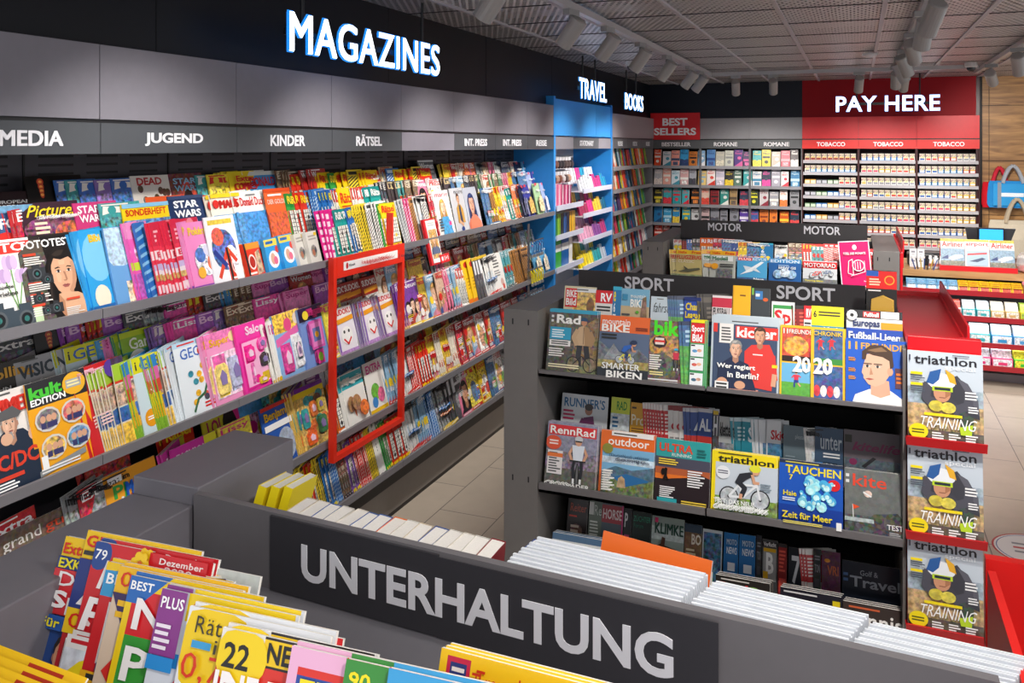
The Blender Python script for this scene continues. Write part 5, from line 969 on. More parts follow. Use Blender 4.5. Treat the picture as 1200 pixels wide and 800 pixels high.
def track(name, label, p0, p1):
    b = MB(); (x0, y0), (x1, y1) = p0, p1
    if abs(x1-x0) > abs(y1-y0): b.box(x0, y0-.018, CEIL-.05, x1, y0+.018, CEIL-.013, 'a8a6a8')
    else: b.box(x0-.018, y0, CEIL-.05, x0+.018, y1, CEIL-.013, 'a8a6a8')
    return tag(b.build(name, PLASTIC), label, 'lighting track')
track('lighting_track', 'grey ceiling track running beside the magazine wall', (-1.4, -.3), (-1.4, 8.9))
track('lighting_track', 'grey ceiling track running towards the red pay sign', (.33, -.3), (.33, 9.0))
track('lighting_track', 'grey ceiling track by the wood-panelled wall', (1.1, 3.0), (1.1, 9.6))
track('lighting_track', 'grey ceiling track crossing in front of the back wall', (-1.6, 8.97), (1.05, 8.97))
for i, y in enumerate((-.1, 1.0, 2.1, 3.25, 4.3, 5.02, 5.86, 6.75, 7.75, 8.3)):
    spotlight(-1.4, y, (-2.75, y+.35, 1.05), f'grey cylinder spotlight, {nth(max(0, i-3))} from the camera on the magazine-wall track' if i > 2 else f'grey cylinder spotlight over the near end of the magazine wall, {nth(i)} of three', 'track spotlights', .95)
for i, (y, ax, ay) in enumerate(((.1, -.9, 1.0), (1.2, -.5, 1.2), (1.9, -.5, 3.6), (2.3, .1, 3.4), (4.45, -.4, 6.2), (5.05, .1, 6.4), (6.0, 1.0, 8.6), (7.0, 1.3, 8.6), (7.6, 1.4, 8.4), (8.5, .4, 10.6))):
    spotlight(.33, y, (ax, ay, .6), f'grey cylinder spotlight, {nth(max(0, i-4))} on the track leading to the pay sign' if i > 3 else f'grey cylinder spotlight over the sport rack, {nth(i)} of four', 'track spotlights', (.8, .75, 1.45, 1.1, 1.4, 1.5, 1.1, 1.1, 1.1, .9)[i], cone=70 if i in (2, 3, 4, 5) else 82)
for i, x in enumerate((-1.15, -.78, .02, .42)):
    spotlight(x, 8.97, (x-.15, 10.55, 1.1), f'small grey spotlight before the back wall, {nth(i)} from the left', 'track spotlights', .8, sz=.042)
for i, y in enumerate((8.55, 7.2, 5.4)):
    spotlight(1.1, y, (1.75, 10.7, 1.5) if i == 0 else (1.5, y+1.6, .9), f'grey spotlight beside the wood-panelled wall, {("farther","nearer","nearest")[i]} one', 'track spotlights', 1.5 if i == 0 else .9)
for i, (x, y, lb) in enumerate(((-1.9, 7.6, 'white dome camera on the ceiling by the books sign'), (.98, 8.9, 'white dome camera on the ceiling beside the red wall'))):
    t = thing('dome_camera', (x, y, CEIL), lb, 'camera')
    MB().lathe([(.055,0),(.055,-.035),(.045,-.045)], col='c9c7c8').build('camera_base', PLASTIC, t, smooth=True)
    MB().lathe([(.04,-.045),(.036,-.065),(.02,-.08),(.004,-.084)], col='222228').build('dome', PLASTIC, t, smooth=True)
tag(MB().lathe([(.03,0),(.06,-.008),(.06,-.025),(.04,-.038),(.01,-.042)], col='c8c4c6').build('smoke_detector', PLASTIC, loc=(.1, 7.5, CEIL-.012)), 'round white smoke detector under the mesh ceiling', 'smoke detector')

# ------------------------------------------------------------------ lit letters hung from the ceiling
def lit_sign(name, txt, label, w, h, loc, rot, rods, plate=None):
    t = thing(name, loc, label, 'illuminated sign', None, rot)
    x = -w/2; n = len(txt)
    letters('lettering', txt, w, h, .005, SIGN_WHITE, SIGN_EDGE, t, bold=.016, spacing=1.06)
    letters('lettering_halo_rim', txt, w*1.008, h+.009, .004, SIGN_EDGE, SIGN_EDGE, t, (0, .004, -.0045), bold=.03, spacing=1.06)  # larger glowing copy behind gives the blue edge and imitates the letters' halo
    for q in rods: MB().cyl((q, .02, h*.6), (q, .02, CEIL-loc[2]), .008, n=8, col='17181c').build('hanging_rod', PLASTIC, t)
    MB().box(-w/2, .012, h*.42, w/2, .024, h*.58, '17181c').build('mounting_bar', PLASTIC, t)
lit_sign('letter_sign', 'MAGAZINES', 'white glowing MAGAZINES letters hung before the black panel', 1.35, .167, (-2.15, 3.56, 2.486), (0,0,PI/2), (-.55, .52))
lit_sign('letter_sign', 'TRAVEL', 'white glowing TRAVEL letters above the blue bay', .84, .175, (-2.15, 7.23, 2.5), (0,0,PI/2), (-.25, .12))
lit_sign('letter_sign', 'BOOKS', 'white glowing BOOKS letters near the corner', .78, .165, (-2.15, 8.72, 2.47), (0,0,PI/2), (-.25, .16))
lit_sign('letter_sign', 'PAY HERE', 'white glowing PAY HERE letters before the red wall', 1.02, .165, (.3, 10.0, 2.475), (0,0,0), (-.3, .32))

# ------------------------------------------------------------------ the magazine wall
BAYS = [('MEDIA','MEDIA',1.465,2.132), ('JUGEND','JUGEND',2.132,2.81), ('KINDER','KINDER',2.81,3.49), ('RÄTSEL','RÄTSEL',3.49,4.17), ('','blank',4.17,4.84),
        ('INT. PRESS','nearer INT. PRESS',4.84,5.5), ('INT. PRESS','farther INT. PRESS',5.5,6.13), ('REISE','REISE',6.13,6.745)]
LIPS = [(1.524,1.556), (1.035,1.068), (.66,.694), (.318,.352)]        # underside and top of each shelf's front edge
TIER = [(.0,.0), (.095,.09), (.185,.175)]                             # set-back and rise of the three steps of a shelf
STEP = [1, 1, .72, .5]
def terrace(y0, y1, k):
    zb, zt = LIPS[k]; b = MB(); g, dk = '77757a', '4a484c'; s = STEP[k]
    b.box(XF, y0, zb, XF+.014, y1, zt, g)                                          # front edge
    b.box(-2.69, y0, zb+.004, XF, y1, zb+.012, g)                                  # board
    n = 3 if k < 3 else 2
    for i in range(1, n):
        dx, dz = TIER[i]; x = -2.37-dx; z = zb+.012+dz*s
        b.box(x-.09, y0, z-.008, x+.012, y1, z, dk); b.box(x+.006, y0, z-dz*s*.5, x+.012, y1, z+.018, g if k else dk)
    return b
for name, ref, y0, y1 in BAYS:
    t = thing('magazine_shelving', (0, 0, 0), f'grey wall shelving bay under the {ref} sign' if ref != 'blank' else 'grey wall shelving bay under the blank header', 'shelving', 'magazine wall bays')
    b = MB().box(-2.74, y0, .12, -2.71, y1, 2.3, '3d3a40')
    for z in [1.93+.032*i for i in range(8)]:
        for j in range(3):
            w = (y1-y0-.06)/3; b.box(-2.7105, y0+.03+j*w+.03, z, -2.7085, y0+.03+(j+1)*w-.03, z+.009, '0c0b0d')
    b.box(-2.711, y0-.004, 1.6, -2.706, y0+.004, 2.1, '0c0b0d')
    b.build('back_panel', BOARD, t)
    for k in range(4): terrace(y0+.0015, y1-.0015, k).build('shelf', PANEL, t)
    MB().box(-2.74, y0, .03, -2.44, y1, .215, '7b746e').box(-2.74, y0, .215, -2.4, y1, .3, '151416').box(-2.45, y0, 0, -2.448, y1, .03, '151416').build('plinth', PANEL, t)
    MB().box(-2.6, y0+.0015, 2.19, XF, y1-.0015, 2.44, '7a7780').box(-2.6, y0, 2.178, XF-.012, y1, 2.192, '1a191c').build('fascia_panel', PANEL, t)
    blank = name == ''
    sg = tag(MB().box(-2.37, y0+.0015, 2.074, XF+.004, y1-.0015, 2.177, '484b50' if not blank else '7d7983').build('header_sign', PANEL),
             f'grey header strip lettered {name} ({ref.split()[0]} one) over the wall shelves' if ref.endswith('PRESS') else (f'grey header strip lettered {name} over the wall shelves' if name else 'paler header strip without lettering over the wall shelves'), 'sign')
    if name:
        w = {'MEDIA': .22, 'JUGEND': .29, 'KINDER': .25, 'RÄTSEL': .25, 'INT. PRESS': .36, 'REISE': .24}[name]
        h = .048 if name != 'RÄTSEL' else .06
        letters('lettering', name, w, h, .002, PLASTIC, PLASTIC, sg, (XF+.0055, (y0+y1)/2-.005 if name != 'MEDIA' else 1.874, 2.1), (0,0,PI/2), .03, 'e4e3e8')
for y in (2.45, 3.12):                                                             # track light along the header's lower edge is not seen; slim rail only
    pass

# red frame hung over the puzzle shelves
t = thing('promotion_display', (0, 0, 0), 'bright red frame standing out from the puzzle shelves', 'display frame')
RED = 'e8301c'
y0, y1, xp = y_at(391, -2.29), y_at(474, -2.29), -2.29
MB().box(xp-.03, y0, .6, xp, y0+.026, 1.57, RED).build('frame_post', PLASTIC, t); MB().box(xp-.03, y1-.024, .6, xp, y1, 1.57, RED).build('frame_post', PLASTIC, t)
MB().box(xp-.008, y0+.026, 1.47, xp+.002, y1-.024, 1.57, RED).build('header_board', PLASTIC, t); MB().box(xp-.03, y0+.026, .6, xp, y1-.024, .626, RED).build('bottom_rail', PLASTIC, t)
a = Art(y1-y0-.16, .042); a.R(0,0,1,1,'f4f2f0'); a.E(.06,.5,.02,.03,'c8242a').T('Kiosk',.09,.36,.2,.66,'3a3a44').T('Rätselfreizeit mit Magazinen!',.26,.24,.78,.78,'c8242a').E(.83,.5,.02,.03,'c8242a').T('Kiosk',.86,.36,.97,.66,'3a3a44')
b = MB(); sheet(b, a); o = b.build('label_strip', PRINT, t, (xp+.003, y0+.08, 1.5), (0,0,PI/2))
MB().box(-2.39, y1-.022, 1.557, -2.352, y1-.012, 1.735, RED).build('divider', PLASTIC, t)

# red poster holder with a tall card, and its little price flag
yh = y_at(514, -2.27); t = thing('poster_holder', (-2.3, yh, 1.40), 'red stand-up holder with a fair-haired woman on its white card', 'display card', None, (math.radians(-14), 0, PI/2))
MB().box(-.012, .004, 0, .135, .02, .275, 'd8202a').build('holder_tray', PLASTIC, t)
a = Art(.118, .255); a.R(0,0,1,1,'f0eeea').L(.15,.86,.85,.95,2,'b8b4b0').R(.08,.1,.92,.78,'c89a5a',.9); a.head(.5,.56,.24,'e8c0a0','c8964a','5a6a8a','long'); b = MB(); sheet(b, a); b.box(0,.0002,0,.118,.003,.255,'f0eeea'); b.build('poster', PRINT, t, (.008, 0, .01))
a = Art(.12, .05); a.R(0,0,1,1,'e0242c').E(.22,.5,.1,.12,'f6f0ee').T('5+1',.4,.25,.86,.75,'f6f0ee',.02); b = MB(); sheet(b, a); b.box(0,.0002,0,.12,.003,.05,'e0242c'); b.build('price_flag', PRINT, t, (.09, -.004, .0))

# ------------------------------------------------------------------ blue stationery bay
BLUE = '2b8fe0'
t = thing('stationery_shelving', (0, 0, 0), 'bright blue portal bay with white shelves beside the travel guides', 'shelving')
for y in (6.75, 8.55): MB().box(-2.79, y, 0, XF, y+.045, 2.52, BLUE).build('side_panel', PANEL, t)
MB().box(-2.6, 6.795, 2.19, XF-.006, 8.02, 2.5, '3a94de').box(-2.6, 8.023, 2.19, XF-.006, 8.55, 2.5, '3a94de').build('fascia_panel', PANEL, t)
b = MB().box(-2.79, 6.795, 0, -2.76, 8.55, 2.2, '9a9ca4')
for i in range(26): b.box(-2.761, 6.82, 1.0+.04*i, -2.758, 8.52, 1.006+.04*i, '55575e')
b.build('back_panel', BOARD, t)
LEFTZ, RIGHTZ = (1.58, 1.33, 1.055, .78), (1.69, 1.46, 1.22, .97)
for z in LEFTZ: MB().box(-2.76, 6.8, z-.02, XF+.01, 7.55, z-.012, 'eceef4').box(XF+.002, 6.8, z-.03, XF+.012, 7.55, z+.015, 'd8dcf0').build('shelf', PLASTIC, t)
for z in RIGHTZ: MB().box(-2.76, 7.56, z-.02, XF+.01, 8.54, z-.012, 'eceef4').box(XF+.002, 7.56, z-.03, XF+.012, 8.54, z+.015, 'd8dcf0').build('shelf', PLASTIC, t)
for y0, y1, tx in ((6.795,7.3,''), (7.3,8.1,'STATIONARY'), (8.1,8.55,'')):
    sg = tag(MB().box(-2.37, y0+.002, 2.074, XF-.004, y1-.002, 2.177, '85828a' if not tx else '5a5d62').build('header_sign', PANEL), 'grey header strip lettered STATIONARY over the blue bay' if tx else f'plain grey header strip, {"nearer" if y0 < 7 else "farther"} one over the blue bay', 'sign')
    if tx: letters('lettering', tx, .44, .05, .002, PLASTIC, PLASTIC, sg, (XF-.0025, 7.7, 2.1), (0,0,PI/2), .03, 'e4e3e8')
rng = random.Random(11)
hook_i = 0
for row, z in enumerate((2.0, 1.87)):                                              # small blister goods on hooks
    for j in range(9 if row == 0 else 8):
        y = 6.86+.085*j+.02*row; c = rng.choice(('c8a088','5a4a48','d8d0d0','8a5a4a','3a3438'))
        g = thing('accessory_pack', (-2.47, y, z), f'small carded accessory, {nth(j)} on the {("upper","lower")[row]} hooks in the blue bay', 'accessory', 'carded accessories in the blue bay', (0,0,PI/2))
        MB().box(-.035, 0, -.11, .035, .003, .0, 'e4e2e6').build('card', PRINT, g)
        MB().lathe([(.01,-.1),(.026,-.08),(.028,-.05),(.012,-.03)], 0, -.012, 10, c).build('trinket', PLASTIC, g, smooth=True)
        MB().cyl((0,.285,.0), (0,-.03,.005), .003, n=6, col='d8d8dc').build('hook', STEEL, g)
def goods(name, cat, label, group, x, y0, y1, z, d, h, col, lean=0, extra=None):
    b = MB().box(0, 0, 0, y1-y0, d, h, col)
    if name == 'binder': b.box(.004, -.001, h*.55, y1-y0-.004, 0, h*.8, 'f0eeea'); b.box(.006, .004, h-.006, y1-y0-.004, d-.002, h+.001, 'e8e6e0')
    if name == 'notebook': b.box(.003, .003, h, y1-y0-.003, d-.003, h+.001, 'f2f0ea'); b.box((y1-y0)*.62, -.001, 0, (y1-y0)*.7, 0, h, '2a2a30')
    if name == 'gift_box': b.box(-.002, -.002, h*.8, y1-y0+.002, d, h+.004, col); b.box((y1-y0)*.4, -.003, 0, (y1-y0)*.52, 0, h+.005, 'f6eef2')
    return tag(b.build(name, PLASTIC, loc=(x, y0, z), rot=(math.radians(-lean), 0, PI/2)), label, cat, group)
y = 6.83
for i, c in enumerate(('b01f68','d85a8a','e87aa0','a81f5a','c03070','8a1f50')):
    goods('gift_box', 'box', f'pink gift box, {nth(i)} from the left on the top white shelf', 'pink boxes in the blue bay', XF-.06-.004*i, y, y+.1, 1.57, .1, .2-.006*i, c); y += .107
y = 6.83
for i, c in enumerate(('1f3a2a','2f8a3a','8ac03a','22242a','2a5a9a','1f2a4a','e0a81c','e8b83a')):
    goods('notebook', 'notebook', f'{("dark green","green","lime","black","blue","navy","yellow","pale yellow")[i]} notebook standing on the middle white shelf', 'upright notebooks', XF-.05, y, y+.075, 1.32, .13, .19, c); y += .083
y = 6.85
for i, (c, w, nm) in enumerate((('3aa838',.24,'broad green'),('1f62a8',.2,'blue'),('e8e4dc',.09,'white'))):
    goods('binder', 'binder', f'{nm} box file on the lower white shelf in the blue bay', 'box files', XF-.05, y, y+w, 1.045, .2, .25, c); y += w+.012
pal = [('e4e4ec','f0eef4','d83a8a','2fa0c8'), ('a82a5a','e82f8a','f0c83a','1f6a8a'), ('e8a8c8','d89ab8','8a4a9a','c83a7a'), ('f0d81c','f2e03a','2fa8b0','c8d0dc')]
for k, z in enumerate(RIGHTZ):
    y = 7.6
    for i in range(10):
        w = .082; c = pal[k][min(3, i*4//10)]
        goods('notebook', 'notebook', f'small coloured notebook, {nth(i)} on the {("top","second","third","bottom")[k]} far white shelf', 'little notebooks in the blue bay', XF-.03, y, y+w, z-.01, .02, .11+.02*((i*7+k) % 3), c, 15); y += w+.009
    y = 7.62
    for i in range(6):
        goods('notebook', 'notebook', f'coloured notebook, {nth(i)} in the back row of the {("top","second","third","bottom")[k]} far shelf', 'back row notebooks', XF-.16, y, y+.13, z+.05, .02, .15, pal[k][(i+k) % 4], 12); y += .145

# ------------------------------------------------------------------ grey book bay in the corner
t = thing('book_shelving', (0, 0, 0), 'grey corner bookshelves filled with paperbacks under the BOOKS letters', 'shelving')
BZ = (1.87, 1.63, 1.4, 1.16, .92, .68)
for y in (8.6, 10.45): MB().box(-2.76, y, 0, XF, y+.03, 2.19, '77747a').build('side_panel', PANEL, t)
MB().box(-2.79, 8.63, 0, -2.76, 10.45, 2.3, '45434a').build('back_panel', BOARD, t)
MB().box(-2.6, 8.6, 2.19, XF, 10.55, 2.44, '8f868a').box(-2.6, 8.6, 2.178, XF-.01, 10.55, 2.192, '1a191c').build('fascia_panel', PANEL, t)
for z in BZ: MB().box(-2.76, 8.63, z-.012, XF, 10.45, z, '77757a').box(XF-.012, 8.63, z-.03, XF+.004, 10.45, z+.012, '8a878c').build('shelf', PANEL, t)
for i, (y0, y1) in enumerate(((8.6,9.25),(9.25,9.9),(9.9,10.55))):
    sg = tag(MB().box(-2.37, y0+.002, 2.074, XF-.004, y1-.002, 2.177, '5a5a5e').build('header_sign', PANEL), f'small grey header strip lettered REISE over the corner books, {("nearest","middle","farthest")[i]}', 'sign')
    letters('lettering', ('REISE','KIDS','REISE')[i], .2, .05, .002, PLASTIC, PLASTIC, sg, (XF-.0025, (y0+y1)/2, 2.1), (0,0,PI/2), .03, 'd8d7da')
    if i == 1: sg['label'] = 'small grey header strip lettered KIDS over the corner books, middle'

# ------------------------------------------------------------------ rows of magazines
CATS = {'magazine': 'magazine', 'comic': 'comic', 'puzzle_magazine': 'puzzle booklet', 'toy_magazine': 'toy magazine', 'travel_guide': 'travel guide', 'box': 'box', 'newspaper': 'newspaper'}
def lab(desc, ref):
    d = desc
    for cut in (' titled', ' priced', ' marked', ' beside', ' behind', ' in a ', ' split ', ' of ', ' under ', ' across ', ' pushing ', ' and ', ' with '):
        if len((d+' '+ref).split())+('Ä' in ref) > 16: d = d.split(cut)[0]
    if len((d+' '+ref).split())+('Ä' in ref) > 16: ref = ref.replace(' row, ', ', ')
    if len((d+' '+ref).split())+('Ä' in ref) > 16: ref = ref.replace('in ', '')
    return f'{d}, {ref}'
def lay_row(entries, wall, base, zb, lean, where, group, hmax=9, name_of=None, jitter=0, end=None):
    """entries: (s0, s1, cover, copies, options); each copy's left edge stands in front of the one before.
    wall: True along Y facing +X (base is X), False along X facing -Y (base is Y)"""
    seq = []
    for e in entries:
        s0, s1, key, n = e[:4]; op = e[4] if len(e) > 4 else {}
        span = s1-s0; st = span/n if span/n < .02 or op.get('even') else min(span/n, .014)
        for i in range(n): seq.append((s0+i*st, key, op, i, n))
    seq.sort(key=lambda q: q[0])
    count = {}
    rr = random.Random(len(seq)*7+int(zb*100))
    for i, (s, key, op, j, n) in enumerate(seq):
        kind, desc, t = CV[key][1], CV[key][2], op.get('t', CV[key][3])
        h = min(op.get('h', CV[key][5]), hmax); w = op.get('w', CV[key][4])
        gap = (seq[i+1][0]-s) if i+1 < len(seq) else .3
        if end and s+w > end: w = max(.03, end-s)
        yaw = min(math.radians(24), math.atan2(t+.0012, max(gap, .003))) if gap < w else math.radians(.6)
        me = None if op.get('hero') else cover_mesh(key, w, h, t)
        dz = rr.uniform(-jitter, jitter); ln = math.radians(lean+rr.uniform(-1, 1)*(2 if jitter else .3))
        loc = (base, s, zb+dz) if wall else (s, base, zb+dz)
        rot = (-ln, 0, yaw+(PI/2 if wall else 0)); o = inst(kind, me, loc, rot) if me else place_hero(key, loc, rot, w, h, t)
        ref = where(s); c = count.get(ref, 0); count[ref] = c+1
        tag(o, lab(desc, f'{nth(c)} {ref}'), CATS.get(kind, 'magazine'), group)
        if key in TOYS:
            b = MB()
            for x, z, a, c2, cl in TOYS[key]: b.prism([(x+a*.12,z),(x+a*.88,z),(x+a,z+c2*.12),(x+a,z+c2*.85),(x+a*.8,z+c2),(x+a*.2,z+c2),(x,z+c2*.85),(x,z+c2*.12)], 'y', -.009, -.002, cl, .35).prism([(x+a*.3,z+c2*.3),(x+a*.7,z+c2*.3),(x+a*.75,z+c2*.6),(x+a*.5,z+c2*.8),(x+a*.25,z+c2*.6)], 'y', -.013, -.009, 'f4d6ea' if cl[0] in 'de' else '8a7ab0')
            b.build('toy', PRINT, o)
        for q in range(op.get('stack', 0)):
            d = (q+1)*(t+.0012); loc2 = (base-d, s+.003*(q+1), zb) if wall else (s+.004*(q+1), base+d, zb)
            tag(inst(kind, cover_mesh(key, w, h, t), loc2, rot), lab(desc, f'{("spare","second spare","third spare")[q]} copy behind, {ref}'), CATS.get(kind, 'magazine'), group)

SHN, TRN = ('top', 'second', 'third', 'bottom'), ('front', 'middle', 'back')
def wall_row(k, t, spec, hmax=9, fill=None):
    dx, dz = TIER[t]; s = STEP[k]; xb = -2.378-dx; zb = LIPS[k][0]+.014+dz*s
    ents = []
    for e in spec:
        ents.append((y_at(e[0], xb-.03), y_at(e[1], xb-.03))+tuple(e[2:]))
    for f in fill or ():                                                            # (u0, u1, covers, seed, step)
        y0, y1 = y_at(f[0], xb-.03), y_at(f[1], xb-.03); r = random.Random(f[3]); y = y0; last = None
        while y < y1-.03:
            key = r.choice([q for q in f[2] if q != last]); last = key; n = r.choice((1, 2, 3, 4)) if f[4] < .12 else 1
            wd = min(f[4]*r.uniform(.8, 1.25), y1-y)
            ents.append((y, y+wd, key, n, {'even': wd/n < .04})); y += wd
    def where(y):
        b = next((b for b in BAYS if y < b[3]), BAYS[-1]); return f'in {TRN[t]} row, {SHN[k]} shelf, {b[1]} bay'
    lay_row(ents, True, xb, zb, 14, where, f'{SHN[k]} shelf {TRN[t]} row of the magazine wall', hmax, jitter=.004, end=6.72)

PZ = ['puzyellow','puzred','puzblue','puzteal','puzgreen','puzorange','puzwhite','puzlilac']
ST = ['strblack','stryellow','strgrey','strbrown','strpink','strred','strblue']
WO = ['womanpink','womanblue','womancream','womandark','womanred','rackteal','couple','couple2']
PH = ['photodark','photogreen','photoblue','photobrown','photosand','photogrey','newsred','whitetitle','whiteblack','orange']
TO = ['toypink','toypink2','toyviolet','toyyellow','toyblue']
CO = ['comicred','comicblue','comicteal','comiclilac','comicyellow']
LOW = dict(h=.14)
wall_row(0, 0, [(-30,27,'foto',1), (29,96,'fototest',1), (97,101,'bibi',2,{'even':1}), (103,131,'bibi',1), (131,154,'unicorn',1), (156,169,'pinktall',2), (169,180,'bluestripe',2), (180,213,'redfan',8,{'even':1}), (214,222,'pokepink',2,{'even':1}), (222,246,'pokepink',1), (246,266,'manga',1),
    (267,287,'dinobox',1), (287,309,'dinobox',1), (310,328,'bluekit',1), (329,346,'bluekit',1), (347,359,'creambox',1), (360,374,'creambox',1), (376,381,'magenta',1), (381,385,'magenta',1), (385,389,'magenta',1), (390,411,'puzteal',4,{'even':1}), (411,420,'puzblue',3,{'even':1}), (421,433,'stryellow',5,{'even':1}), (433,446,'strblack',5,{'even':1}), (446,449,'puzgreen',1), (449,463,'puzyellow',1),
    (470,478,'strgrey',3,{'even':1}), (478,484,'strpink',2,{'even':1}), (484,490,'strbrown',2,{'even':1}), (490,497,'whiteblack',3,{'even':1}), (497,506,'strblack',4,{'even':1}), (506,512,'newsred',3,{'even':1}), (512,530,'marie',1), (531,546,'jacket',1), (547,566,'coral',1), (567,574,'photoblue',2,{'even':1}), (574,582,'strbrown',3,{'even':1}), (582,590,'yellowtitle',4,{'even':1}), (590,596,'whitetitle',3,{'even':1}), (596,602,'puzteal',2,{'even':1}), (602,609,'orange',3,{'even':1}), (609,615,'guidenavy',3,{'even':1}), (616,626,'guideblue',1), (627,635,'guidegreen',1), (636,646,'guidelilac',1)])
wall_row(0, 1, [(-20,20,'fotoblue',1), (20,33,'newsred',5,{'even':1}), (34,92,'pictures',1), (96,122,'stpink',1), (123,152,'comicteal',1), (148,178,'bannercomic',1), (180,203,'comicorange',1), (205,242,'starwars',1), (249,251,'mickeywhite',1), (252,279,'mickeywhite',1), (280,285,'donaldwhite',2,{'even':1}), (286,314,'donaldwhite',1), (315,338,'goldorange',1), (339,350,'puzgreen',2,{'even':1}), (350,366,'puzred',3,{'even':1}), (366,378,'strblue',5,{'even':1}), (378,394,'puzblue',5,{'even':1}), (394,399,'puzwhite',3,{'even':1}), (400,416,'raetsel',1), (416,430,'puzwhite',5,{'even':1}), (430,437,'puzteal',2,{'even':1}), (437,447,'puzteal',1), (447,458,'photodark',3,{'even':1}), (458,470,'womandark',3,{'even':1}), (470,478,'comicteal',3,{'even':1}), (478,490,'photobrown',4,{'even':1}), (490,505,'womanpink',1), (506,520,'whitetitle',2)],
    fill=[(522,612,WO+PH[:4],3,.10), (613,646,['guideblue','guidegreen','guidesky','guidelilac'],4,.13)])
wall_row(0, 2, [(-25,38,'european',1), (40,72,'ornament',1), (73,84,'comicblue',1), (85,98,'comicteal',1), (99,117,'comicblue',1), (118,136,'comiclilac',1), (137,154,'comicblue',1), (156,160,'comicred',1), (160,196,'blotch',1), (205,235,'starwarsred',1), (236,247,'comicteal',1), (248,264,'comicyellow',1), (265,273,'yellowcomics',3,{'even':1}), (274,296,'yellowcomics',1), (293,297,'donaldblue',1), (298,328,'donaldblue',1), (329,345,'photobrown',6,{'even':1}), (345,358,'puzred',4,{'even':1}), (358,372,'womanred',4,{'even':1}), (372,385,'puzyellow',4,{'even':1})],
    fill=[(386,436,['puzyellow','puzblue','stryellow','puzred','puzgreen'],5,.09), (437,455,['puzwhite','photosand'],6,.12), (455,496,['puzyellow','puzred','strblue','stryellow'],7,.1), (520,604,WO+PH,8,.11), (606,640,['guidewhite','guidenavy','guidesky'],9,.14)])
wall_row(0, 2, [(497,517,'women',1,{'h':.3})])
wall_row(1, 0, [(-28,36,'rocker',1), (38,100,'kult',1), (100,104,'redstar',1), (104,118,'redstar',1), (117,140,'geoa',8,{'even':1}), (140,153,'geoa',1), (154,163,'rainbow',5,{'even':1}), (163,178,'igeo',1), (179,192,'rainbow',5,{'even':1}), (193,200,'geoa',2,{'even':1}), (201,210,'geolino',6,{'even':1}), (211,240,'geolino',1), (244,247,'dressup',1), (248,281,'dressup',1), (282,314,'mirrorset',1), (315,324,'preschool',4,{'even':1}), (326,353,'phones',1), (355,383,'handset',1), (384,392,'toyyellow',1),
    (394,417,'sudoku',1), (417,425,'sudoku',5,{'even':1}), (426,440,'sudoku',1), (441,446,'sudoku',3,{'even':1}), (447,464,'sudoku',1), (465,474,'violetfaces',4,{'even':1}), (474,489,'violetfaces',1), (490,502,'couple2',1), (503,512,'womanblue',1), (513,520,'couple',1), (520,530,'womanpink',3,{'even':1}), (530,538,'womanblue',3,{'even':1}), (538,546,'puzwhite',3,{'even':1}), (546,557,'yellowtall',2,{'even':1}), (557,568,'bwphoto',3,{'even':1}), (568,578,'whiteblack',5,{'even':1}), (578,590,'plainlist',1), (591,600,'rackteal',5,{'even':1}), (601,614,'strbrown',7,{'even':1}), (625,632,'guidesky',1), (633,646,'guidesky',1)])
wall_row(1, 1, [(-20,21,'rolling',1), (22,24,'visions',1), (24,75,'visions',1), (76,82,'igeo',4,{'even':1}), (83,110,'igeo',1), (110,122,'greenkids',1), (123,133,'toyblue',1), (133,146,'toypink2',3,{'even':1}), (145,149,'garten',2,{'even':1}), (150,183,'garten',1), (184,192,'comiclilac',4,{'even':1}), (192,204,'comiclilac',1), (205,213,'toypink',3,{'even':1}), (213,238,'toypink',1), (239,258,'toyviolet',1), (259,268,'comiclilac',1), (269,276,'photobrown',1), (277,284,'photosand',1), (285,294,'photobrown',1), (296,303,'toyblue',1), (304,334,'toypink',1), (336,338,'toypink2',1), (338,372,'toypink2',1), (373,392,'toyviolet',1),
    (393,405,'sudokured',1), (406,425,'sudokured',1), (426,444,'sudokured',1), (445,455,'womancream',1), (456,468,'womanblue',1), (469,480,'couple',1), (481,490,'couple2',1), (491,504,'womandark',1)], hmax=.27,
    fill=[(506,612,PH+WO,21,.085), (613,646,['guidewhite','guidesky','guidegreen'],22,.14)])
wall_row(1, 2, [], hmax=.24, fill=[(-10,80,['photodark','ornament'],31,.17), (80,240,['toyviolet','toypink','comicred','photodark','photogrey'],32,.1), (240,300,['photobrown','toyblue','photodark'],33,.1), (300,392,['toyviolet','womanred','toypink2'],34,.13), (393,610,['sudokured','womandark','photobrown','womanred','photodark','photoblue'],35,.12)])
wall_row(2, 0, [(-10,2,'newsred',1), (3,80,'grand',1,{'w':.3}), (84,94,'photogrey',2), (95,108,'newsred',2), (109,128,'photogrey',1), (130,196,'pjorange',1), (198,206,'fashion',4,{'even':1}), (206,262,'fashion',1), (263,310,'toyyellow',1), (311,344,'benjamin',1), (345,352,'dinotoys',3,{'even':1}), (352,389,'dinotoys',1), (391,400,'puzorange',2), (400,404,'kidswhite',1), (404,429,'kidswhite',1), (430,450,'preschool',1), (451,470,'womanblue',6,{'even':1}), (470,480,'whiteblack',4,{'even':1}), (480,490,'strred',4,{'even':1}), (490,504,'puzred',5,{'even':1}), (504,511,'couple2',2,{'even':1})],
    fill=[(512,545,['newsred','couple2','puzorange','womancream','couple'],41,.1), (545,612,['newsred','whitetitle','womanblue','photoblue','photodark','womanred'],42,.12), (616,646,['guidesky','guidewhite'],43,.15)])
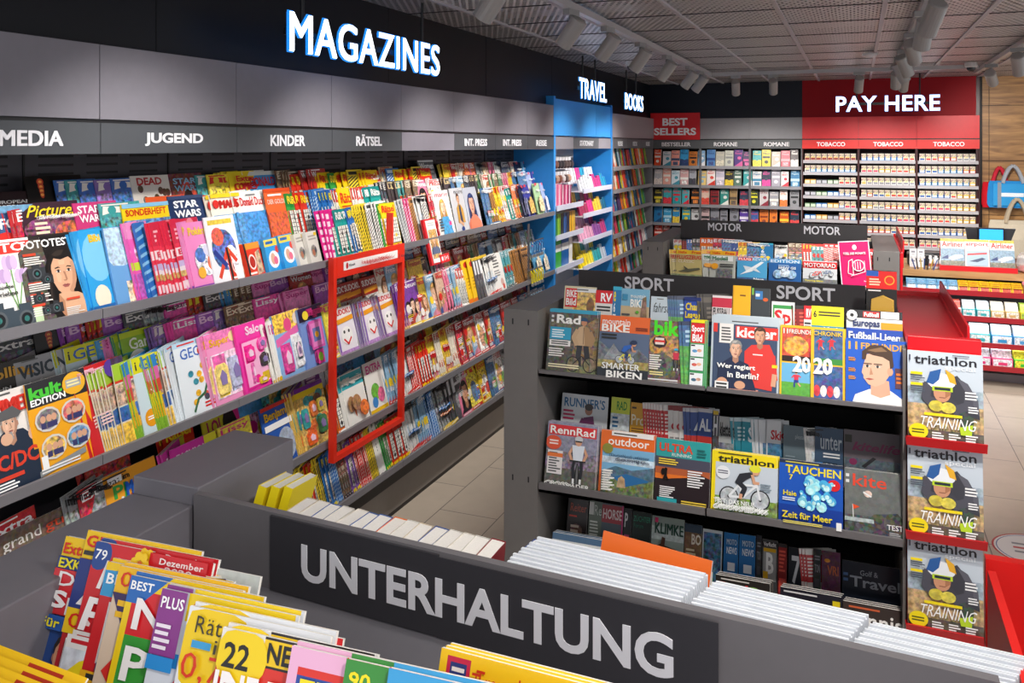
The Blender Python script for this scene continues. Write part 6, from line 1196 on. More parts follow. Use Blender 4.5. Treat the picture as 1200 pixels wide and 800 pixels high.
wall_row(2, 1, [(100,190,'comicred',2), (192,240,'puzred',2), (242,284,'lol',1), (286,310,'toyblue',1), (311,319,'comicteal',1), (320,353,'dinotoys',1,{'h':.25}), (355,384,'shield',1), (385,392,'whiteblack',1), (393,408,'photoblue',1), (409,430,'toyblue',1), (431,442,'photodark',1), (443,455,'womanblue',1), (456,470,'womanred',1)], hmax=.26,
    fill=[(471,612,['photodark','womandark','photobrown','newsred','womanred','couple2'],51,.1)])
wall_row(2, 2, [], hmax=.2, fill=[(300,610,['photodark','womandark','photogreen','photobrown'],61,.16)])
wall_row(3, 0, [(340,352,'photodark',3,{'even':1}), (352,362,'stryellow',4,{'even':1}), (362,372,'puzred',4,{'even':1}), (372,380,'stryellow',3,{'even':1}), (380,390,'puzblue',4,{'even':1}), (390,398,'strblue',4,{'even':1}), (398,408,'photobrown',4,{'even':1}), (408,418,'puzlilac',4,{'even':1}), (418,432,'strred',6,{'even':1}), (432,440,'stryellow',4,{'even':1}), (440,448,'plainlist',2,{'even':1}), (448,456,'puzgreen',4,{'even':1}), (456,462,'puzred',1), (462,474,'puzred',3,{'even':1}), (474,488,'whiteblack',6,{'even':1}), (488,500,'womanblue',5,{'even':1}), (500,512,'strblue',5,{'even':1}), (512,524,'photogrey',4,{'even':1}), (524,530,'bwphoto',2,{'even':1}), (531,537,'bwphoto',1), (538,549,'womanpink',1), (550,561,'comicyellow',1), (562,571,'yellowtitle',1), (572,580,'photoblue',1), (581,589,'whitetitle',1), (590,597,'photogrey',1)], fill=[(598,646,PH,71,.14)])
wall_row(3, 1, [], hmax=.22, fill=[(380,620,['photodark','womandark','photogrey','strblue'],72,.13)])

# paper-wrapped toys hung at the very left of the third shelf, and key cords by the travel guides
for i in range(5):
    y = 2.3+.045*i
    g = thing('foil_pack', (-2.372-.004*(i % 2), y, .69), f'crinkled silver foil toy pack, {nth(i)} beside the brown music magazine', 'toy pack', 'foil packs on the third shelf', (math.radians(-12), 0, PI/2))
    MB().lathe([(.006,0),(.02,.02),(.023,.09),(.018,.15),(.004,.17)], 0, .02, 9, ('c8ccd2','a83a30','b8bcc4','d8b84a','8a8e98')[i]).build('bag', STEEL, g)
tag(MB().box(-2.348, 6.125, .78, -2.343, 6.165, 1.5, '8a8890').box(-2.343, 6.125, 1.355, -2.33, 6.44, 1.365, '8a8890').box(-2.343, 6.125, 1.135, -2.33, 6.44, 1.145, '8a8890').box(-2.343, 6.125, .955, -2.33, 6.44, .965, '8a8890').build('hook_strip', STEEL), 'grey upright strip of hooks before the travel guides', 'hook strip')
for j, z in enumerate((1.36, 1.14, .96)):
    for i in range(5):
        g = thing('key_cord', (-2.334, 6.16+.055*i, z), f'dangling key cord, {nth(i)} on the {("upper","middle","lower")[j]} hook strip by the travel guides', 'key cord', 'key cords on hooks')
        MB().tube([(0,0,0),(.02,.008,-.03),(.02,.004,-.09),(.012,-.006,-.1),(.012,-.004,-.03),(0,0,0)], .004, 6, ('3a6aa0','d8c82a','8a9aa8')[j]).build('strap', CLOTH, g)
        MB().lathe([(.006,-.125),(.012,-.12),(.012,-.1),(.005,-.098)], .016, 0, 8, 'c8ccd4').build('clip', STEEL, g)

# ------------------------------------------------------------------ paperbacks in the corner bay
BOOKC = ['d83a2a','e8e2d8','2a6a9a','3a9a5a','f0c83a','e8742a','c83a6a','f4f0ea','1f4a5a','8ab83a','d8402a','b8d0dc','5a3a6a']
_bk = {}
def book_mesh(name, w, h, t, c, c2, seed):
    k = (name, w, h, t, c, c2, seed)
    if k not in _bk:
        r = random.Random(seed); a = Art(w, h); a.R(0,0,1,1,c)
        m = seed % 4
        if m == 0: a.R(.08,.5,.92,.62,c2).E(.5,.28,.22,.22,c2,.3)
        elif m == 1: a.R(0,0,1,.42,c2,.3).E(.5,.46,.2,.18,c,.4)
        elif m == 2: a.R(0,.34,1,.5,c2).R(.2,.06,.8,.28,c2,.5)
        else: a.P([(0,0),(1,.35),(1,0)],c2).E(.6,.5,.22,.2,c2,.2)
        a.B(.12,.72,.88,.84,c2,seed,r.randint(3,6)).L(.2,.88,.8,.94,1,c2)
        b = MB().box(0,0,0,w,t,h,c, cols={'right': WHITE, 'top': WHITE, 'bottom': WHITE}); sheet(b, a)
        _bk[k] = b.mesh(name, PRINT)
    return _bk[k]
r = random.Random(5)
for k, z in enumerate(BZ):
    y = 8.66; i = -1
    while y < 10.36:
        i += 1; y += r.choice((.05, .06, .09, .13, .15)) if i else 0
        if y > 10.36: break
        c = BOOKC[r.randrange(len(BOOKC))]; c2 = BOOKC[r.randrange(len(BOOKC))]
        h = .19+.012*r.randrange(3)
        o = inst('paperback', book_mesh('paperback', .13, h, .016, c, c2 if c2 != c else '333333', r.randrange(8)), (XF-.035, y, z+.002), (math.radians(-10), 0, PI/2+math.radians(9)))
        tag(o, f'slanted paperback, {nth(i)} from the left on the {("top","second","third","fourth","fifth","lowest")[k]} corner shelf', 'book', 'paperbacks in the corner bay')

# ------------------------------------------------------------------ back wall: books and tobacco
def back_bay(name, label, x0, x1, shelves, side, shelfc, backc, fasc, group):
    t = thing(name, (0, 0, 0), label, 'shelving', group)
    MB().box(x0, 10.98, 0, x1, 11.02, 2.3, backc).build('back_panel', BOARD, t)
    MB().box(x0, YB-.005, 0, x0+.012, 10.98, 2.08, side).box(x1-.012, YB-.005, 0, x1, 10.98, 2.08, side).build('side_panel', BOARD, t)
    for z in shelves: MB().box(x0+.012, YB-.02, z-.03, x1-.012, YB-.008, z+.006, shelfc).box(x0+.012, YB-.008, z-.012, x1-.012, 10.98, z, shelfc).build('shelf', PANEL, t)
    MB().box(x0+.001, YB-.002, 2.185, x1-.001, YB+.3, 2.436, fasc).box(x0, YB+.01, 2.17, x1, YB+.3, 2.185, '151416').build('fascia_panel', PANEL, t)
    return t
def head_sign(x0, x1, txt, col, label, tw, lc='f0eef0'):
    sg = tag(MB().box(x0+.001, YB-.006, 2.07, x1-.001, YB+.02, 2.172, col).build('header_sign', PANEL), label, 'sign')
    letters('lettering', txt, tw, .05, .002, PLASTIC, PLASTIC, sg, ((x0+x1)/2+.01, YB-.007, 2.096), (0,0,0), .03, lc)
BX = (-2.39, -1.78, -1.19, -.595)
BKZ = (1.852, 1.617, 1.38, 1.145, .91)
for i in range(3):
    nm = ('BESTSELLER', 'nearer-corner ROMANE', 'ROMANE next to tobacco')[i]
    back_bay('book_shelving', f'grey back-wall bookcase under the {("BESTSELLER header","first ROMANE header","second ROMANE header")[i]}', BX[i], BX[i+1], BKZ, '6a686c', '8e8d92', '1d1c1f', '8b898d', 'back wall bookcases')
    head_sign(BX[i], BX[i+1], ('BESTSELLER','ROMANE','ROMANE')[i], '5c5e60', ('grey header strip lettered BESTSELLER below the red board','grey header strip lettered ROMANE beside the BESTSELLER one','grey header strip lettered ROMANE beside the red tobacco headers')[i], (.36,.28,.29)[i])
t = thing('best_sellers_board', (-2.085, YB-.03, 2.178), 'bright red BEST SELLERS board over the first bookcase', 'sign')
MB().box(-.305, 0, 0, .305, .02, .33, 'd8101c').build('board', PANEL, t)
letters('lettering', 'BEST', .31, .095, .002, PLASTIC, PLASTIC, t, (0, -.0015, .172), (0,0,0), .035, 'f6f2f4'); letters('lettering', 'SELLERS', .52, .09, .002, PLASTIC, PLASTIC, t, (0, -.0015, .055), (0,0,0), .035, 'f6f2f4')
BROW = [ # colour pairs along each shelf, as the photograph shows them
 [('e8502a','f0e8e0'),('d8d4d8','3a8aa0'),('e89a8a','3a4a6a'),('3a9ad0','1f3a6a'),('c8742a','2a1a1a'),('8ab0d0','e8e4e8'),('5a8ac0','2a4a8a'),('b8b4a8','d8d0b8'),('c8c8b8','8a8a8a'),('4a2a7a','d85a9a'),('3a2a5a','d85a9a'),('2fa8a8','e8d83a'),('e8d02a','2a2a2a'),('c8b8a8','f0e8e0'),('d85a6a','e8a0a8'),('4a3a3a','e8e0d8')],
 [('b8b4b8','e8d8d0'),('e8a89a','f0e8e0'),('d8e4ec','4a9ab0'),('d8a8a8','f0ece8'),('a8a8b0','3a3a44'),('e8c87a','8ab0c8'),('f0e4e0','d83a2a'),('c8c0d0','e8dce4'),('26262a','e8c82a'),('5a7a6a','e8e8e0'),('3aa8a8','e8f0f0'),('e8e4e4','3a8ab0'),('2a2f4a','e0409a'),('a8a4b0','e8e4e8'),('e8e4e4','d83a4a'),('3a7aa8','b8d8e0')],
 [('26262a','e0c83a'),('3aa0a8','d82a3a'),('2f98a0','d82a3a'),('46a8b0','d82a3a'),('2a2424','e0802a'),('d8b8a8','d8402a'),('8a1f24','1c1c1c'),('2f8a80','e8e8e0'),('a8885a','5a4a3a'),('2a3450','d83a4a'),('2a3a2a','e0d82a'),('c8c4c4','8a2a3a'),('9a9aa0','e8e0d8'),('e8e0dc','d8742a'),('8a8a8e','2a2a2e')],
 [('2a7ab0','1f4a7a'),('3a9ac8','b8dcec'),('2f8ac0','e8c83a'),('3a9ab0','e8d02a'),('d0d0d0','3a3a3a'),('c8a8a8','2a2a2a'),('8a8a92','4a4a50'),('8c8c94','4a4a50'),('8a8a92','4a4a50'),('5a3a9a','e8e0f0'),('3a5a9a','d83a4a'),('d8742a','8a3a1a'),('e07a2a','8a3a1a'),('c8541a','e8c83a'),('26364a','d83a3a')],
 [('c83a2a','e8d8d0'),('8a3a30','e0c8c0'),('9a9aa0','d8d8dc'),('a83a30','e8e0dc'),('4a4a50','c8c8cc'),('8a5a4a','e8e0dc'),('3a6a8a','c8dce8')]]
for k, row in enumerate(BROW):
    n = len(row); x = -2.36; st = 1.74/16
    for i, (c, c2) in enumerate(row):
        h = .205-.012*((i*5+k) % 3); w = .1 if (i+k) % 5 else .085
        o = inst('book', book_mesh('book', w, h, .03, c, c2, i*3+k), (x+.004, YB+.01+.004*(i % 2), BKZ[k]+.001), (math.radians(-8), 0, 0))
        tag(o, f'face-out book, {nth(i)} from the left on the {("top","second","third","fourth","fifth")[k]} back-wall shelf', 'book', 'face-out books on the back wall')
        x += st*(16/15 if n == 15 else 1)

TX = (-.595, .018, .621, 1.246)
TZ = tuple(1.930-.1375*i for i in range(8))
for i in range(3):
    back_bay('tobacco_shelving', f'dark tobacco shelving with red headers, {("left by the books","in the middle","right by the wood wall")[i]}', TX[i], TX[i+1], TZ, '3a1014', 'b0acb0', '2a0f12', 'd8101c', 'tobacco bays')
    head_sign(TX[i], TX[i+1], 'TOBACCO', 'e0241f', f'red header strip lettered TOBACCO, {("left","middle","right")[i]} of three', .31)
tag(MB().box(1.215, YB+.03, 0, 1.25, 11.02, CEIL, '3a0a10').build('trim_4', PLASTIC), kind='structure')
_pk = {}
def pack_mesh(c, c2, w=.055, h=.088):
    k = (c, c2, w, h)
    if k not in _pk:
        a = Art(w, h); a.R(0,0,1,1,c).R(0,.5,1,1,'b8a890',.9).R(.0,.9,1,1,'2a2622').R(.1,.12,.9,.36,c2).R(.12,.4,.88,.48,'e8c83a')
        b = MB().box(0,0,0,w,.022,h,c); sheet(b, a); _pk[k] = b.mesh('cigarette_pack', PRINT)
    return _pk[k]
PC = [('e8e4e0','c83a2a'),('2a6ab8','f0f0f4'),('c8302a','f4f0ec'),('f0ece8','2a5aa0'),('e8e8ea','c8a83a'),('d8a03a','f4ece0'),('f0eeee','8a8a90'),('3a8ac8','e8f0f4'),('e8dcd8','c83a5a')]
r = random.Random(8)
for bi in range(3):
    for k, z in enumerate(TZ):
        if bi == 0 and k >= 7: continue
        n = 9; x = TX[bi]+.03; runs = []
        while len(runs) < n: runs += [r.choice(PC)]*r.choice((1, 2, 3, 4))
        if bi == 1 and k == 0: runs = [('2f8ae0','f0f4f8')]*7+[PC[0]]*2
        if bi == 0 and k == 0: runs = [('c8a090','8a2a24')]*9
        for i in range(n):
            c, c2 = runs[i]; flat = bi == 0 and k in (2, 3, 4, 5) and i < 6
            if flat:
                o = tag(MB().box(0,0,0,.058,.05,.055,('3a5a3a','2a6ab0','d89a3a','3a3a40')[(i//2+k) % 4]).box(.004,-.0008,.01,.054,0,.045,('c8d8c0','e8f0f8','f0e0c0','b8b8c0')[(i//2+k) % 4]).build('tobacco_pouch', PRINT, loc=(x, YB, z+.001)), f'flat tobacco pouch, {nth(i)} on the {nth(k)} shelf of the left tobacco bay', 'tobacco pouch', 'tobacco pouches')
            else: o = tag(inst('cigarette_pack', pack_mesh(c, c2), (x, YB-.002, z+.001), (math.radians(-3), 0, 0)), f'cigarette pack, {nth(i)} from the left, {nth(k)} shelf of the {("left","middle","right")[bi]} tobacco bay', 'cigarette pack', 'cigarette packs on the tobacco wall')
            x += .0625

# bags on the wood wall
def bag(name, label, x, y, z, w, h, d, col, strap, ext=None):
    t = thing(name, (x, y, z), label, 'bag')
    b = MB(); n = 8
    rings = []
    for zz, k in ((0,.95),(.04,1.03),(h*.5,1.02),(h*.9,.97),(h,.92)):
        rings.append([(w/2*k*q, d/2*(s*(1-.25*abs(q)))*(1 if zz < h*.8 else .5), zz) for q, s in ((-1,-.3),(-.5,-1),(0,-1.12),(.5,-1),(1,-.3),(1,.3),(.5,1),(0,1),(-.5,1),(-1,.3))])
    for A, B in zip(rings[:-1], rings[1:]):
        for i in range(10): b.poly([A[i], A[(i+1) % 10], B[(i+1) % 10], B[i]], col)
    b.poly(rings[0][::-1], col); b.poly(rings[-1], col)
    if ext: ext(b, w, h, d)
    b.build('bag_body', CLOTH, t)
    for s in (-1, 1):
        pts = [(w*.2*math.cos(a)*(1-.35*math.sin(a)), s*d*.22*(1-.6*math.sin(a)), h*.92+h*.65*math.sin(a)) for a in [PI*i/10 for i in range(11)]]
        m = MB()
        for p, q in zip(pts[:-1], pts[1:]): m.cyl(p, q, .02, .02, 8, strap)
        m.build('strap', CLOTH, t)
def blueprint(b, w, h, d):
    b.box(-w*.4, -d/2*1.14-.004, h*.08, w*.4, -d/2*1.12, h*.9, '3a9ad8', .5); b.box(-w*.3, -d/2*1.15-.006, h*.42, w*.2, -d/2*1.14, h*.56, 'e8f0f4')
    for q in (-.28, .28): b.box(w*q-.018, -d/2*1.16-.006, 0, w*q+.018, -d/2*1.14, h*.95, '8f96a0')
bag('tote_bag', 'sky blue printed tote with grey handles on the wood wall', 1.57, 10.62, 1.43, .48, .29, .08, '2f8acc', 'a8acb2', blueprint)
bag('tote_bag', 'red tote bag behind the sky blue one', 1.45, 10.67, 1.425, .34, .28, .07, 'c81f2a', 'c83040')
bag('tote_bag', 'beige cotton tote hanging under the blue bag', 1.6, 10.55, .9, .55, .4, .16, 'c9bda8', 'b8a890')
# ------------------------------------------------------------------ pay counter
YC = 8.7
t = thing('pay_counter', (0, 0, 0), 'beech-topped pay counter with lit sweet shelves in front', 'counter')
MB().box(.1, YC-.02, .905, 3.2, 9.5, .965, 'c89e6c').box(.1, YC+.12, .965, 3.2, 9.5, .968, 'c89e6c').build('worktop', BEECH, t)
MB().box(.1, YC+.35, 0, 3.2, 9.4, .905, '4a474a').build('carcass', BOARD, t)
CZ = (.80, .58, .36, .17)
for k, z in enumerate(CZ):
    MB().box(.1, YC-.14-.03*k, z-.012, 3.2, YC+.34, z, 'c8c4c8').box(.1, YC-.152-.03*k, z-.03, 3.2, YC-.14-.03*k, z+.016, 'a81f2a').build('shelf', PLASTIC, t)
MB().box(.1, YC-.02, 0, 3.2, YC+.3, .07, '8a8288').build('plinth', BOARD, t)
r = random.Random(3)
SWEET = [[('7ab8e0','e8f0f4')]*5+[('f0c01c','c8442a')]*6+[('e8a0a8','b87a4a')]*5, [('8a4a3a','d8b89a'),('e8ecf0','c8442a'),('e8ecf0','c8442a'),('e4eaee','c8442a'),('3ab0b8','e8f4f4'),('3ab0b8','e8f4f4'),('d8b87a','f0e8d8'),('d8b87a','f0e8d8'),('e0d83a','a8c83a'),('d8d04a','a8c83a'),('a8b0c8','6a7a9a'),('c8c8d0','8a8a9a')],
         [('5a8ac0','e8ecf0'),('c8d0d8','4a7ab0'),('2fa8b8','e8f4f4'),('3ab4c0','e8f4f4'),('3a9ad8','f0f4f8'),('5aa8e0','e8eef4'),('3a8ac8','e8eef4'),('8ab8e0','e8eef4')], [('4a7ab0','e8ecf0'),('6a9ad0','c8b05a'),('5a8ac8','e8e8f0'),('d8307a','e8f0f4'),('e8407a','f0e8f0'),('4ac83a','f0e83a'),('5ab83a','e8f0e0'),('e8742a','f0e0c0')]]
for k, row in enumerate(SWEET):
    x = .42; w = 1.35/len(row)*.98
    for i, (c, c2) in enumerate(row):
        X0 = x; x += 1.35/len(row); y = YC-.12-.03*k; z = CZ[k]
        if k == 0 and i >= 11:
            g = thing('candy_tub', (X0+w/2, y+.07, z), f'round sweet tub with {("pink","white","white","white","white")[i-11]} lid, {nth(i-11)} from the left at the counter edge', 'sweet tub', 'sweet tubs on the counter')
            MB().lathe([(.032,0),(.037,.01),(.037,.075),(.034,.08)], col='a8764a', n=16).build('tub', PLASTIC, g, smooth=True); MB().lathe([(.04,.08),(.041,.085),(.041,.1),(.036,.104)], col='d88aa8' if i == 11 else 'e8e6ea', n=16).build('lid', PLASTIC, g)
            continue
        if k == 0:
            b = MB().prism([(0,0),(.11,0),(.11,.085),(.02,.05)], 'x', .002, w, c)
            for q in range(3): b.box(.004, .004+.03*q, .048+.012*q, w-.004, .022+.03*q, .058+.012*q, c, .2); b.box(w*.2, .004+.03*q, .0585+.012*q, w*.8, .02+.03*q, .0592+.012*q, c2)
            b.poly([(w*.15,-.0008,.008),(w*.9,-.0008,.008),(w*.9,.018,.046),(w*.15,.018,.046)], c2, .4)
            tag(b.build('gum_box', PRINT, loc=(X0, y, z)), f'{"pale blue" if i < 5 else "yellow"} open box of gum packs, {nth(i if i < 5 else i-5)} of its colour under the worktop', 'gum box', 'gum boxes under the worktop')
        else:
            hh = (.13, .15, .14)[k-1]
            b = MB().box(.003, 0, 0, w-.003, .16, hh*.55, c).prism([(.012,hh*.3),(.15,hh*.3),(.15,hh*1.02),(.08,hh*.98)], 'x', .008, w-.008, c2, .4)
            b.box(.01, -.0015, .008, w-.01, 0, hh*.5, c2, .5); b.box(w*.3, -.0025, .02, w*.72, -.0015, hh*.32, c)
            tag(b.build('sweet_box', PRINT, loc=(X0, y, z)), f'open box of bagged sweets, {nth(i)} from the left on the {("upper","middle","lowest")[k-1]} counter shelf', 'sweet box', 'sweet boxes in the counter')
for k, z in enumerate(CZ[:3]):
    ld = bpy.data.lights.new('shelf_light', 'AREA'); ld.shape = 'RECTANGLE'; ld.size = 2.4; ld.size_y = .03; ld.energy = 3.2; ld.color = (.9, .94, 1)
    lo = bpy.data.objects.new('shelf_light', ld); COL.objects.link(lo); lo.location = (1.5, YC-.1, z-.016); lo.parent = t
# things on the counter
t = thing('magazine_stand', (1.015, YC+.02, .966), 'red counter stand holding three airline magazines', 'display stand')
MB().prism([(-.02,0),(.16,0),(.16,.02),(.02,.02),(.0,.045),(-.02,.045)], 'x', -.31, .31, 'd81c24').build('tray', PLASTIC, t); MB().prism([(.05,.02),(.16,.02),(.14,.24),(.125,.24)], 'x', -.3, .3, 'c81a22').build('back_rest', PLASTIC, t)
for i, k in enumerate(('airliner', 'airport', 'airliner')):
    tag(inst('magazine', cover_mesh(k, .196, .27), (.717+.199*i, YC+.035, .989), (math.radians(-18), 0, 0)), f'{CV[k][2]}, {("left","middle","right")[i]} on the red counter stand', 'magazine', 'airline magazines')
t = thing('till_screen', (1.165, YC+.5, .968), 'black till with small bright blue screen', 'till')
MB().prism([(-.17,.15),(.15,.15),(.22,.35),(-.2,.35)], 'y', 0, .05, '2c2c30').build('monitor', PLASTIC, t, bevel=.006)
MB().lathe([(.12,0),(.12,.015),(.03,.03),(.025,.14)], 0, .06, 16, '1c1c20').build('foot', PLASTIC, t)
cd = MB().box(-.1, -.05, .2, .12, -.025, .36, '15151a').build('customer_display', PLASTIC, t, bevel=.004)
b = MB().box(-.088, -.0515, .214, .108, -.0505, .346, '2aa2ff'); o = b.build('screen', SCREEN, cd)
t = thing('receipt_printer', (.62, YC+.36, .968), 'long black receipt printer on the counter', 'printer')
MB().box(-.17, -.1, 0, .17, .1, .11, '26262a').build('printer_body', PLASTIC, t, bevel=.012); MB().box(-.15, -.085, .11, .12, .06, .122, '3a3a40').build('lid', PLASTIC, t, bevel=.004)
t = thing('card_reader', (.5, YC+.2, .968), 'dark card terminal beside the receipt printer', 'card reader')
MB().prism([(0,0),(.16,0),(.16,.07),(0,.03)], 'x', -.04, .04, '4a4c52').build('reader_body', PLASTIC, t, bevel=.004); b = MB(); b.poly([(-.03,.09,.0535),(.03,.09,.0535),(.03,.15,.0685),(-.03,.15,.0685)], '9ab0c0'); b.build('screen', PLASTIC, t)
for i in range(3):
    g = thing('sanitizer_bottle', (.632+.045*i, YC+.08, .968), f'small white pump bottle, {nth(i)} from the left on the counter', 'bottle', 'white bottles')
    MB().lathe([(.018,0),(.02,.005),(.02,.075),(.012,.09)], col='e8e6e8', n=14).build('bottle_body', PLASTIC, g, smooth=True); MB().lathe([(.012,.09),(.013,.095),(.013,.115),(.009,.118)], col='f4f4f4', n=12).build('cap', PLASTIC, g); MB().lathe([(.0203,.02),(.0204,.022),(.0204,.045),(.0203,.047)], col='c87a6a', n=14).build('bottle_label', PRINT, g)
for i in range(4):
    x, z = .46+.065*(i % 2), .968+.085*(i//2)
    b = MB().box(0, 0, 0, .06, .06, .083, 'ecebee'); b.box(.014, -.0008, .05, .046, 0, .066, '9a9aa4'); b.box(.02, -.0008, .03, .04, 0, .038, 'c8c8d0')
    tag(b.build('carton', PRINT, loc=(x, YC+.12, z)), f'small white carton, {("lower","upper")[i//2]} {("left","right")[i % 2]} of the pile on the counter', 'carton', 'white cartons on the counter')
t = thing('glass_jar', (1.42, YC+.12, .966), 'round clear jar with red sweets at the counter edge', 'jar')
MB().lathe([(.05,0),(.085,.02),(.1,.08),(.085,.14),(.06,.165),(.065,.175)], col='fff', n=20).build('jar_body', CLEAR, t, smooth=True); MB().lathe([(.045,.006),(.078,.024),(.085,.05),(.03,.066)], col='d83a1c', n=16).build('contents', PLASTIC, t)
for i in range(7):
    g = thing('lanyard_pen', (.5+.025*i, YC-.02+.02*(i % 2), .966), f'slim pen in the jumble beside the white cartons, {nth(i)}', 'pen', 'pens on the counter', (math.radians(-12+8*(i % 3)), math.radians(-16+6*i), 0))
    MB().cyl((0,0,0), (0,0,.1), .005, n=8, col=('2a4a8a','1c1c24','c8a83a')[i % 3]).build('barrel', PLASTIC, g); MB().cyl((0,0,.1), (0,0,.12), .0055, n=8, col='d8d8dc').build('cap', PLASTIC, g)

# ------------------------------------------------------------------ the floor racks
DARK = '55534f'
GREY = '6b686a'
RIM = '5a585c'
def rack_sign(label, txts, x0, x1, y, z0, z1):
    t = tag(MB().box(x0, y, z0, x1, y+.006, z1, '3b393b').build('rack_sign', BOARD), label, 'sign')
    for txt, cx, w in txts: letters('lettering', txt, w, .06, .0015, PLASTIC, PLASTIC, t, (cx, y-.0012, z1-.078), (0,0,0), .02, 'dcdce2')
    return t
def slots(b, x, y, zs):
    for q in (-.035, .035):
        for z in zs: b.box(x+q-.003, y-.0008, z-.012, x+q+.003, y, z+.012, '15141a')
def floor_rack(label, yf, yc, yb, xl, xr, lips, rw):
    t = thing('magazine_rack', (0, 0, 0), label, 'magazine rack', 'floor racks')
    b = MB().box(xl-.15, yf, 0, xl, yb, 1.42, '757270'); slots(b, xl-.075, yf, (1.37, .72)); b.build('end_panel', PANEL, t, bevel=.003)
    b = MB().box(xr, yf+.004, 0, xr+rw, yb, 1.385 if rw < .1 else 1.42, '757270')
    if rw > .1: slots(b, xr+.06, yf+.004, (1.37, .72))
    b; b.build('end_panel', PANEL, t, bevel=.002)
    MB().box(xl, yc, .1, xr, yc+.03, 1.41, '29272a').build('back_panel', BOARD, t)
    xm = (xl+xr)/2
    for zb, zt in lips:
        for a, c in ((xl+.005, xm-.004), (xm+.004, xr)):
            b = MB().box(a, yf, zb, c, yf+.012, zt, GREY).box(a, yf, zb, c, yc, zb+.012, GREY)
            b.box(a, yf+.16, zb+.1, c, yf+.172, zb+.135, '3f3d40').box(a, yf+.16, zb+.1, c, yc, zb+.108, '3f3d40'); b.build('shelf', PANEL, t)
    MB().box(xl, yf+.06, 0, xr, yb-.06, .12, '3a383a').build('plinth', BOARD, t)
    return t
LS = [(1.153, 1.18), (.676, .714), (.215, .25)]
floor_rack('long grey floor rack of sport magazines facing the camera', 3.3, 4.0, 4.45, -1.22, .15, LS, .012)
floor_rack('grey floor rack of motor magazines behind the sport rack', 6.0, 6.66, 7.1, -1.27, .1, LS, .155)
rack_sign('dark sign board lettered SPORT twice on the sport rack', (('SPORT', -.91, .235), ('SPORT', -.21, .245)), -1.257, .034, 3.98, 1.34, 1.497)
rack_sign('dark sign board lettered MOTOR twice on the motor rack', (('MOTOR', -.93, .25), ('MOTOR', -.235, .25)), -1.263, .071, 6.62, 1.39, 1.532)

RS = ('top', 'second', 'third')
def rack_row(yf, k, tier, spec, rackname, lean=14):
    zb = LS[k][1]-.014 if tier == 0 else LS[k][0]+.11; yb = yf+.018 if tier == 0 else yf+.178
    ents = []
    for e in spec:
        u0, u1, vt, key, n = e[:5]; op = dict(e[5]) if len(e) > 5 else {}
        x0, x1 = x_at(u0, yb+.03), x_at(u1, yb+.03)
        zt = z_at(vt, x0, yb+.07); op['h'] = (zt-zb)/math.cos(math.radians(lean))
        if n == 1: op['w'] = x1-x0
        elif 'w' not in op: op['w'] = min(.2, max(.12, x1-x0))
        op.setdefault('even', n > 1); op['hero'] = tier == 0 and n == 1
        ents.append((x0, x1, key, n, op))
    lay_row(ents, False, yb, zb, lean, lambda s: f'{TRN[tier] if tier == 0 else "back"} row, {RS[k]} shelf, {rackname} rack', f'{rackname} rack, {RS[k]} shelf, {"front" if tier == 0 else "back"} row')
rack_row(3.3, 0, 0, [(642,698,361,'rad',1,{'stack':2}), (702,761,368,'mtb',1), (761,805,374,'bike',1,{}), (800,808,376,'greenblue',2), (808,826,374,'sportbild',1,{'stack':2}), (833,913,369,'kicker',1,{'stack':3}), (914,990,380,'chronik',1,{'stack':1}), (991,1062,395,'elf',1,{'stack':1})], 'sport')
rack_row(3.3, 0, 1, [(660,697,334,'bikebild',1), (697,717,339,'redr',1), (717,727,335,'ebike',1), (727,760,337,'mtbsand',1), (762,786,346,'fahrstil',1), (787,800,346,'greenblue',5), (801,821,347,'champions',1), (822,833,344,'darkfan',3), (834,857,345,'fussball',1), (858,879,334,'yellowball',1), (880,902,337,'wrapblack',1), (904,931,352,'spred',1), (932,942,357,'redlist',2), (942,951,357,'redr',1), (951,989,357,'kickkids',1), (992,1058,361,'europas',1)], 'sport')
rack_row(3.3, 1, 0, [(640,699,492,'rennrad',1,{'stack':2}), (703,766,502,'outdoor',1,{'stack':1}), (768,832,511,'ultra',1), (834,910,525,'triathlon',1,{'stack':2}), (913,988,535,'tauchen',1), (990,1059,546,'kite',1,{'stack':1})], 'sport')
rack_row(3.3, 1, 1, [(657,711,459,'runners',1), (715,737,464,'rad2',1), (738,757,470,'procycle',1), (758,784,471,'redclimb',8), (785,804,474,'whitering',3), (805,816,477,'alpin',3), (817,834,477,'alpin',1), (835,841,480,'bwphoto',1), (842,860,486,'kletter',1), (861,868,488,'skiteal',2), (869,884,488,'skiteal',1), (885,897,490,'skiwhite',3), (898,915,490,'skiwhite',1), (918,946,496,'plgrey',1), (948,954,500,'whiteblack',2), (955,988,498,'unter',1), (989,1058,501,'kitelife',1)], 'sport')
rack_row(3.3, 2, 0, [(645,706,622,'petri',1,{'stack':2}), (710,772,638,'segeln',1,{'stack':2}), (776,800,655,'orange',1), (801,834,662,'food',1), (838,902,670,'feisch',1,{'stack':2}), (914,986,684,'wind',1,{'stack':2}), (988,1058,700,'tennis',1,{'stack':2})], 'sport')
rack_row(3.3, 2, 1, [(664,687,582,'reiten',1), (689,704,585,'horse_re',1), (704,729,588,'horseman',1), (730,739,594,'letterp',1), (740,762,597,'zuechter',1), (763,801,602,'klimke',1), (802,822,611,'bogen',1), (823,846,617,'bluephoto',1), (848,865,621,'news',1), (866,885,623,'news',1), (886,892,625,'darkmag',1), (893,911,629,'letterb',1), (912,922,634,'redlist',1), (924,941,638,'seven',1), (942,952,640,'redclimb',3), (953,962,640,'darkmag',1), (963,985,642,'vri',1), (987,1058,652,'golf',1)], 'sport')
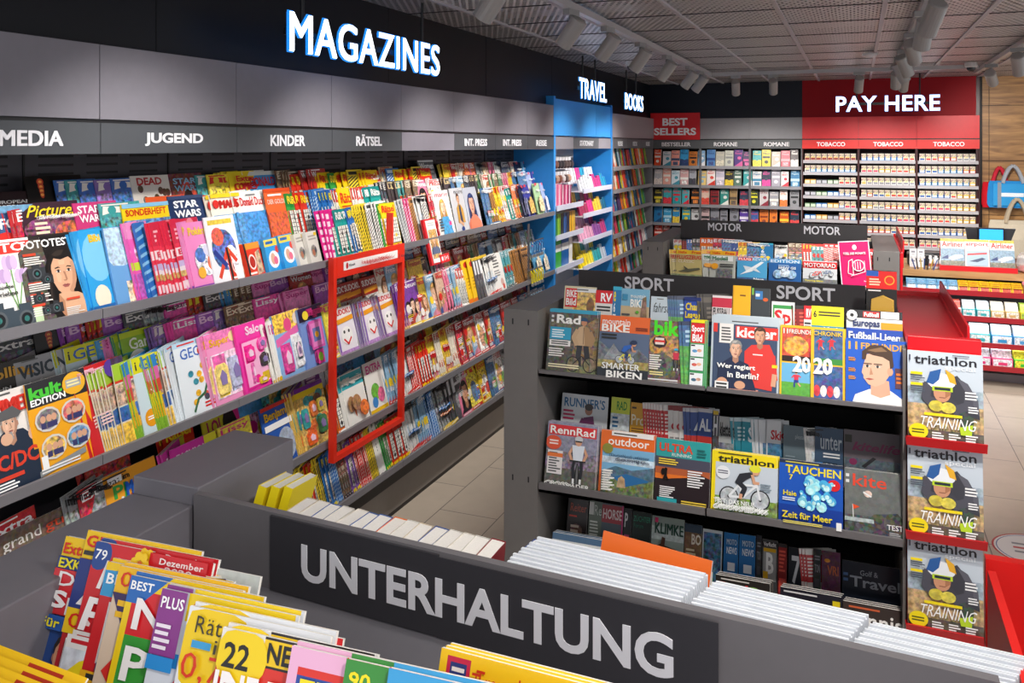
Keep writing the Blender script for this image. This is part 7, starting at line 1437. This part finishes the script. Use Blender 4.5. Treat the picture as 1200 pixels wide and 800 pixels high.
rack_row(6.0, 0, 0, [(787,791,292,'flugzeug',2), (792,823,292,'flugzeug',1), (825,831,292,'modell',3), (832,862,293,'modell',1), (864,899,300,'flugrevue',1), (901,939,302,'edition',1), (941,981,304,'motorrad',1), (1012,1024,291,'newsred',1)], 'motor')
rack_row(6.0, 0, 1, [(790,800,280,'whitetitle',2), (800,806,280,'redlist',2), (806,812,280,'comicblue',2), (812,820,279,'photodark',2), (821,835,278,'puzorange',2), (836,847,279,'newsred',2), (847,858,280,'photoblue',3), (858,866,282,'alpin',2), (866,876,283,'yellowtitle',2), (876,890,284,'photoblue',2), (890,906,284,'ebike',1), (908,923,286,'whiteblack',1), (924,940,284,'photobrown',2), (941,952,285,'puzred',3), (952,966,288,'comicteal',3), (966,982,285,'strred',3), (1000,1022,290,'newsred',2)], 'motor')
# magenta hand-out card on the motor rack
X0 = x_at(984, 5.97); a = Art(.19, .3); a.R(0,0,1,1,'f4f0f2').R(.03,.02,.97,.98,'e0186a').E(.52,.86,.07,.09,'fff').T('TITEL DES MONATS',.14,.7,.86,.75,'fff').S([(.25,.3),(.3,.56),(.42,.6),(.42,.26),(.25,.3)],.02,'fff').S([(.34,.24),(.8,.32),(.8,.56)],.02,'fff').E(.6,.46,.2,.2,'fff').E(.6,.46,.17,.17,'e0186a')
for q in (.5, .58, .66): a.S([(q,.38),(q,.54)],.02,'fff')
b = MB(); sheet(b, a); b.box(0,.0001,0,.19,.004,.3,'f4f0f2')
tag(b.build('promotion_card', PRINT, loc=(X0+.012, 6.022, 1.17), rot=(math.radians(-10), math.radians(-5), 0)), 'magenta card with white outline drawing leaning on motor rack', 'card')
# red and black blister box on the sport rack
t = thing('blister_box', (.035, 3.63, 1.264), 'tall red and black card-pack box with gold packet', 'box', None, (math.radians(-4), 0, 0))
a = Art(.11, .345); a.R(0,0,1,1,'22201f').R(0,.8,1,1,'d8241f').R(0,.94,.4,1,'2a5ab0').E(.76,.9,.17,.17,'e8a03a').E(.76,.9,.13,.13,'d8341c').L(.1,.83,.55,.92,3,'f4d0b0').L(.06,.765,.7,.79,1,'e8e4e0').P([(.16,.4),(.2,.68),(.55,.73),(.9,.68),(.92,.4)],'c8a03a',.3).R(.3,.44,.68,.58,'2a4a8a').L(.34,.47,.64,.55,2,'f0e8d0')
b = MB(); sheet(b, a); b.box(0,.0001,0,.11,.045,.345,'22201f'); b.build('carton', PRINT, t)
MB().prism([(.014,.14),(.096,.14),(.092,.235),(.055,.25),(.018,.235)], 'y', -.012, -.001, 'b8923a').build('packet', PLASTIC, t, bevel=.003)

# red end units
def red_end(label, x0, x1, ya, yb, zt, fin, holders=False):
    t = thing('red_end_unit', (0, 0, 0), label, 'display unit')
    R1 = 'd01420'
    MB().box(x0, ya, 0, x1, yb, zt, R1).build('cabinet', PLASTIC, t, bevel=.004)
    b = MB().box(x0, yb-.012, zt, x1, yb, zt+.02, R1).box(x1-.004, ya+.0, zt-.1, x1+.004, yb, zt+.02, R1)
    b.build('rim', PLASTIC, t)
    if fin: MB().prism([(ya+.02,zt),(yb,zt),(yb,zt+.075),(ya+.02,zt+.075)], 'x', x1+.001, x1+.009, R1).build('fin', PLASTIC, t)
    return t
t = red_end('red end unit of the sport rack with a sloping top', .165, .357, 3.34, 4.45, 1.395, True)
# poster holders on its face
ZT = (1.40, 1.075, .755)
MB().box(.165, 3.3, .2, .395, 3.335, 1.435, 'd81420').build('front_board', PLASTIC, t, bevel=.002)
for i, z in enumerate(ZT):
    x = .165-.0*i; y = 3.27
    MB().prism([(y+.03,z-.33),(y-.03,z-.33),(y-.045,z-.295),(y-.038,z-.295),(y-.026,z-.318),(y+.03,z-.318)], 'x', .158, .405, 'd81420').build('holder_ledge', PLASTIC, t)
    tag(place_hero('special', (.164, y-.025, z-.314), (math.radians(-7), 0, 0), .232, .305), f'triathlon special with a helmeted racer, {("top","middle","bottom")[i]} of three on the red stand', 'magazine', 'triathlon specials on the red stand')
t = red_end('dark red end unit of the motor rack seen edge-on', .258, .275, 6.03, 7.1, 1.415, True)

# ------------------------------------------------------------------ the rack in the foreground
t = thing('magazine_rack', (0, 0, 0), 'grey entertainment rack nearest the camera with sloping front', 'magazine rack', 'floor racks')
TX_, TY_ = math.tan(math.radians(-3.7)), 0
def ly(x): return 1.325-.058*(x+1.2)                                            # the front board runs very slightly askew
MB().box(-1.385, 1.34, 0, -1.215, 1.65, 1.42, '77747b').build('end_panel', PANEL, t, bevel=.003)
MB().box(-1.385, .3, 0, -1.225, 1.338, 1.385, '77747b').build('end_panel', PANEL, t, bevel=.003)
b = MB()
xa, xb = -1.213, .17
b.prism([(xa,ly(xa)),(xb,ly(xb)),(xb,ly(xb)+.016),(xa,ly(xa)+.016)], 'z', 1.2, 1.414, '6e6b6e'); b.build('front_board', PANEL, t)
b = MB()
for (x0, x1) in ((xa, -.505), (-.499, xb)):
    P = [(x0,ly(x0)-.001,1.27),(x1,ly(x1)-.001,1.27),(x1,ly(x1)-.2,1.06),(x0,ly(x0)-.2,1.06)]
    b.poly(P[::-1], '66646a'); b.poly([(p[0],p[1]+.012,p[2]-.012) for p in P], '66646a')
    for q in range(4):
        i, j = P[q], P[(q+1) % 4]; b.poly([i, j, (j[0],j[1]+.012,j[2]-.012), (i[0],i[1]+.012,i[2]-.012)], '66646a')
b.build('sloping_back', PANEL, t)
for z, d in ((1.02, .34), (.9, .62)):
    MB().box(-1.222, ly(-1)-d-.2, z, xb, ly(-1)-d+.16, z+.012, '5a585c').box(-1.222, ly(-1)-d-.2, z, xb, ly(-1)-d-.19, z+.07, '5a585c').build('shelf', PANEL, t)
MB().box(-1.213, 1.63, .1, .17, 1.648, 1.22, '5a585c').box(-1.213, 1.36, 1.15, .17, 1.63, 1.165, '5a585c').box(-1.213, .5, .0, .17, 1.6, .1, '3a383a').build('rear_tray', PANEL, t)
rt = red_end('red tray end at the right edge of the foreground rack', .2, .39, .5, 1.64, 1.26, False)
MB().box(.2, .5, 1.26, .212, 1.6, 1.40, 'e02420').box(.2, 1.62, 1.26, .39, 1.64, 1.41, 'e02420').box(.378, .5, 1.26, .39, 1.62, 1.40, 'e02420').build('tray_rim', PLASTIC, rt)

sl = -.058; ang = math.atan(sl)
xs0, xs1 = -1.016, -.186; cx = (xs0+xs1)/2; Ls = (xs1-xs0)/math.cos(ang)
t = thing('rack_sign', (cx, ly(cx)-.006, 1.272), 'large dark board lettered UNTERHALTUNG on the foreground rack', 'sign', None, (math.radians(0), 0, ang))
MB().box(-Ls/2, 0, 0, Ls/2-.47, .005, .138, '37363b').box(-Ls/2+.36, -.0015, .0, Ls/2, 0, .136, '37363b').build('board', BOARD, t)
letters('lettering', 'UNTERHALTUNG', .69, .066, .0012, PLASTIC, PLASTIC, t, (.005, -.0025, .036), (0,0,0), .026, 'e6e6ec')

# paperbacks standing behind the board, page edges up
r = random.Random(21)
x = -1.03
for i in range(24):
    th = .027+.004*r.random(); c = ('3a5a9a','c8c4bc','e0742a','d8d0c4','8a2a30','c8b8a0')[r.randrange(6)]; h = .19+.006*r.random()
    if x > -.6: break
    t = thing('paperback', (x, ly(x)+.026, 1.402-h), f'paperback with page edges up, {nth(i)} from the left behind the UNTERHALTUNG board', 'book', 'paperbacks behind the board', (math.radians(r.uniform(-3, 1)), math.radians(5), math.radians(r.uniform(-4, 4))))
    MB().box(0, 0, 0, .0006, .08, h, c).box(th-.003, 0, 0, th-.0024, .08, h, c).box(0, .0796, 0, th-.0024, .0806, h, c).build('jacket', PRINT, t)
    MB().box(.0008, .001, .001, th-.0032, .079, h-.0015, 'e6e2dc').build('page_block', PAPER, t)
    x += th
for i in range(3):
    t = thing('paperback', (-1.175+.026*i, ly(-1.2)+.06+.008*i, 1.212), f'thin yellow book, {nth(i)} from the left beside the grey end panel', 'book', 'yellow books', (math.radians(-8), math.radians(14), math.radians(8)))
    MB().box(0, 0, 0, .001, .12, .205, 'f0d81c').box(.0175, 0, 0, .0185, .12, .205, 'f0d81c').box(0, -.0006, 0, .0185, .0006, .205, 'f0d81c').build('jacket', PRINT, t)
    MB().box(.001, .001, .001, .0175, .119, .2035, 'e6e4da').build('page_block', PAPER, t)
for i in range(2):
    t = thing('paperback', (-.588+.05*i, ly(-.5)+.024+.01*i, 1.222-.006*i), f'thick white book with thin blue covers leaning after the paperbacks, {("left","right")[i]} one', 'book', 'blue-edged books', (math.radians(-2), math.radians(13), math.radians(-6)))
    MB().box(0, 0, 0, .0012, .12, .185, '2a4a90').box(.046, 0, 0, .0472, .12, .185, '2a4a90').box(0, .119, 0, .047, .1202, .185, '2a4a90').build('jacket', PRINT, t); MB().box(.0014, .001, .001, .0458, .1185, .1835, 'e9e7e1').build('page_block', PAPER, t)
# magazines standing back to back, only their white top edges to be seen
def pile(x0, w, n, z, dy, label, group, y_off, col='dfe3ea', tilt=-3, sp=.0085, rise=.0035, yaw=-4):
    for i in range(n):
        t = tag(MB().box(0, 0, 0, w, sp*.88, .26, 'dadee4', cols={'front': 'd2d6dd', 'top': 'dadee4', 'back': ('e8742a' if i == n-1 and group.startswith('first') else 'c8ccd8')}).build('magazine', PAPER, loc=(x0+.0022*i, ly(x0)+y_off+sp*i, z-.262+rise*i+.003*((i*7) % 3)), rot=(math.radians(tilt), 0, math.radians(yaw))), f'{label}, {nth(i)} from the board', 'magazine', group)
pile(-.545, .295, 13, 1.406, 0, 'white-edged magazine, rear face turned away, in the left pile', 'first pile of white edges', .024, rise=.0004, sp=.0072)
pile(-.238, .225, 14, 1.402, 0, 'white-edged magazine, rear face turned away, in the middle pile', 'second pile of white edges', .022, rise=.0003, sp=.0059)
pile(-.008, .198, 14, 1.399, 0, 'white-edged magazine, rear face turned away, in the right pile', 'third pile of white edges', .021, rise=.0002, sp=.005)
tag(MB().box(0,0,0,.2,.006,.26,'e4e8ee', cols={'back':'e8702a','top':'e8702a','front':'e8702a'}).build('magazine', PRINT, loc=(-.45, ly(-.4)+.14, 1.155), rot=(math.radians(-20),math.radians(3),math.radians(-6))), 'orange-backed magazine standing behind the left white pile', 'magazine')

# weeklies leaning in the front trough
FGM = [('spiegel',80,628,1.06), ('gratis',106,621,1.052), ('festtag',166,648,1.046), ('meine',116,634,1.036), ('frau',129,658,1.018), ('pricehit',143,663,1.004), ('neue',157,674,.99), ('clever',196,689,.974), ('vorsicht',240,713,.966), ('illu',226,710,.954), ('dieer',265,735,.936), ('freizeit',346,757,.916), ('schoene',410,772,.902), ('beste',460,783,.892)]
for i, (k, u, v, Y) in enumerate(FGM):
    X = x_at(u, Y); zt = z_at(v, X, Y); h = CV[k][5]; ln = math.radians(20); kd = CV[k][1]
    yaw = math.radians(2.5)
    o = tag(place_hero(k, (X, Y-h*math.sin(ln), zt-h*math.cos(ln)), (-ln, 0, yaw)), lab(CV[k][2], 'standing in the front trough'), CATS.get(kd, 'magazine'), 'weeklies in the front trough')
    if k not in ('spiegel', 'gratis', 'festtag', 'vorsicht'):
        tag(inst(kd, cover_mesh(k), (X+.003, Y-h*math.sin(ln)+.0066, zt-h*math.cos(ln)+.003), (-ln-.006, 0, yaw+.004)), lab(CV[k][2], 'spare copy behind the front one in trough'), CATS.get(kd, 'magazine'), 'weeklies in the front trough')
for i in range(3):
    o = tag(inst('weekly_magazine', cover_mesh('traumhaft'), (-.487+.003*i, .862+.0065*i, 1.186), (math.radians(-20), 0, math.radians(-1))), f'yellow travel weekly with red headline at the bottom edge, {nth(i)} copy from the front', 'magazine', 'yellow travel weeklies')
for i in range(9):
    tag(inst('weekly_magazine', cover_mesh('yellowpile', .27, .24), (-1.222+.004*i, .672-.013*i, 1.236-.003*i), (math.radians(-48), 0, math.radians(-3))), f'yellow weekly in the shingled pile at the lower left corner, {nth(i)} from the back', 'magazine', 'yellow pile')

# floor sticker
b = MB(); n = 40
for rr, c, z in ((.2,'b8323a',.0006), (.19,'e4e2e0',.0008), (.18,'3a5a9a',.001), (.175,'e8e6e4',.0012)):
    b.poly([(rr*math.cos(2*PI*i/n), rr*math.sin(2*PI*i/n), z) for i in range(n)], c)
for q in range(3): b.box(-.1, -.05+.05*q, .0013, .09, -.03+.05*q, .0014, 'c84a4a' if q == 1 else '8a8a90')
tag(b.build('floor_sticker', PRINT, loc=(.86, 5.12, 0)), 'round white floor sticker with red and blue rim', 'sticker')
